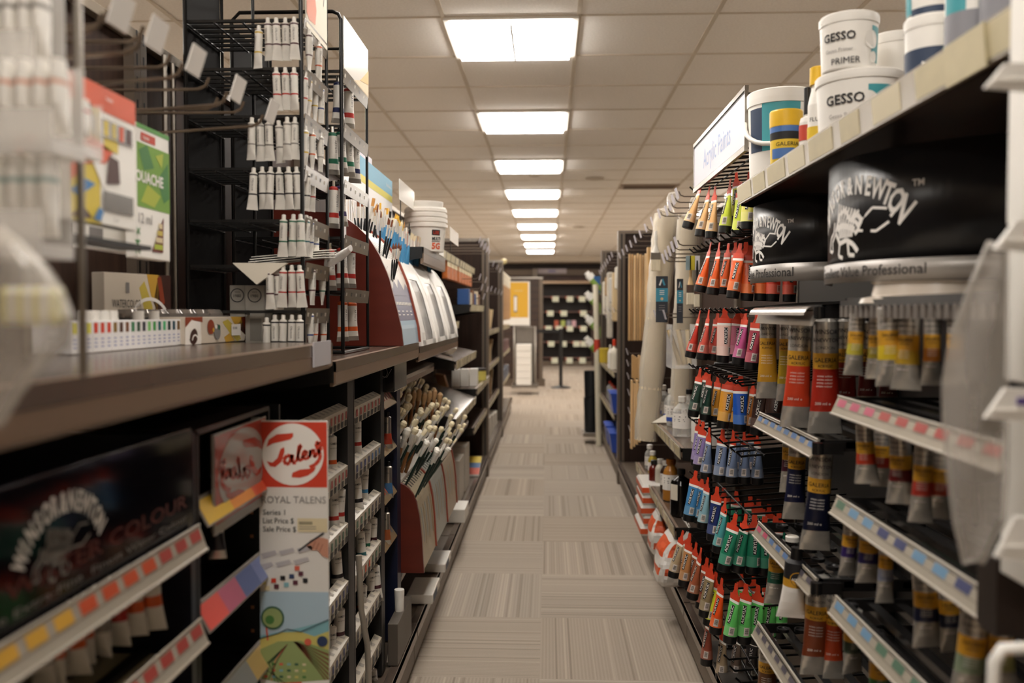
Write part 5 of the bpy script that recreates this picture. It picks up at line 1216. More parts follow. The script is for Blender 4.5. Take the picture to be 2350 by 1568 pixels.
# --- brush prototypes; origin at the handle bottom, +z to the bristles
BR_ = {}
def brush(key, hm, tipm, L=.17, hr=.0035, fl=.03, tl=.02, tw_=.0045, shape='flat', ferr=None):
    ferr = ferr or mat('ferrule_silver', 'dad6cd', .3, .35)
    if key in BR_: return BR_[key]
    t = thing('paint_brush', 'proto', 'brush'); a = L-fl-tl
    MB().lathe([(hr*.6, 0), (hr, a*.3), (hr*1.25, a*.75), (hr*.9, a)], 8).build('handle', hm, t)
    flat = .45 if shape in ('flat', 'fan') else 1
    MB().rings([flat_ring(hr*.95, hr*.95, a, 8), flat_ring(max(hr, tw_*.9), max(.0012, tw_*.9*flat), a+fl, 8)], 0).build('ferrule', ferr, t)
    z = a+fl
    if shape == 'flat': rg = [flat_ring(tw_, tw_*.4, z, 8), flat_ring(tw_*1.05, tw_*.35, z+tl*.7, 8), flat_ring(tw_*.95, .0008, z+tl, 8)]
    elif shape == 'fan': rg = [flat_ring(tw_*.5, .002, z, 8), flat_ring(tw_*1.6, .0018, z+tl*.6, 8), flat_ring(tw_*2.1, .001, z+tl, 8)]
    elif shape == 'round': rg = [flat_ring(tw_*.8, tw_*.8, z, 8), flat_ring(tw_*.9, tw_*.9, z+tl*.4, 8), flat_ring(.0004, .0004, z+tl, 8)]
    elif shape == 'angle': rg = [flat_ring(tw_, tw_*.4, z, 8), [(x, y, z+tl*(.6+.4*(x/tw_+1)/2)) for x, y, _ in flat_ring(tw_, .001, z, 8)]]
    else: rg = [flat_ring(tw_*.8, tw_*.8, z, 8), flat_ring(tw_*1.2, tw_*1.2, z+tl*.45, 8), flat_ring(tw_*1.1, tw_*1.1, z+tl*.8, 8), flat_ring(tw_*.4, tw_*.4, z+tl, 8)]
    MB().rings(rg, 0).build('bristles', tipm, t); BR_[key] = t; t['fresh'] = 1; t['L'] = L; return t
def aim(a, b, spin=0):
    d = (Vector(b)-Vector(a)).normalized(); return (d.to_track_quat('Z', 'Y') @ Euler((0, 0, spin)).to_quaternion()).to_euler()
brist = {n: mat('bristle_'+n, h, .8, 0, .12, 80, (4, 4, .3)) for n, h in dict(brown='6e3a20', gold='d9a838', cream='e3d6b4', black='17120f', rust='7c4428', tan='c08a4a', white='e9e5da').items()}
blk_h = mat('black_brush_handle', '15161a', .25); blu_h = mat('blue_brush_handle', '4488b4', .3); grn_h = mat('dark_green_handle', '14261f', .25); nat_h = mat('natural_handle', '8a5c34', .4); red_h = mat('wine_handle', '6a2a20', .3)
bw = thing('brush_display_box', 'mahogany red brush display box with curved sides on the left counter', 'brush display', (-.65, 2.87, Z1))
panel(bw, P1, 2.68, .014, Z1, -.845, mahog); panel(bw, P1, 3.052, .014, Z1, -.845, mahog_e)
MB().box((-.845, 2.694, Z1), (-.835, 3.052, P1[-1][1])).build('back_board', mahog, bw)
sh = Sheet(front_sheet(P1, 2.694, 3.052), eps=.0006); W_ = .358
vrect(sh, 0, 0, W_, 1, 0, 22); sh.up()
vrect(sh, 0, 0, W_, .16, 1); vrect(sh, 0, .16, W_, .33, 2, 8); sh.up()
sh.poly([(0, .33), (0, .40), (.05, .37), (.10, .43), (.14, .38), (.2, .45), (.26, .37), (.31, .42), (W_, .38), (W_, .33)], 2); vrect(sh, .03, .0, .3, .13, 4); sh.up()
for k in range(11): sh.rect(.02+.03*k, .265, .042+.03*k, .285, 0)
for r_ in range(2):
    for k in range(4): sh.rect(.03+.08*k, .195+.025*r_, .07+.08*k, .202+.025*r_, 3)
for k in range(10):
    vrect(sh, .02+.033*k, .60, .026+.033*k, .72, 5, 5); sh.disc(.023+.033*k, .50+.012*(k % 3), .003, 5, 8)
sh.build('front_board', [mat('pale_board', 'd9d4cc', .35), mat('sky_blue_board', '9fb9c9', .35), mat('slate_violet_board', '6a6a80', .35), white_print, mat('soft_blue_board', 'b4c6d2', .4), ink], bw)
b_black = lambda tip, shp: brush('bk_%s_%s' % (tip, shp), blk_h, brist[tip], .165, .0035, .045, .028, .006, shp)
n = 0
for (bx, by, tx_, ty_, Y, tip, shp) in ((871, 568, 875, 482, 2.76, 'brown', 'angle'), (881, 575, 894, 500, 2.80, 'brown', 'angle'), (888, 584, 909, 503, 2.84, 'white', 'flat'), (884, 580, 901, 505, 2.87, 'rust', 'flat'),
    (899, 622, 903, 558, 2.74, 'brown', 'round'), (903, 626, 909, 556, 2.78, 'brown', 'round'), (907, 622, 916, 556, 2.82, 'brown', 'round'), (906, 630, 921, 560, 2.85, 'brown', 'round'),
    (818, 528, 807, 462, 2.74, 'white', 'flat'), (822, 532, 822, 458, 2.78, 'rust', 'flat'), (828, 534, 832, 458, 2.82, 'rust', 'flat'), (834, 538, 843, 456, 2.88, 'tan', 'round'), (842, 542, 858, 455, 2.93, 'tan', 'flat'), (846, 545, 866, 466, 2.98, 'tan', 'round'),
    (812, 522, 800, 462, 2.80, 'white', 'flat'), (855, 556, 868, 470, 2.92, 'rust', 'flat'), (838, 540, 838, 462, 2.9, 'white', 'flat'), (826, 533, 814, 460, 2.86, 'tan', 'flat'), (865, 565, 858, 478, 2.98, 'tan', 'flat')):
    a = at(bx, by, Y=Y); b = at(tx_, ty_, Y=Y); pr = b_black(tip, shp); d = (b-a).normalized(); L = (b-a).length; sc_ = max(.6, min(1.0, (L+.03)/.165)); a2 = b-d*(.165*sc_)
    o = place(pr, a2, aim(a2, b, R.uniform(0, 3)), 'black handled brush standing in the mahogany brush box, %s from the left' % ['first', 'second', 'third', 'fourth', 'fifth', 'sixth', 'seventh', 'eighth', 'ninth', 'tenth', 'eleventh', 'twelfth', 'thirteenth', 'fourteenth', 'fifteenth', 'sixteenth', 'seventeenth', 'eighteenth', 'nineteenth'][sorted(range(19), key=lambda i: [871, 881, 888, 884, 899, 903, 907, 906, 818, 822, 828, 834, 842, 846, 812, 855, 838, 826, 865][i]).index(n)], None); o.scale = (sc_,)*3; n += 1
# --- white acrylic brush bins
P2 = [(x+.004, 1.152+(z-Z1)*.93) for x, z in P1]
wbin = mat('white_bin_plastic', 'f3f0ea', .35)
ys = [3.09, 3.50, 3.90, 4.30]
for i in range(3):
    y0, y1 = ys[i], ys[i+1]-.01
    t = thing('brush_bin', 'white brush bin with curved clear front, %s from the mahogany box' % ORD[i], 'brush bin', (-.65, (y0+y1)/2, 1.152))
    panel(t, P2, y0, .016, 1.152, -.845, wbin); panel(t, P2, y1-.016, .016, 1.152, -.845, wbin)
    sh = Sheet(front_sheet(P2, y0+.016, y1-.016, -.004), eps=.0005); w_ = y1-y0-.032
    vrect(sh, 0, 0, w_, .04, 0, 2); vrect(sh, 0, 0, .09, 1, 0, 20); vrect(sh, w_-.09, 0, w_, 1, 0, 20); vrect(sh, .07, .54, w_-.06, .95, 0, 14)
    sh.build('front_frame', wbin, t)
    sh = Sheet(front_sheet(P2, y0+.016, y1-.016, -.02), eps=.0005); vrect(sh, 0, .04, w_, .62, 0, 14); sh.up()
    vrect(sh, .05, .30, w_-.06, .45, 1, 5); vrect(sh, .06, .12, w_*.6, .2, 2, 3); sh.disc(w_*.4, .5, .03, 3, 16, ry=.03)
    sh.build('inner_board', [mat('inner_grey', 'beb8af', .4), mat('inner_pale', 'cdc9c2', .4), mat('inner_greenish', '77807a', .5), mat('inner_rust', '8a5a48', .5)], t)
    sh = Sheet(front_sheet(P2, y0+.016, y1-.016, -.006), eps=.0004); vrect(sh, .09, .04, w_-.09, .54, 0, 14); sh.build('clear_front', acr, t)
    MB().box((-.845, y0, 1.152), (-.835, y1, P2[-1][1])).build('back_board', wbin, t)
rr = random.Random(5); cnt = 0
def blue(tip, shp, big=1): return brush('bl_%s_%s_%s' % (tip, shp, big), blu_h, brist[tip], .17, .0040*big, .04, .024, .0055*big, shp)
specs = []
for row in range(3):
    for k in range(11):
        Y = 3.13+.033*k; f = [.985, .86, .72][row]; pt = front_sheet(P2, 0, 1, 0)(0, f, 0)
        specs.append((Vector((pt[0]-.0, Y+rr.uniform(-.006, .006), pt[2]+rr.uniform(-.0, .03))), rr.choice(['gold', 'cream', 'gold', 'tan', 'white', 'black']), rr.choice(['flat', 'round', 'flat']), 'first', 'back front middle'.split()[[0, 2, 1][row]]))
for k in range(5): pt = front_sheet(P2, 0, 1, 0)(0, .74, 0); specs.append((Vector((pt[0], 3.53+.05*k, pt[2]-.01)), 'cream', 'fan', 'second', 'front'))
for k in range(4): pt = front_sheet(P2, 0, 1, 0)(0, .93, 0); specs.append((Vector((pt[0], 3.54+.05*k, pt[2]-.01)), rr.choice(['gold', 'black', 'rust']), 'mop', 'second', 'back'))
for k in range(2): pt = front_sheet(P2, 0, 1, 0)(0, .72, 0); specs.append((Vector((pt[0], 4.02+.06*k, pt[2]-.02)), 'white', 'fan', 'third', 'front'))
cn = {}
for p, tip, shp, binn, row in specs:
    k = (binn, row); cn[k] = cn.get(k, 0)+1; pr = blue(tip, shp, 1.25 if shp in ('fan', 'mop') else 1)
    q = p+Vector((rr.uniform(-.01, .02), rr.uniform(-.02, .02), .17))
    a = p-(q-p).normalized()*.04
    place(pr, a, aim(a, q, rr.uniform(-.5, .5)), 'blue handled brush, %s in the %s row of the %s white bin' % (ORD[cn[k]-1], row, binn), None)
# --- chart behind the boxes
ch = thing('brush_chart', 'white brush chart with blue and yellow top bands behind the mahogany box', 'poster', (-.62, 3.1, 1.45))
MB().box((-.623, 2.62, 1.46), (-.62, 3.48, 1.79)).build('chart_board', mat('bright_white_card', 'efeeee', .35), ch)
sh = Sheet(plane_fn((-.62, 2.62, 1.46), (0, 1, 0), (0, 0, 1), (1, 0, 0))); sh.rect(0, .27, .86, .33, 0); sh.rect(0, .245, .86, .27, 1); sh.up()
for k in range(26):
    u = .02+.032*k; hh = .05+.05*((k*7) % 5)/5; sh.rect(u, .10, u+.004, .10+hh, 2 if k % 3 else 3); sh.rect(u, .10+hh, u+.004, .115+hh, 4)
sh.text('Brush Selection', .84, .295, .018, 5, 'r'); sh.build('chart_print', [mat('chart_blue', '6aa8c4', .5), mat('chart_yellow', 'd9cc52', .5), mat('chart_ochre', 'c08a3c', .5), greyink, mat('chart_brown', '6a4424', .5), white_print], ch)
c2 = thing('header_card', 'pale lilac card standing behind the blue topped brush chart', 'card', (-.66, 2.95, 1.78)); MB().box((-.663, 2.78, 1.74), (-.66, 3.28, 1.845)).build('card_board', mat('lilac_card', 'c9c4d0', .4), c2)
# --- upper shelf with nested buckets
shelf('left', 3.52, 4.26, 1.535, .40, 'upper left metal shelf carrying the nested white buckets', xf=-.50, th=.05, lip=.06, m=post_m)
a = at(980, 570, Y=3.9)
t = thing('nested_buckets', 'stack of nested white buckets with red and orange printed label', 'bucket', (a.x, 3.86, 1.537)); cx, cy = a.x, 3.86
m_ = MB(); zt = 1.537
m_.lathe([(.078, 0), (.088, .105)], 40, 0, (cx, cy, zt), caps=False); m_.lathe([(0, 0), (.078, .0)], 40, 0, (cx, cy, zt), caps=False); m_.build('bottom_bucket', mat('bucket_white', 'ece8e0', .35), t)
for k in range(4):
    z = zt+.105+.022*k; MB().lathe([(.088-.001*k, 0), (.0965-.001*k, .001), (.0965-.001*k, .014), (.089, .016), (.088, .022)], 40, 0, (cx, cy, z), caps=False).build('bucket_rim', mat('bucket_white', 'ece8e0', .35), t)
MB().lathe([(.074, 0), (.077, .022), (.077, .028), (0, .028)], 40, 0, (cx, cy, zt+.19)).build('top_lid', mat('bucket_white', 'ece8e0', .35), t)
a0 = math.atan2(-cy, -cx)+.55
sh = Sheet(lambda u, v, h: (cx+(.078+.01*v/.105+h)*math.cos(a0+u/.085), cy+(.078+.01*v/.105+h)*math.sin(a0+u/.085), zt+v), eps=.0012)
for s_ in range(8): sh.rect(-.020+.005*s_, .068, -.015+.005*s_, .092, 0)
sh.up(); sh.text('LEE', 0, .073, .019, 1, 'c', bold=.03); sh.text('MULTI', .002, .047, .019, 2, 'c', bold=.05, fit=.042); sh.text('5G', .002, .010, .036, 3, 'c', bold=.04)
sh.rect(-.02, .040, .022, .043, 2)
sh.build('bucket_label', [ink, redl, ink, mat('orange_label_print', 'd9582a', .5)], t)
def stand_card(lb, px0, px1, pyt0, pyt1, pyb0, X, name='price_card'):
    y0 = at(px0, 500, X=X).y; y1 = at(px1, 500, X=X).y; zt = at(px0, pyt0, X=X).z; zb = at(px0, pyb0, X=X).z
    t = thing(name, lb, 'price card', (X, (y0+y1)/2, zb))
    MB().box((X-.002, y0, zb), (X, y1, zt)).build('card_holder', mat('glossy_white_card', 'e9e6df', .12), t)
    MB().tube([(X-.001, y0+.03, zb), (X-.001, y0+.03, 1.54)], .002, 6).build('stem', black, t)
stand_card('glossy white price card on a thin stem beside the nested buckets', 917, 951, 410, 450, 458, -.58)
stand_card('white price card right of the nested buckets', 1033, 1052, 520, 540, 552, -.43)
MB().box((-.62, 3.54, 1.537), (-.57, 3.72, 1.60)).build('salmon_box', mat('salmon_card', 'c98a78', .5), loc=(-.6, 3.63, 1.537), label='salmon pink box on the upper shelf under the price card', cat='box', bevel=.001)
MB().box((-.60, 4.02, 1.537), (-.50, 4.20, 1.66)).build('white_carton', paper, loc=(-.55, 4.1, 1.537), label='plain white carton beside the nested buckets', cat='box', bevel=.001)

# ================================================================ LEFT: lower brush box
P3 = [(p.x, p.z) for p in prof([(973, 1316), (971, 1289), (968, 1235), (963, 1190), (956, 1155), (948, 1135), (938, 1122), (926, 1113), (914, 1108)], 2.94)]
ZL = P3[0][1]
lb_ = thing('brush_display_box', 'low mahogany brush display box with white tipped brushes near the floor', 'brush display', (-.65, 3.5, ZL))
for y in (2.94, 3.29, 3.67, 4.05): panel(lb_, P3, y, .016, ZL, -.80, mahog if y < 3 else mahog_e, name='divider_panel' if y > 3 else 'side_panel')
MB().box((-.81, 2.94, ZL), (-.80, 4.066, .90)).build('back_board', mahog, lb_)
MB().prism([(-.50, 2.956, .70), (-.80, 2.956, .86), (-.80, 2.956, .85), (-.50, 2.956, .69)], (0, 1.09, 0)).build('slotted_deck', mat('slot_deck', 'c9c4ba', .5), lb_)
for i, (y0, y1) in enumerate(((2.956, 3.29), (3.306, 3.67), (3.686, 4.05))):
    sh = Sheet(front_sheet(P3, y0, y1, -.006), eps=.0006); w_ = y1-y0
    vrect(sh, 0, 0, w_, 1, 0, 20); sh.up()
    for k in range(7): vrect(sh, .02+k*w_/7.5, .2+.05*(k % 2), .035+k*w_/7.5, .62, 1+k % 2, 6); 
    for k in range(9): vrect(sh, .012+k*w_/9.3, .86, .026+k*w_/9.3, .99, 3, 3)
    sh.build('front_board', [mat('board_%d' % i, ('b3a68c', 'a7aaa2', 'b0a28c')[i], .4), mat('board_tan', '9c8a6a', .5), mat('board_blue_grey', '8f9a9c', .5), ink], lb_)
shelf('left', 2.95, 4.06, ZL-.002, .40, 'dark low shelf carrying the mahogany box of pale tipped brushes', xf=-.50, m=black)
tips = ['white', 'cream', 'cream', 'white', 'cream']
rr = random.Random(8)
for row in range(8):
    for k in range(16):
        Y = 2.975+.068*k+rr.uniform(-.01, .01); f = row/7; X = -.465-.30*f; Z = .665+.17*f
        if rr.random() < .08: continue
        hm = grn_h if row < 5 else rr.choice([nat_h, blk_h, red_h]); key = 'lg%d_%s_%s' % (k % 3, hm.name, 'w' if k < 5 and row < 2 else 'c')
        pr = brush(key, hm, brist['white'] if k < 5 and row < 2 else brist['cream'], .29, .0045, .05, .032, .0105 if k % 3 != 1 else .008, ('mop', 'flat', 'mop')[k % 3])
        a = Vector((X, Y, Z-.05)); b = a+Vector((.115+rr.uniform(-.03, .03), rr.uniform(-.02, .02), .22+rr.uniform(-.03, .02)))
        o = place(pr, a, aim(a, b, rr.uniform(0, 3)), 'pale tipped brush, %s from the near end in the %s row of the low box' % (ORD[k], ORD[row]), None); s_ = .66+.34*f+rr.uniform(-.04, .06); o.scale = (min(1, s_+.15), min(1, s_+.15), s_)
for i, (px, py) in enumerate(((938, 980), (953, 990), (965, 985), (925, 1000), (930, 1010))):
    b = at(px, py, Y=3.02+.03*i); a = b-Vector((.07, 0, .20)); pr = brush('mopw', nat_h, brist['white'], .21, .006, .03, .045, .0115, 'mop')
    place(pr, a, aim(a, b), 'big white mop brush at the near corner of the low box, %s' % ORD[i], None)
for i in range(7):
    b = at(938+i*12, 905-4*(i % 3), Y=3.4+.06*i); a = b-Vector((.03, 0, .24)); pr = brush('wood_tool', nat_h, mat('beige_handle_end', 'b08c62', .5), .25, .006, .03, .05, .010, 'mop', nat_h)
    place(pr, a, aim(a, b), 'brown wooden tool standing at the back of the low brush box, %s' % ORD[i], None)

# ================================================================ LEFT: slanted and flat shelves beyond
shelf('left', 3.06, 3.98, 1.04, .40, 'narrow dark slanted shelf under the white brush bins', xf=-.52, slant=.07)
shelf('left', 4.29, 5.46, 1.03, .40, 'slanted shelf with a pale bowl, left of the aisle', xf=-.455, slant=.10, tags=6)
shelf('left', 4.29, 5.46, .745, .40, 'second slanted shelf with pale lip above the low brushes', xf=-.455, slant=.14, tags=5)
shelf('left', 5.51, 6.68, .79, .43, 'flat shelf with white boxes and a yellow tub', xf=-.45, tags=6)
shelf('left', 5.51, 6.68, .54, .43, 'dark flat shelf under the white box shelf', xf=-.47, tags=6)
shelf('left', 5.51, 6.62, 1.32, .35, 'labelled shelf with small blue cream and brown packs', xf=-.49, tags=9)
shelf('left', 5.51, 6.62, 1.60, .35, 'upper shelf with beige tags above the orange packs', xf=-.56, tags=7, slant=.03)
shelf('left', 4.30, 5.46, 1.60, .35, 'upper dark shelf of orange packs left of the aisle', xf=-.56, tags=5, slant=.05)
shelf('left', 4.30, 5.46, 1.215, .35, 'middle shelf with beige labels behind the brush bins', xf=-.56, tags=6)
MB().lathe([(.03, 0), (.05, .03), (.053, .032)], 24, 0, (-.53, 4.6, 1.052)).build('bowl', cream, loc=(-.53, 4.6, 1.052), label='small pale bowl on the slanted shelf', cat='bowl')
for i in range(3):
    x = -.62+.055*i; MB().box((x, 5.62+.03*i, .792), (x+.05, 5.70+.03*i, .905)).build('white_carton', paper, loc=(x, 5.65, .792), label='small white carton on the flat shelf, %s from the left' % ORD[i], cat='box', bevel=.001)
MB().prism([(-.70, 5.56, .792), (-.64, 5.56, .792), (-.665, 5.56, .87), (-.72, 5.56, .88)], (0, .08, 0)).build('kraft_box', mat('kraft', '9a6f44', .6), loc=(-.68, 5.6, .792), label='tilted kraft brown box left of the white cartons', cat='box')
tub('yellow labelled tub with dark lid on the flat white box shelf', 1100, Y=6.2, z=.792, r=.048, h=.085, lid=mat('dark_lid', '3a3430', .4), body=mat('pale_yellow_tub', 'd8cc6a', .4), taper=1.0)
for i in range(3): bottle('small white bottle with red cap beside the yellow tub, %s' % ORD[i], 1076+4*i, 5.95+.1*i, .792, .018, .10-.01*i, white, redl)
rr = random.Random(3)
for i in range(8):
    y = 4.95+.19*i+(.06 if i > 2 else 0); x = -.56
    t = thing('orange_pack', 'orange and white pack in the row behind the brush bins, %s from the left' % ORD[i], 'pack', (x, y, 1.46))
    MB().box((x-.03, y-.085, 1.46), (x, y+.085, 1.575)).build('pack_body', mat('orange_brown_pack', 'b9652a', .45, 0, .3, 30), t, bevel=.003)
    MB().box((x, y-.085, 1.53), (x+.001, y+.085, 1.575)).build('pack_header', mat('cream_header', 'd9c9a0', .5), t)
for i in range(6):
    y = 5.56+.16*i; z = 1.42-.02*(i % 2); MB().box((-.57, y-.06, 1.322), (-.50, y+.05, z)).build('small_pack', mat(('blue_pack', 'cream_pack', 'brown_pack')[i % 3], ('28508a', 'cfc0a2', '7a5232')[i % 3], .45), loc=(-.54, y, 1.322), label='small %s pack on the labelled shelf near the end panel, %s from the left' % (('blue', 'cream', 'brown')[i % 3], ORD[i]), cat='pack', bevel=.002)
for i in range(8): peg('peg with clear tag near the top of the left bay, %s from the left' % ORD[i], 5.56+.13*i, 1.72-.015*(i % 2), BL+.03, -.44)
for i in range(5): peg('peg with tag at mid height beside the dark end panel, %s from the left' % ORD[i], 5.7+.18*i, 1.49-.06*(i % 3), BL+.03, -.45)
# floor level boxes
for i, (y, z0, z1, w_) in enumerate(((5.05, .18, .31, .16), (5.05, .312, .43, .14), (5.42, .18, .34, .14), (5.42, .342, .45, .12))):
    MB().box((-.50-w_, y-.13, z0), (-.50, y+.13, z1)).build('white_carton', mat('grey_white_carton', 'b9b2a6', .6), loc=(-.55, y, z0), label='white carton on the left base deck, %s' % ('lower near one', 'upper near one', 'lower far one', 'upper far one')[i], cat='box', bevel=.002)
MB().box((-.62, 4.35, .60), (-.49, 5.1, .615)).build('paper_pads', cream, loc=(-.55, 4.7, .60), label='pale paper pads stacked flat behind the low brushes', cat='paper pad')
shelf('left', 4.29, 5.46, .598, .38, 'low flat shelf with pale paper pads', xf=-.50)
t = thing('magazine', 'magazine with yellow blue and red cover on the base deck', 'magazine', (-.52, 6.0, .18))
MB().prism([(-.56, 5.8, .18), (-.46, 5.8, .18), (-.46, 6.05, .26), (-.56, 6.05, .26)], (0, 0, .012)).build('pages', paper, t)
sh = Sheet(lambda u, v, h: (-.56+u, 5.8+v, .192+v*.32+h)); sh.rect(.0, 0, .1, .09, 0); sh.rect(0, .09, .1, .16, 1); sh.rect(0, .16, .1, .25, 2); sh.build('cover', [mat('cover_red', 'c2543c', .4), mat('cover_blue', '4a6a94', .4), mat('cover_yellow', 'd2b83c', .4)], t)
for i, (y, c, lb) in enumerate(((4.62, 'd9d5cc', 'clear lidded white tub on the low left deck'), (3.75, 'e6e2da', 'white box with dark front on the deck under the brush box'), (3.35, 'dcd6cb', 'flat white box nearer on the deck under the brush box'))):
    x = -.44; MB().box((x-.09, y-.12, .18), (x+.01, y+.1, .215 if i else .25)).build('white_carton', mat('deck_box_%d' % i, c, .5), loc=(x, y, .18), label=lb, cat='box', bevel=.003)
    if i: MB().box((x+.011, y-.1, .185), (x+.012, y, .21)).build('dark_label', mat('navy_label', '2b3c56'), loc=(x+.011, y, .185), label='dark blue label on the front of the deck box, %s' % ('farther' if i == 1 else 'nearer'), cat='label')

# ================================================================ LEFT: tube displays below the counter
cream_strip = mat('cream_plastic_strip', 'c0b7a6', .3); slotm = mat('slot_black', '171514', .5)
XS = -.50
def pillar(lb, y0, y1, z1=1.10, m=blackp, x0=-.86, x1=-.498, parent=None, name='side_panel'):
    return MB().box((x0, y0, .178), (x1, y1, z1)).build(name, m, parent)
def slot_strip(parent, y0, y1, z, cols, n, h=.046):
    """angled cream strip, colour marks above and black slots below"""
    m_ = MB(); hx = .018; ts = .016
    m_.prism([(XS+.002, y0, z), (XS+.002-.022, y0, z+.010), (XS-.03, y0, z-.01), (XS, y0, z-h)], (0, y1-y0, 0), 0)
    for k in range(n):
        y = y0+(k+.5)*(y1-y0)/n; wd = (y1-y0)/n*.2
        m_.quad((XS+.0028, y-wd, z-.008), (XS+.0028, y+wd, z-.008), (XS+.0028, y+wd, z-.026), (XS+.0028, y-wd, z-.026), 1+k*len(cols)//n)
        m_.quad((XS-.018, y-wd, z+.0095), (XS-.018, y+wd, z+.0095), (XS-.004, y+wd, z+.0038), (XS-.004, y-wd, z+.0038), len(cols)+2)
        m_.quad((XS+.0022, y-wd*1.5, z-.029), (XS+.0022, y+wd*1.5, z-.029), (XS+.0012, y+wd*1.5, z-h+.002), (XS+.0012, y-wd*1.5, z-h+.002), len(cols)+1)
    return m_.build('slot_strip', [cream_strip]+[swatch[c] for c in cols]+[slotm, mat('pale_grey_mark', '9a9287', .5)], parent)
def shelf_rack(lb, y0, y1, zs, colsl, n, pw=.05, m=blackp):
    t = thing('tube_shelf_display', lb, 'tube display', (-.68, (y0+y1)/2, .178))
    MB().box((-.86, y0, .178), (-.85, y1, 1.10)).build('back_panel', blackp, t)
    pillar('', y1-pw, y1, m=m, parent=t); pillar('', y0, y0+.008, m=m, parent=t)
    for i, z in enumerate(zs):
        slot_strip(t, y0+.01, y1-pw, z, colsl[i % len(colsl)], n)
        tr = MB()
        for k in range(4): x = -.84+.08*k; tr.box((x, y0+.008, z-.03), (x+.03, y1-pw, z-.022))
        tr.box((XS-.035, y0+.008, z-.03), (XS-.03, y1-pw, z-.0)); tr.build('tube_tray', tray_m, t)
    return t
shelf_rack('black tube display right behind the tall flag sign', 1.60, 2.22, [1.035, .890, .745, .600, .457, .31], [['orange', 'red'], ['red'], ['blue', 'navy', 'green'], ['red', 'navy'], ['grey', 'navy'], ['grey']], 15, pw=.065)
shelf_rack('second black tube display with pale slotted strips beside the flag sign', 2.225, 2.64, [1.026, .880, .733, .588, .44, .296], [['red'], ['navy', 'blue'], ['green', 'grey'], ['orange', 'green'], ['grey'], ['grey']], 7, pw=.055)
navyp = mat('navy_panel', '141a33', .4)
e_ = thing('tube_shelf_display', 'narrow tube display with navy side panel and clear lips', 'tube display', (-.68, 2.8, .178))
MB().box((-.86, 2.645, .178), (-.85, 2.93, 1.12)).build('back_panel', blackp, e_); pillar('', 2.865, 2.93, z1=1.13, m=navyp, parent=e_)
for i, z in enumerate((1.02, .875, .725, .578)):
    s_ = MB(); s_.obox((XS-.03, 2.65, z), (0, .21, 0), (.03, 0, -.045), (.002, 0, .002), 0); s_.tube([(XS, 2.65, z-.045), (XS, 2.86, z-.045)], .003, 6, 0); s_.tube([(XS-.03, 2.65, z), (XS-.03, 2.86, z)], .0035, 6, 0)
    for k in range(5): s_.obox((XS-.022, 2.665+.04*k, z-.009), (0, .018, 0), (.012, 0, -.018), (.001, 0, .001), 1)
    s_.build('clear_lip', [mat('amber_clear_lip', '9a8466', .15, .2), swatch[('red', 'navy', 'orange', 'grey')[i]]], e_)
    MB().box((-.85, 2.65, z-.03), (XS-.03, 2.86, z-.022)).build('tube_tray', cream_strip, e_)
# tubes hanging in them: (px, py shoulder, Y, band, display words)
def gtube(c, L=.105):
    return metal_proto('gam_%s_%.2f' % (c, L), L, .0135, [(0, tw), (.52, bm(c)), (.62, tw), (.9, tgrey)], cap=chrome, capr=.5, caph=.004, text=[('GAMBLIN', 0, -.018, .0075, 0, dict(al='c', bold=.01, fit=.019)), ('ARTIST OIL', 0, -.028, .004, 0, dict(al='c'))], ang=292, cat='paint tube')
HG = [(760, 1003, 2.02, 'orange', 'first strip behind the sign'), (764, 1132, 2.02, 'red', 'second strip behind the sign, left'), (781, 1124, 2.10, 'red', 'second strip behind the sign, right'), (771, 1266, 2.06, 'black', 'third strip behind the sign'),
      (779, 1398, 2.10, 'maroon', 'fourth strip behind the sign, right'), (760, 1440, 2.02, 'maroon', 'fourth strip behind the sign, left'), (818, 968, 2.32, 'red', 'top strip of the second display'),
      (836, 1078, 2.40, 'sky', 'second strip of the second display, right'), (817, 1098, 2.31, 'black', 'second strip of the second display, left'), (856, 1190, 2.50, 'maroon', 'third strip of the second display, right'), (842, 1202, 2.45, 'green', 'third strip, middle of the second display'), (826, 1222, 2.36, 'teal', 'third strip of the second display, left'),
      (861, 1300, 2.52, 'maroon', 'fourth strip, right end of the second display'), (850, 1312, 2.46, 'black', 'fourth strip, middle of the second display'), (832, 1345, 2.36, 'orange', 'fourth strip, left end of the second display'), (855, 1538, 2.50, 'orange', 'lowest strip of the second display')]
for px, py, Y, c, wd in HG:
    Y = min(.517*2013/(1258-px), 2.142 if px < 795 else 2.572)
    place(gtube(c), at(px, py, Y=Y), (R.uniform(-.08, .04), R.uniform(-.08, .08), R.uniform(-.2, .5)), 'white metal tube with %s band, %s' % (c, wd), None)
for i, (px, py, Y, nm, hx) in enumerate(((889, 958, 2.74, 'red', 'b0402c'), (891, 1072, 2.76, 'blue', '3f74a8'), (886, 1178, 2.72, 'orange', 'a85a2c'))):
    pr = metal_proto('clr'+nm, .10, .012, [(0, alu), (.5, mat('clrband_'+nm, hx, .4)), (.85, alu)], cap=black_cap, text=[('OIL', 0, -.02, .007, 0, dict(al='c'))])
    place(pr, at(px, py, Y=Y), (0, 0, .4), 'silver tube with %s band behind the clear lips of the navy display' % nm, None)
t = thing('plastic_box', 'black box wrapped in shiny plastic on top of the navy display', 'box', (-.62, 2.68, 1.02))
a = at(850, 905, Y=2.62); b = at(905, 832, Y=2.62); MB().box((a.x, 2.62, 1.03), (b.x, 2.85, b.z)).build('carton', mat('film_black', '1a1817', .12), t, bevel=.003)
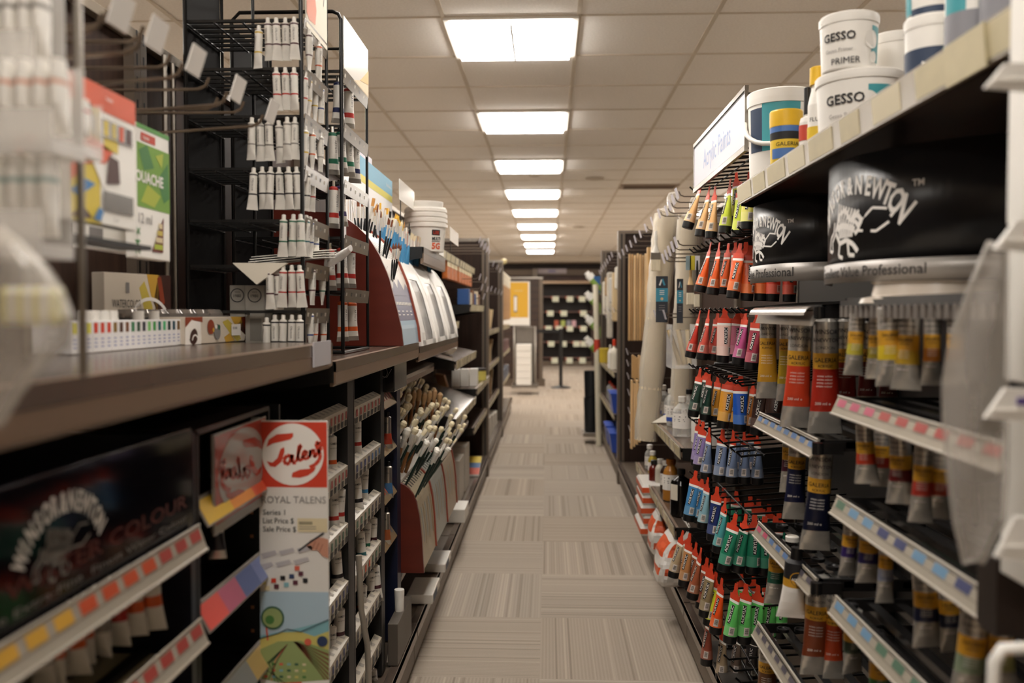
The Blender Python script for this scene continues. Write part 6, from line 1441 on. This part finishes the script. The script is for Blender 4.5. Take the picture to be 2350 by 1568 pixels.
sh = Sheet(plane_fn((a.x, 2.62, 1.03), (1, 0, 0), (0, 0, 1), (0, -1, 0)), eps=.001); sh.line([(.01, .02), (.03, .05), (.05, .045), (.065, .07)], .0015, 0); sh.line([(.0, .085), (.03, .075), (.068, .08)], .0015, 0); sh.ring(.035, .06, .018, .0012, 0); sh.build('film_creases', greyink, t)
# jar and tag on the base behind
tub('little white jar on the base deck beyond the tube displays', 889, Y=2.80, z=.31, r=.0155, h=.07, name='paint_jar', cat='jar', pos=(-.478, 2.78, .3095))
MB().box((-.494, 2.66, .178), (-.462, 2.93, .309)).build('grey_box', mat('grey_brown_box', '5c554d', .5), loc=(-.53, 2.8, .178), label='grey brown box on the left base deck below the little jar', cat='box', bevel=.002)
p = at(897, 1500, Y=2.72); MB().prism([(p.x-.012, 2.70, p.z-.03), (p.x+.025, 2.70, p.z-.02), (p.x+.03, 2.71, p.z+.03), (p.x-.005, 2.71, p.z+.02)], (.0, .002, 0)).build('price_tag_card', cream, loc=p, label='small tilted price card by the grey box on the left deck', cat='card')
# hanging clear strip in front of the second display
MB().tube([at(823, 1275, Y=2.2), at(829, 1400, Y=2.2), at(843, 1480, Y=2.24), at(848, 1600, Y=2.24)], .008, 8).build('plastic_ribbon', mat('milky_ribbon', '9c9488', .25), loc=at(829, 1400, Y=2.2), label='milky plastic strip dangling between the slotted tube displays', cat='strip')
# --- flag sign
fs = thing('flag_sign', 'tall white flag sign with red round logo, price lines and paint pictures', 'sign', (-.43, 1.5, .6))
a = at(600, 1640, Y=1.5); b = at(752, 966, Y=1.5); w_, h = b.x-a.x, b.z-a.z
MB().box((a.x, 1.5, a.z), (b.x, 1.503, b.z)).build('sign_board', mat('sign_white', 'dcd8d0', .35), fs)
pxs = w_/152
U = lambda px: (px-600)*pxs; V = lambda py: h-(py-966)*pxs
M_ = [mat('sign_red', 'c8402a', .45), mat('sign_white_ink', 'e6e2da', .45), greyink, ink, mat('skin_print', 'c08a72', .5), mat('sky_print', 'a9bfcc', .5), mat('hill_green', '93a268', .5), mat('hill_yellow', 'c9bd6a', .5), mat('river_blue', '7fb0b8', .5), mat('tree_green', '4a7a3c', .5), mat('brown_field', '7a4630', .5), mat('tray_shadow', 'b5b0b0', .5), mat('pale_tan_label', 'd6c8a2', .5), mat('coral_print', 'd0604a', .5), mat('dark_green_print', '2f5a44', .5), mat('navy_print', '2c3c5c', .5), mat('plum_print', '5a2c38', .5)]
def poster(sh):
    sh.rect(U(603), V(1112), U(750), V(969), 0); sh.up(); sh.disc(U(675), V(1040), U(668)-U(600), 1, 40); sh.up()
    def script(sh, base):
        sh.poly([(U(x), V(y)) for x, y in ((617, 1024), (622, 1008), (640, 996), (664, 994), (676, 993), (676, 1001), (670, 1007), (650, 1012), (632, 1016))], 0)
        sh.poly([(U(x), V(y)) for x, y in ((672, 1090), (674, 1080), (690, 1073), (712, 1071), (726, 1067), (722, 1076), (708, 1086), (690, 1091))], 0)
        sh.poly([(U(x), V(y)) for x, y in ((617, 1055), (630, 1058), (641, 1048), (648, 1028), (656, 1024), (657, 1034), (650, 1056), (636, 1068), (624, 1066))], 0)
        sh.line([(U(x), V(y)) for x, y in ((672, 1044), (662, 1042), (655, 1052), (660, 1062), (668, 1058), (674, 1040), (674, 1058), (682, 1058))], 8*pxs, 0)
        sh.line([(U(x), V(y)) for x, y in ((682, 1056), (690, 1030), (694, 1020), (689, 1020), (686, 1040), (688, 1054), (696, 1050))], 6.5*pxs, 0)
        sh.line([(U(x), V(y)) for x, y in ((694, 1048), (706, 1038), (704, 1031), (697, 1036), (697, 1048), (706, 1050), (712, 1042))], 6.5*pxs, 0)
        sh.line([(U(x), V(y)) for x, y in ((712, 1046), (714, 1030), (712, 1044), (720, 1028), (723, 1034), (722, 1046), (728, 1040))], 6.5*pxs, 0)
        sh.line([(U(x), V(y)) for x, y in ((728, 1040), (738, 1024), (732, 1012), (726, 1016), (730, 1028), (736, 1040), (733, 1052), (724, 1062), (712, 1068))], 8*pxs, 0)
    script(sh, 0)
poster_sheet = Sheet(plane_fn((a.x, 1.5, a.z), (1, 0, 0), (0, 0, 1), (0, -1, 0)), eps=.0003)
poster(poster_sheet); sh = poster_sheet
sh.text('ROYAL TALENS', U(676), V(1147), 22*pxs, 2, 'c', fit=142*pxs)
for i, s_ in enumerate(('Series 1', 'List Price $', 'Sale Price $')): sh.text(s_, U(608), V(1173+18.5*i), 17*pxs, 3, fit=(49, 68, 73)[i]*pxs)
sh.rect(U(684), V(1210), U(750), V(1180), 12); sh.up()
for k in range(10): sh.rect(U(688+3*k), V(1194), U(689.6+3*k), V(1187), 3)
for k in range(2): sh.rect(U(688), V(1199+5*k), U(725), V(1197.5+5*k), 2)
# paint box picture
for j in range(2):
    for k in range(3): x = 602+40*k-8*j; y = 1245+26*j-6*k; sh.poly([(U(x), V(y+14)), (U(x+32), V(y+6)), (U(x+36), V(y+14)), (U(x+6), V(y+24))], 11)
for (x, y, c) in ((607, 1322, 7), (630, 1318, 0), (650, 1312, 3), (670, 1308, 15), (690, 1302, 16), (615, 1335, 12), (636, 1331, 16), (658, 1327, 8), (678, 1322, 16), (700, 1317, 3), (682, 1290, 13)): sh.rect(U(max(602, x-5)), V(y+5), U(x+6), V(y-5), c)
sh.poly([(U(x), V(y)) for x, y in ((702, 1240), (712, 1228), (725, 1222), (740, 1222), (752, 1226), (752, 1268), (738, 1262), (728, 1250), (716, 1250), (708, 1246))], 4); sh.up(); sh.line([(U(686), V(1252)), (U(712), V(1232)), (U(742), V(1212))], 4*pxs, 3)
for k in range(3): sh.line([(U(716+8*k), V(1246+4*k)), (U(724+8*k), V(1230+3*k))], 1.2*pxs, 10)
# landscape
sh.rect(U(600), V(1440), U(752), V(1342), 5); sh.up(); sh.poly([(U(x), V(y)) for x, y in ((600, 1440), (660, 1428), (700, 1418), (730, 1410), (752, 1402), (752, 1500), (600, 1500))], 8); sh.up()
sh.poly([(U(x), V(y)) for x, y in ((600, 1446), (650, 1432), (690, 1430), (720, 1440), (752, 1428), (752, 1530), (600, 1530))], 7); sh.up(); sh.poly([(U(x), V(y)) for x, y in ((600, 1470), (640, 1452), (690, 1450), (752, 1470), (752, 1560), (600, 1560))], 6); sh.up()
for k in range(7): sh.poly([(U(674), V(1452)), (U(680), V(1452)), (U(752), V(1478+11*k+5)), (U(752), V(1478+11*k))], 10)
for k in range(6): sh.line([(U(660-2*k), V(1458+2*k)), (U(640-7*k), V(1490+4*k)), (U(606+14*k), V(1560))], 1.6*pxs, (3, 13, 14, 3, 9, 3)[k])
for j in range(4):
    for k in range(6): sh.rect(U(608+17*k), V(1500+14*j+5), U(616+17*k), V(1500+14*j), (7, 9, 13, 8, 14, 12)[(k+j) % 6])
sh.up(); sh.line([(U(617), V(1450)), (U(614), V(1420))], 4*pxs, 13); sh.disc(U(628), V(1400), 26*pxs, 14, 20); sh.up(); sh.disc(U(628), V(1400), 22*pxs, 6, 20); sh.up(); sh.disc(U(622), V(1404), 10*pxs, 9, 14); sh.disc(U(738), V(1450), 12*pxs, 15, 14); sh.disc(U(706), V(1452), 8*pxs, 13, 12)
sh.line([(U(600), V(1446)), (U(640), V(1434)), (U(660), V(1424)), (U(690), V(1430)), (U(752), V(1402))], 2*pxs, 3)
sh.poly([(U(x), V(y)) for x, y in ((600, 1535), (650, 1545), (752, 1535), (752, 1640), (600, 1640))], 1); sh.up(); sh.poly([(U(x), V(y)) for x, y in ((606, 1548), (690, 1540), (700, 1552), (620, 1562))], 13); sh.poly([(U(x), V(y)) for x, y in ((648, 1566), (720, 1556), (735, 1580), (650, 1590))], 14)
sh.build('sign_print', M_, fs)
MB().box((a.x-.012, 1.495, at(600, 1060, Y=1.5).z), (a.x+.002, 1.499, b.z+.006)).build('clear_clip', clear('clip_plastic', 'd8d2c8', .4, .15), fs)
# --- display with mirrored logo sheet and sloped colour strips
dB = thing('tube_shelf_display', 'black open tube display left of the flag sign', 'tube display', (-.68, 1.4, .178))
MB().box((-.86, 1.225, .178), (-.85, 1.55, 1.10)).build('back_panel', blackp, dB)
MB().box((-.86, 1.222, .178), (-.5, 1.232, 1.10)).build('side_panel', blackp, dB)
MB().box((-.86, 1.222, 1.095), (-.5, 1.55, 1.103)).build('top_panel', mat('brown_black_top', '2a201b', .35), dB)
m_ = MB(); m_.box((-.86, 1.545, .178), (-.5, 1.553, 1.10))
for k in range(20): m_.lathe([(.002, 0), (.002, .0006)], 6, 1, (-.52, 1.5445, .2+.045*k)) if False else m_.box((-.535, 1.5442, .22+.043*k), (-.529, 1.545, .226+.043*k), 1)
m_.build('holed_panel', [blackp, mat('hole_brass', '8a5c3c', .4)], dB)
for (zt_, cols) in ((.998, ('d9b23c', 'd98a3a', 'd4583a')), (.843, ('d9584e', 'b8607a', '5a6a9c', '7a86b4')), (.685, ('7a86a0', '8a8a8a', 'c2a46a')), (.53, ('7a8a6a', '9a9a8a'))):
    m_ = MB(); ms = [mat('holder_grey', '8f8880', .25)]
    m_.obox((-.512, 1.236, zt_), (0, .305, 0), (.022, 0, -.038), (.002, 0, .001), 0); m_.tube([(-.512, 1.236, zt_), (-.512, 1.541, zt_)], .003, 6, 0)
    for k, c in enumerate(cols):
        ms.append(mat('blend_'+c, c, .35)); n_ = len(cols); m_.obox((-.509, 1.24+.30*k/n_, zt_-.002), (0, .30/n_, 0), (.0195, 0, -.033), (.0012, 0, .0006), k+1)
    m_.build('colour_strip', ms, dB)
    MB().box((-.85, 1.236, zt_-.03), (-.52, 1.541, zt_-.024)).build('tube_tray', tray_m, dB)
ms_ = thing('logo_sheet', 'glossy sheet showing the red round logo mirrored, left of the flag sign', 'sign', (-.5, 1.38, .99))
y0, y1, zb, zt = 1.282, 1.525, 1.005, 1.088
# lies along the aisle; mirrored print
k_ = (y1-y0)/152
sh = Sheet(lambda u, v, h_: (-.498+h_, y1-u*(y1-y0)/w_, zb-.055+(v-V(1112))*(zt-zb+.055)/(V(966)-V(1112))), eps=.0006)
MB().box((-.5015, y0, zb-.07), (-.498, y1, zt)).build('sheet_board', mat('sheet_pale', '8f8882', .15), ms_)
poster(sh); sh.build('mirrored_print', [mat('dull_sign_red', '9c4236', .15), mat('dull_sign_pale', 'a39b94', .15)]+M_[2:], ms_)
place(metal_proto('small_dark', .07, .01, [(0, alu), (.4, bm('black')), (.8, alu)]), at(498, 1180, Y=1.33), (0, 0, .3), 'small dark silver tube hanging under the orange colour strip', None)
# --- near dark display with arched lettering
dA = thing('tube_shelf_display', 'dark display with glossy black header board nearest the camera, lower left', 'tube display', (-.68, .9, .178))
navb = mat('navy_black_panel', '0d0f1c', .3)
MB().box((-.86, .45, .178), (-.85, 1.215, 1.12)).build('back_panel', blackp, dA)
MB().box((-.86, 1.20, .178), (-.5, 1.218, 1.10)).build('side_panel', navb, dA)
MB().box((-.505, .45, .972), (-.499, 1.205, 1.108)).build('header_board', mat('glossy_black_board', '0f0e14', .08), dA)
MB().tube([(-.502, .45, 1.108), (-.502, 1.2, 1.108), (-.502, 1.208, 1.102), (-.502, 1.208, .972)], .0035, 8).build('header_rim', mat('glossy_rim', '24222c', .1, .3), dA)
sh = Sheet(plane_fn((-.499, .45, .972), (0, 1, 0), (0, 0, 1), (1, 0, 0)), eps=.0004)
uc = at(145, 1150, X=-.499).y-.45
sh.arc('WINSOR&NEWTON', uc, .035, .072, .030, 0, math.radians(158), math.radians(22), ry=.8, bold=.04, sx=.62, turn=.85); griffin(sh, uc-.01, .06, .045, 1)
sh.text("ARTISTS' WATER COLOUR", .755-.02, .030, .026, 2, 'r', bold=.01, fit=.62); sh.text('Aquarelle Extra-Fine  Finest Water Colour', .735, .012, .011, 1, 'r', fit=.52)
sh.build('header_lettering', [white_print, mat('dim_grey_print', '8c8780', .5), mat('dark_maroon_print', '571c14', .4)], dA)
for i, (zt_, cols) in enumerate(((.972, ('yellow', 'yellow', 'orange', 'red')), (.838, ('red', 'pink', 'red')), (.70, ('blue', 'navy')))):
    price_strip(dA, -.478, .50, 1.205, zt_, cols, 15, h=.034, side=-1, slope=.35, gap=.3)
    tr = MB(); tr.box((-.84, .5, zt_-.05), (-.50, 1.19, zt_-.045), 0)
    for k in range(5): tr.box((-.83+.065*k, .5, zt_-.045), (-.815+.065*k, 1.19, zt_-.035), 1)
    tr.build('tube_tray', [mat('beige_tray', 'b0a78e', .4), blackp], dA)
for i, (px, py, Y, c) in enumerate(((345, 1310, 1.13, 'orange'), (308, 1322, 1.11, 'orange'), (265, 1340, 1.08, 'red'), (232, 1362, 1.04, 'grey'), (196, 1375, 1.02, 'orange'), (165, 1395, .99, 'orange'), (128, 1415, .97, 'orange'), (90, 1432, .95, 'grey'))):
    p = at(px, py, Y=Y); p.z += .008
    place(metal_proto('wc_'+c, .088, .0115, [(0, tw), (.45, bm(c)), (.62, tw), (.85, tw)], cap=black_cap, wide=1.5), p, (R.uniform(-.1, .1), R.uniform(-.1, .1), R.uniform(-.4, .4)), 'small white tube with %s band under the yellow to red strip, %s from the right' % (c, ORD[i]), None)

# ================================================================ FAR END
def rep(n): return ORD[n]
# left far bays: shelves with packs
for i, (y0, y1) in enumerate(((6.87, 8.88), (9.02, 11.25))):
    for j, z in enumerate((.50, .82, 1.12)): shelf('left', y0, y1, z, .40, 'far left flat shelf, %s bay beyond the end panel, %s from the floor' % (ORD[i], ORD[j]), xf=-.50, tags=7)
kraft = mat('kraft_paper', 'a98a62', .6, 0, .1, 20); woodb = mat('light_birch', 'cbb38a', .55, 0, .1, 12, (6, 6, .5))
rr = random.Random(21); n = 0
for j, z in enumerate((.502, .822, 1.122)):
    for k in range(7):
        y = 7.0+.26*k; h = rr.uniform(.13, .25); lean = rr.uniform(-.02, .03)
        MB().prism([(-.60+lean, y, z), (-.56+lean, y, z), (-.54, y, z+h), (-.58, y, z+h)], (0, .07, 0)).build('wood_block', rr.choice([kraft, woodb, woodb]), loc=(-.58, y, z), label='%s wooden blank standing on the %s far left shelf' % (ORD[k], ('lowest', 'middle', 'upper')[j]), cat='wood panel', bevel=.003)
for k in range(7): peg('far left peg with tag beyond the end panel, %s' % ORD[k], 7.0+.26*k, 1.66 if k % 2 else 1.45, BL+.03, -.46)
for k in range(6):
    y = 9.15+.3*k; t = thing('hanging_pack', 'brown and white hanging pack at the far left, %s' % ORD[k], 'pack', (-.5, y, 1.2))
    MB().box((-.56, y-.08, 1.19), (-.46, y+.06, 1.56)).build('pack_body', mat('tan_pack', 'b58a5c', .5, 0, .15, 8), t, bevel=.01); MB().box((-.53, y-.08, 1.56), (-.46, y+.05, 1.70)).build('pack_header', mat('white_film', 'd9cfb9', .4, 0, .25, 30), t, bevel=.01)
for k in range(6):
    y = 9.2+.32*k; MB().box((-.58, y-.07, .824), (-.49, y+.07, .95)).build('small_pack', mat('purple_brown_pack', '7a5a58', .5, 0, .2, 12), loc=(-.53, y, .824), label='small dull pack on the far left middle shelf, %s' % ORD[k], cat='pack', bevel=.003)
    MB().box((-.58, y-.07, .502), (-.49, y+.07, .63)).build('small_pack', mat('grey_blue_pack', '6a6f7c', .5, 0, .2, 12), loc=(-.53, y, .502), label='small grey blue pack on the far left lowest shelf, %s' % ORD[k], cat='pack', bevel=.003)
for k, z in enumerate((.18, .18, .18, .18)): MB().box((-.60, 7.05+.42*k, .18), (-.50, 7.33+.42*k, .40-.03*k)).build('white_carton', mat('grey_white_carton', 'b9b2a6'), loc=(-.55, 7.2+.42*k, .18), label='pale carton on the far left base deck, %s' % ORD[k], cat='box', bevel=.002)
MB().lathe([(.0, -.035), (.03, -.02), (.036, 0), (.03, .02), (0, .035)], 20, 0, (-.46, 9.1, 1.80)).build('round_knob', mat('pale_gold', 'd2c08a', .4), loc=(-.46, 9.1, 1.80), label='small pale round ball on top of the second end panel', cat='ball')
# end fixture panel with yellow poster
YE = 15.15
pp = thing('slatwall_panel', 'brown slatwall end fixture carrying the yellow poster', 'display panel', (-.35, YE, 0))
a = at(1165, 700, Y=YE); b = at(1243, 700, Y=YE); zt = at(1243, 640, Y=YE).z
m_ = MB(); m_.box((a.x-.3, YE, .12), (b.x-.04, YE+.35, zt), 0)
for k in range(14): m_.box((a.x-.3, YE-.004, .3+.12*k), (b.x-.04, YE, .31+.12*k), 1)
m_.build('slat_panel', [mat('mid_brown_slat', '3c2a20', .5, 0, .1, 4), blackp], pp)
MB().box((b.x-.04, YE-.01, .02), (b.x+.02, YE+.36, zt)).build('upright_post', post_m, pp); MB().box((a.x-.3, YE-.02, zt), (b.x+.02, YE+.36, zt+.03)).build('top_rail', steel, pp)
MB().box((a.x-.3, YE-.02, .0), (b.x+.06, YE+.36, .12)).build('base', deck_m, pp)
po = thing('yellow_poster', 'yellow poster with white border on the slatwall end fixture', 'poster', (-.4, YE-.03, 1.1)); Y = YE-.03
a = at(1150, 747, Y=Y); b = at(1216, 646, Y=Y); MB().box((a.x, Y, a.z), (b.x, Y+.01, b.z)).build('poster_board', white, po)
sh = Sheet(plane_fn((a.x, Y, a.z), (1, 0, 0), (0, 0, 1), (0, -1, 0)), eps=.002); w_, h = b.x-a.x, b.z-a.z
sh.rect(.03, h*.18, w_-.03, h*.98, 0); sh.up(); sh.rect(w_*.44, h*.3, w_*.56, h*.68, 1); sh.rect(w_*.46, h*.78, w_*.75, h*.795, 2); sh.rect(w_*.5, h*.22, w_*.62, h*.235, 2); sh.up(); sh.rect(w_*.455, h*.33, w_*.545, h*.65, 3); sh.build('poster_print', [mat('poster_gold', 'd9a92c', .5), greyink, mat('pale_gold', 'd2c08a'), white_print], po)
# cart with white boxes
ct = thing('mesh_cart', 'grey mesh sided cart standing in front of the slatwall fixture', 'cart', (-.42, 13.9, 0)); Y = 13.95
a = at(1181, 890, Y=Y); b = at(1228, 750, Y=Y)
MB().box((a.x, Y, .16), (b.x, Y+.02, b.z)).build('mesh_panel', mat('grey_mesh', '6a635b', .5, 0, .1, 40), ct)
f = MB(); f.tube([(a.x, Y-.01, .14), (a.x, Y-.01, b.z), (b.x, Y-.01, b.z), (b.x, Y-.01, .14)], .018, 8); f.build('frame', steel, ct)
MB().box((a.x-.03, Y-.45, .11), (b.x+.05, Y+.02, .15)).build('platform', steel, ct)
for x in (a.x+.02, b.x-.0): MB().lathe([(.0, -.02), (.05, -.02), (.05, .02), (0, .02)], 14).build('wheel', blackp, ct, loc=(x, Y-.3, .052), rot=(0, PI/2, 0))
for k in range(6):
    z = .152+.105*k; MB().box((a.x+.04, Y-.40, z), (a.x+.27, Y-.06, z+.1)).build('white_carton', white, loc=(a.x+.15, Y-.25, z), label='white carton stacked on the mesh cart, %s from the bottom' % ORD[k], cat='box', bevel=.003)
# stanchion
st = thing('belt_stanchion', 'black belt barrier post on a round base at the aisle end', 'barrier', (0, 0, 0)); p = at(1287, 890, Z=0); st.location = (p.x, p.y, 0)
MB().lathe([(.0, 0), (.17, .0), (.17, .012), (.06, .035), (.03, .04), (.03, .95), (.035, .955), (.035, 1.0), (0, 1.0)], 28, 0, (p.x, p.y, 0)).build('post', blackp, st)
MB().box((p.x-.42, p.y-.003, .93), (p.x-.03, p.y+.003, .985)).build('belt', black, st)
# back wall shelf unit
YB = 20.9
wu = thing('back_shelf_unit', 'wide dark shelf unit along the far back wall', 'shelf unit', (.7, YB, 0))
a = at(1247, 820, Y=YB); b = at(1365, 820, Y=YB); x0, x1 = a.x-.15, b.x+.6; zt = at(1290, 645, Y=YB).z
MB().box((x0, YB+.4, .05), (x1, YB+.42, zt)).build('back_panel', mat('very_dark_brown', '1c120e', .6), wu)
MB().box((x0, YB-.02, zt-.06), (x1, YB+.42, zt)).build('top_rail', mat('tan_rail', 'a58c72', .35, .3), wu)
for x in (x0, b.x-.02): MB().box((x-.06, YB, 0), (x, YB+.42, zt)).build('upright_post', mat('dark_brown_post', '3a2820', .5), wu)
MB().box((x0, YB+.02, 0), (x1, YB+.42, .12)).build('base', deck_m, wu)
zz = [at(1290, py, Y=YB).z for py in (681, 716, 751, 786, 822)]
for z in zz: MB().box((x0, YB, z-.015), (x1, YB+.4, z+.015)).build('shelf_board', mat('plum_brown_shelf', '5a4038', .5), wu)
k = 0
for row, (py, xs) in enumerate(((686, (1275, 1308, 1336)), (719, (1263, 1294, 1339)), (754, (1259, 1283, 1308, 1339)), (789, (1265, 1293, 1323, 1340)), (827, (1273, 1307, 1337)))):
    for i, px in enumerate(xs):
        p = at(px, py, Y=YB-.02); w2 = .075
        t = thing('shelf_price_label', 'pale square price label on the back wall unit, %s in shelf row %s' % (ORD[i], ('one', 'two', 'three', 'four', 'five')[row]), 'label', p)
        MB().box((p.x-w2, p.y-.006, p.z-.07), (p.x+w2, p.y, p.z+.06)).build('label_plate', mat('pale_green_white', 'd6d8c2', .5), t)
        MB().box((p.x-w2-.03, p.y-.003, p.z+.0), (p.x-w2, p.y, p.z+.06)).build('colour_edge', mat('dull_coral', 'a8563c', .5), t)
for i, (px, c) in enumerate(((1277, 'b0563c'), (1292, 'a9b45c'), (1305, '8a8a94'), (1317, 'c8a0a8'))):
    p = at(px, 748, Y=YB+.1); MB().box((p.x-.05, YB+.08, zz[2]+.015), (p.x+.05, YB+.12, zz[2]+.16)).build('small_pack', mat('far_pack_%d' % i, c, .5), loc=(p.x, YB+.1, zz[2]+.015), label='tiny coloured pack on the middle back shelf, %s from the left' % ORD[i], cat='pack')
# wall trim: brown board and beam with sign
a = at(1180, 631, Y=21.4); b = at(1400, 645, Y=21.4)
MB().box((-3, 21.45, 1.95), (3.5, 21.58, 2.17)).build('trim_3', mat('red_brown_board', '4a2e24', .5, 0, .15, 3), kind='structure')
MB().box((-3, 21.35, 2.18), (3.5, 21.5, 2.32)).build('trim_4', mat('grey_brown_beam', '6e5f52', .5), kind='structure')
a = at(1231, 628, Y=21.3); b = at(1300, 617, Y=21.3)
t = thing('wall_sign', 'pale lilac sign strip high on the far back wall', 'sign', (a.x, 21.3, a.z)); MB().box((a.x, 21.3, a.z), (b.x, 21.33, b.z)).build('sign_board', mat('lilac_sign', 'b3a9ae', .5), t)
MB().box(((a.x+b.x)/2-.08, 21.297, a.z+.03), ((a.x+b.x)/2+.10, 21.3, b.z-.03)).build('sign_print', mat('violet_blur', '8a86a8', .5), t)
MB().box((at(1222, 640, Y=21.2).x, 21.2, 1.9), (at(1234, 640, Y=21.2).x, 21.34, 2.33)).build('trim_5', post_m, kind='structure')
# right far bays
shelf('right', 6.62, 8.48, .82, .45, 'far right shelf with glue bottles', xf=.50, tags=6); shelf('right', 6.62, 8.48, .50, .45, 'far right shelf with blue bins', xf=.50, tags=6)
bottle('pale glue bottle with orange nozzle on the far right shelf', 1410, 6.9, .822, .034, .24, cream, orange_band, caph=.05, capr=.014)
bottle('slim white bottle beside the glue bottle', 1401, 7.1, .822, .022, .19, white, white_cap)
tub('yellow tub on the far right shelf', 1388, Y=7.9, z=.822, r=.05, h=.13, body=mat('yellow_tub', 'cdb23c', .4), lid=mat('yellow_tub', 'cdb23c'), taper=1.0)
bin_b = mat('blue_bin_plastic', '2b4fb0', .35)
for i, (y, z) in enumerate(((6.85, .502), (6.95, .182), (7.4, .182))):
    t = thing('blue_bin', 'blue plastic bin on the far right, %s' % ('upper one', 'lower near one', 'lower far one')[i], 'bin', (.56, y, z))
    MB().rings([[(.50, y-.14, z), (.70, y-.14, z), (.70, y+.14, z), (.50, y+.14, z)], [(.48, y-.16, z+.14), (.72, y-.16, z+.14), (.72, y+.16, z+.14), (.48, y+.16, z+.14)]], 0, sm=False).build('bin_body', bin_b, t)
    MB().box((.475, y-.165, z+.14), (.725, y+.165, z+.155)).build('rim', bin_b, t)
for i in range(4):
    y = 7.2+.25*i; bottle('small clear and red bottle on the far right lower shelf, %s' % ORD[i], 0, 0, 0, .03, .15, cb_, redl, pos=(.56, y, .502))
wp = mat('white_hang_pack', 'd6cfc0', .45, 0, .1, 20)
for i in range(6):
    y = 6.75+.3*i; MB().box((.51, y-.04, (1.45, 1.2, 1.35, 1.05, 1.42, 1.25)[i]), (.56, y+.03, 1.62-.03*(i % 3))).build('hanging_pack', (wp, woodb, mat('white_hang_pack2', 'c9c6c0', .3), wp, kraft, wp)[i], loc=(.53, y, 1.1), label='pale hanging pack in the far right bay, %s from the near end' % ORD[i], cat='pack', bevel=.012)
for i in range(7): peg('far right peg with bright tag, %s from the near end' % ORD[i], 6.72+.26*i, 1.70-.01*i, BR-.03, .49)
for i in range(5): peg('far right lower peg with tag, %s from the near end' % ORD[i], 6.8+.3*i, 1.28-.05*(i % 2), BR-.03, .51)
gl = mat('leaf_green_paper', '7d9c44', .5)
k = 0
for j, z in enumerate((1.64, 1.44, 1.20, .98)):
    for i in range(4):
        y = 8.72+.11*i+.03*j; a = Vector((.385+.03*(i % 2), y, z+.02*(i % 3))); b = Vector((.60, y, z-.22)) 
        t = thing('paper_roll', 'rolled white paper with green wrap leaning out, %s of tier %s' % (ORD[i], ('one', 'two', 'three', 'four')[j]), 'paper roll', b)
        MB().tube([b, a], .028, 10).build('rolled_paper', white, t); MB().tube([b.lerp(a, .25), b.lerp(a, .8)], .0295, 10).build('green_wrap', gl, t)
a = at(1386, 1005, Y=8.62); b = at(1370, 655, Y=8.62); t = thing('tall_paper_tube', 'very tall cream tube with a red label leaning beside the aisle', 'paper roll', (.485, 8.36, 0))
MB().tube([(.485, 8.36, .001), (.455, 8.44, b.z)], .028, 14).build('cardboard_tube', mat('cream_tube', 'd2cbb6', .5), t); q = Vector((.485, 8.36, .001)).lerp(Vector((.455, 8.44, b.z)), .62)
MB().tube([q-Vector((.0, 0, .06)), q+Vector((.0, .0, .06))], .030, 14).build('red_label', redl, t)
a = at(1363, 672, Y=8.7); b = at(1378, 634, Y=8.7); MB().box((a.x, 8.7, a.z), (b.x, 8.74, b.z)).build('blue_box', mat('blue_carton', '27568a', .4), loc=(a.x, 8.7, a.z), label='blue box high above the paper rolls at the far right', cat='box')
for i, (z0, z1) in enumerate(((.445, .70), (.112, .44))):
    MB().lathe([(.062, 0), (.070, z1-z0), (.064, z1-z0), (.058, .01)], 18, 0, (.42, 8.62, z0)).build('black_basket', mat('black_basket_plastic', '171a1e', .4), loc=(.42, 8.62, z0), label='black round basket at the far right, %s one' % ('upper' if i == 0 else 'floor'), cat='basket')
t = thing('wheeled_base', 'grey wheeled base on the floor at the far right', 'dolly', (.42, 8.6, 0))
MB().box((.34, 8.45, .07), (.50, 8.75, .11)).build('platform', steel, t, bevel=.004)
for x, y in ((.36, 8.47), (.36, 8.72), (.48, 8.47)): MB().lathe([(0, -.015), (.034, -.015), (.034, .015), (0, .015)], 14).build('wheel', blackp, t, loc=(x, y, .035), rot=(PI/2, 0, .4))

# ================================================================ groups for repeats that have none yet
def stem_(n): return n.split('.')[0]
by = {}
for o in S.objects:
    if o.parent is None and o.get('category') and not o.get('group'):
        p = o.matrix_basis.translation; by.setdefault((stem_(o.name), 'left' if p.x < -.05 else 'right', 'far end' if p.y > 6.6 else 'aisle'), []).append(o)
for (n, sd, zn), os_ in by.items():
    if len(os_) < 2: continue
    w_ = n.replace('_', ' '); w_ += 'es' if w_.endswith(('x', 'sh', 'ch')) else 's'
    for o in os_: o['group'] = '%s on the %s side%s' % (w_, sd, ' at the far end' if zn == 'far end' else '')
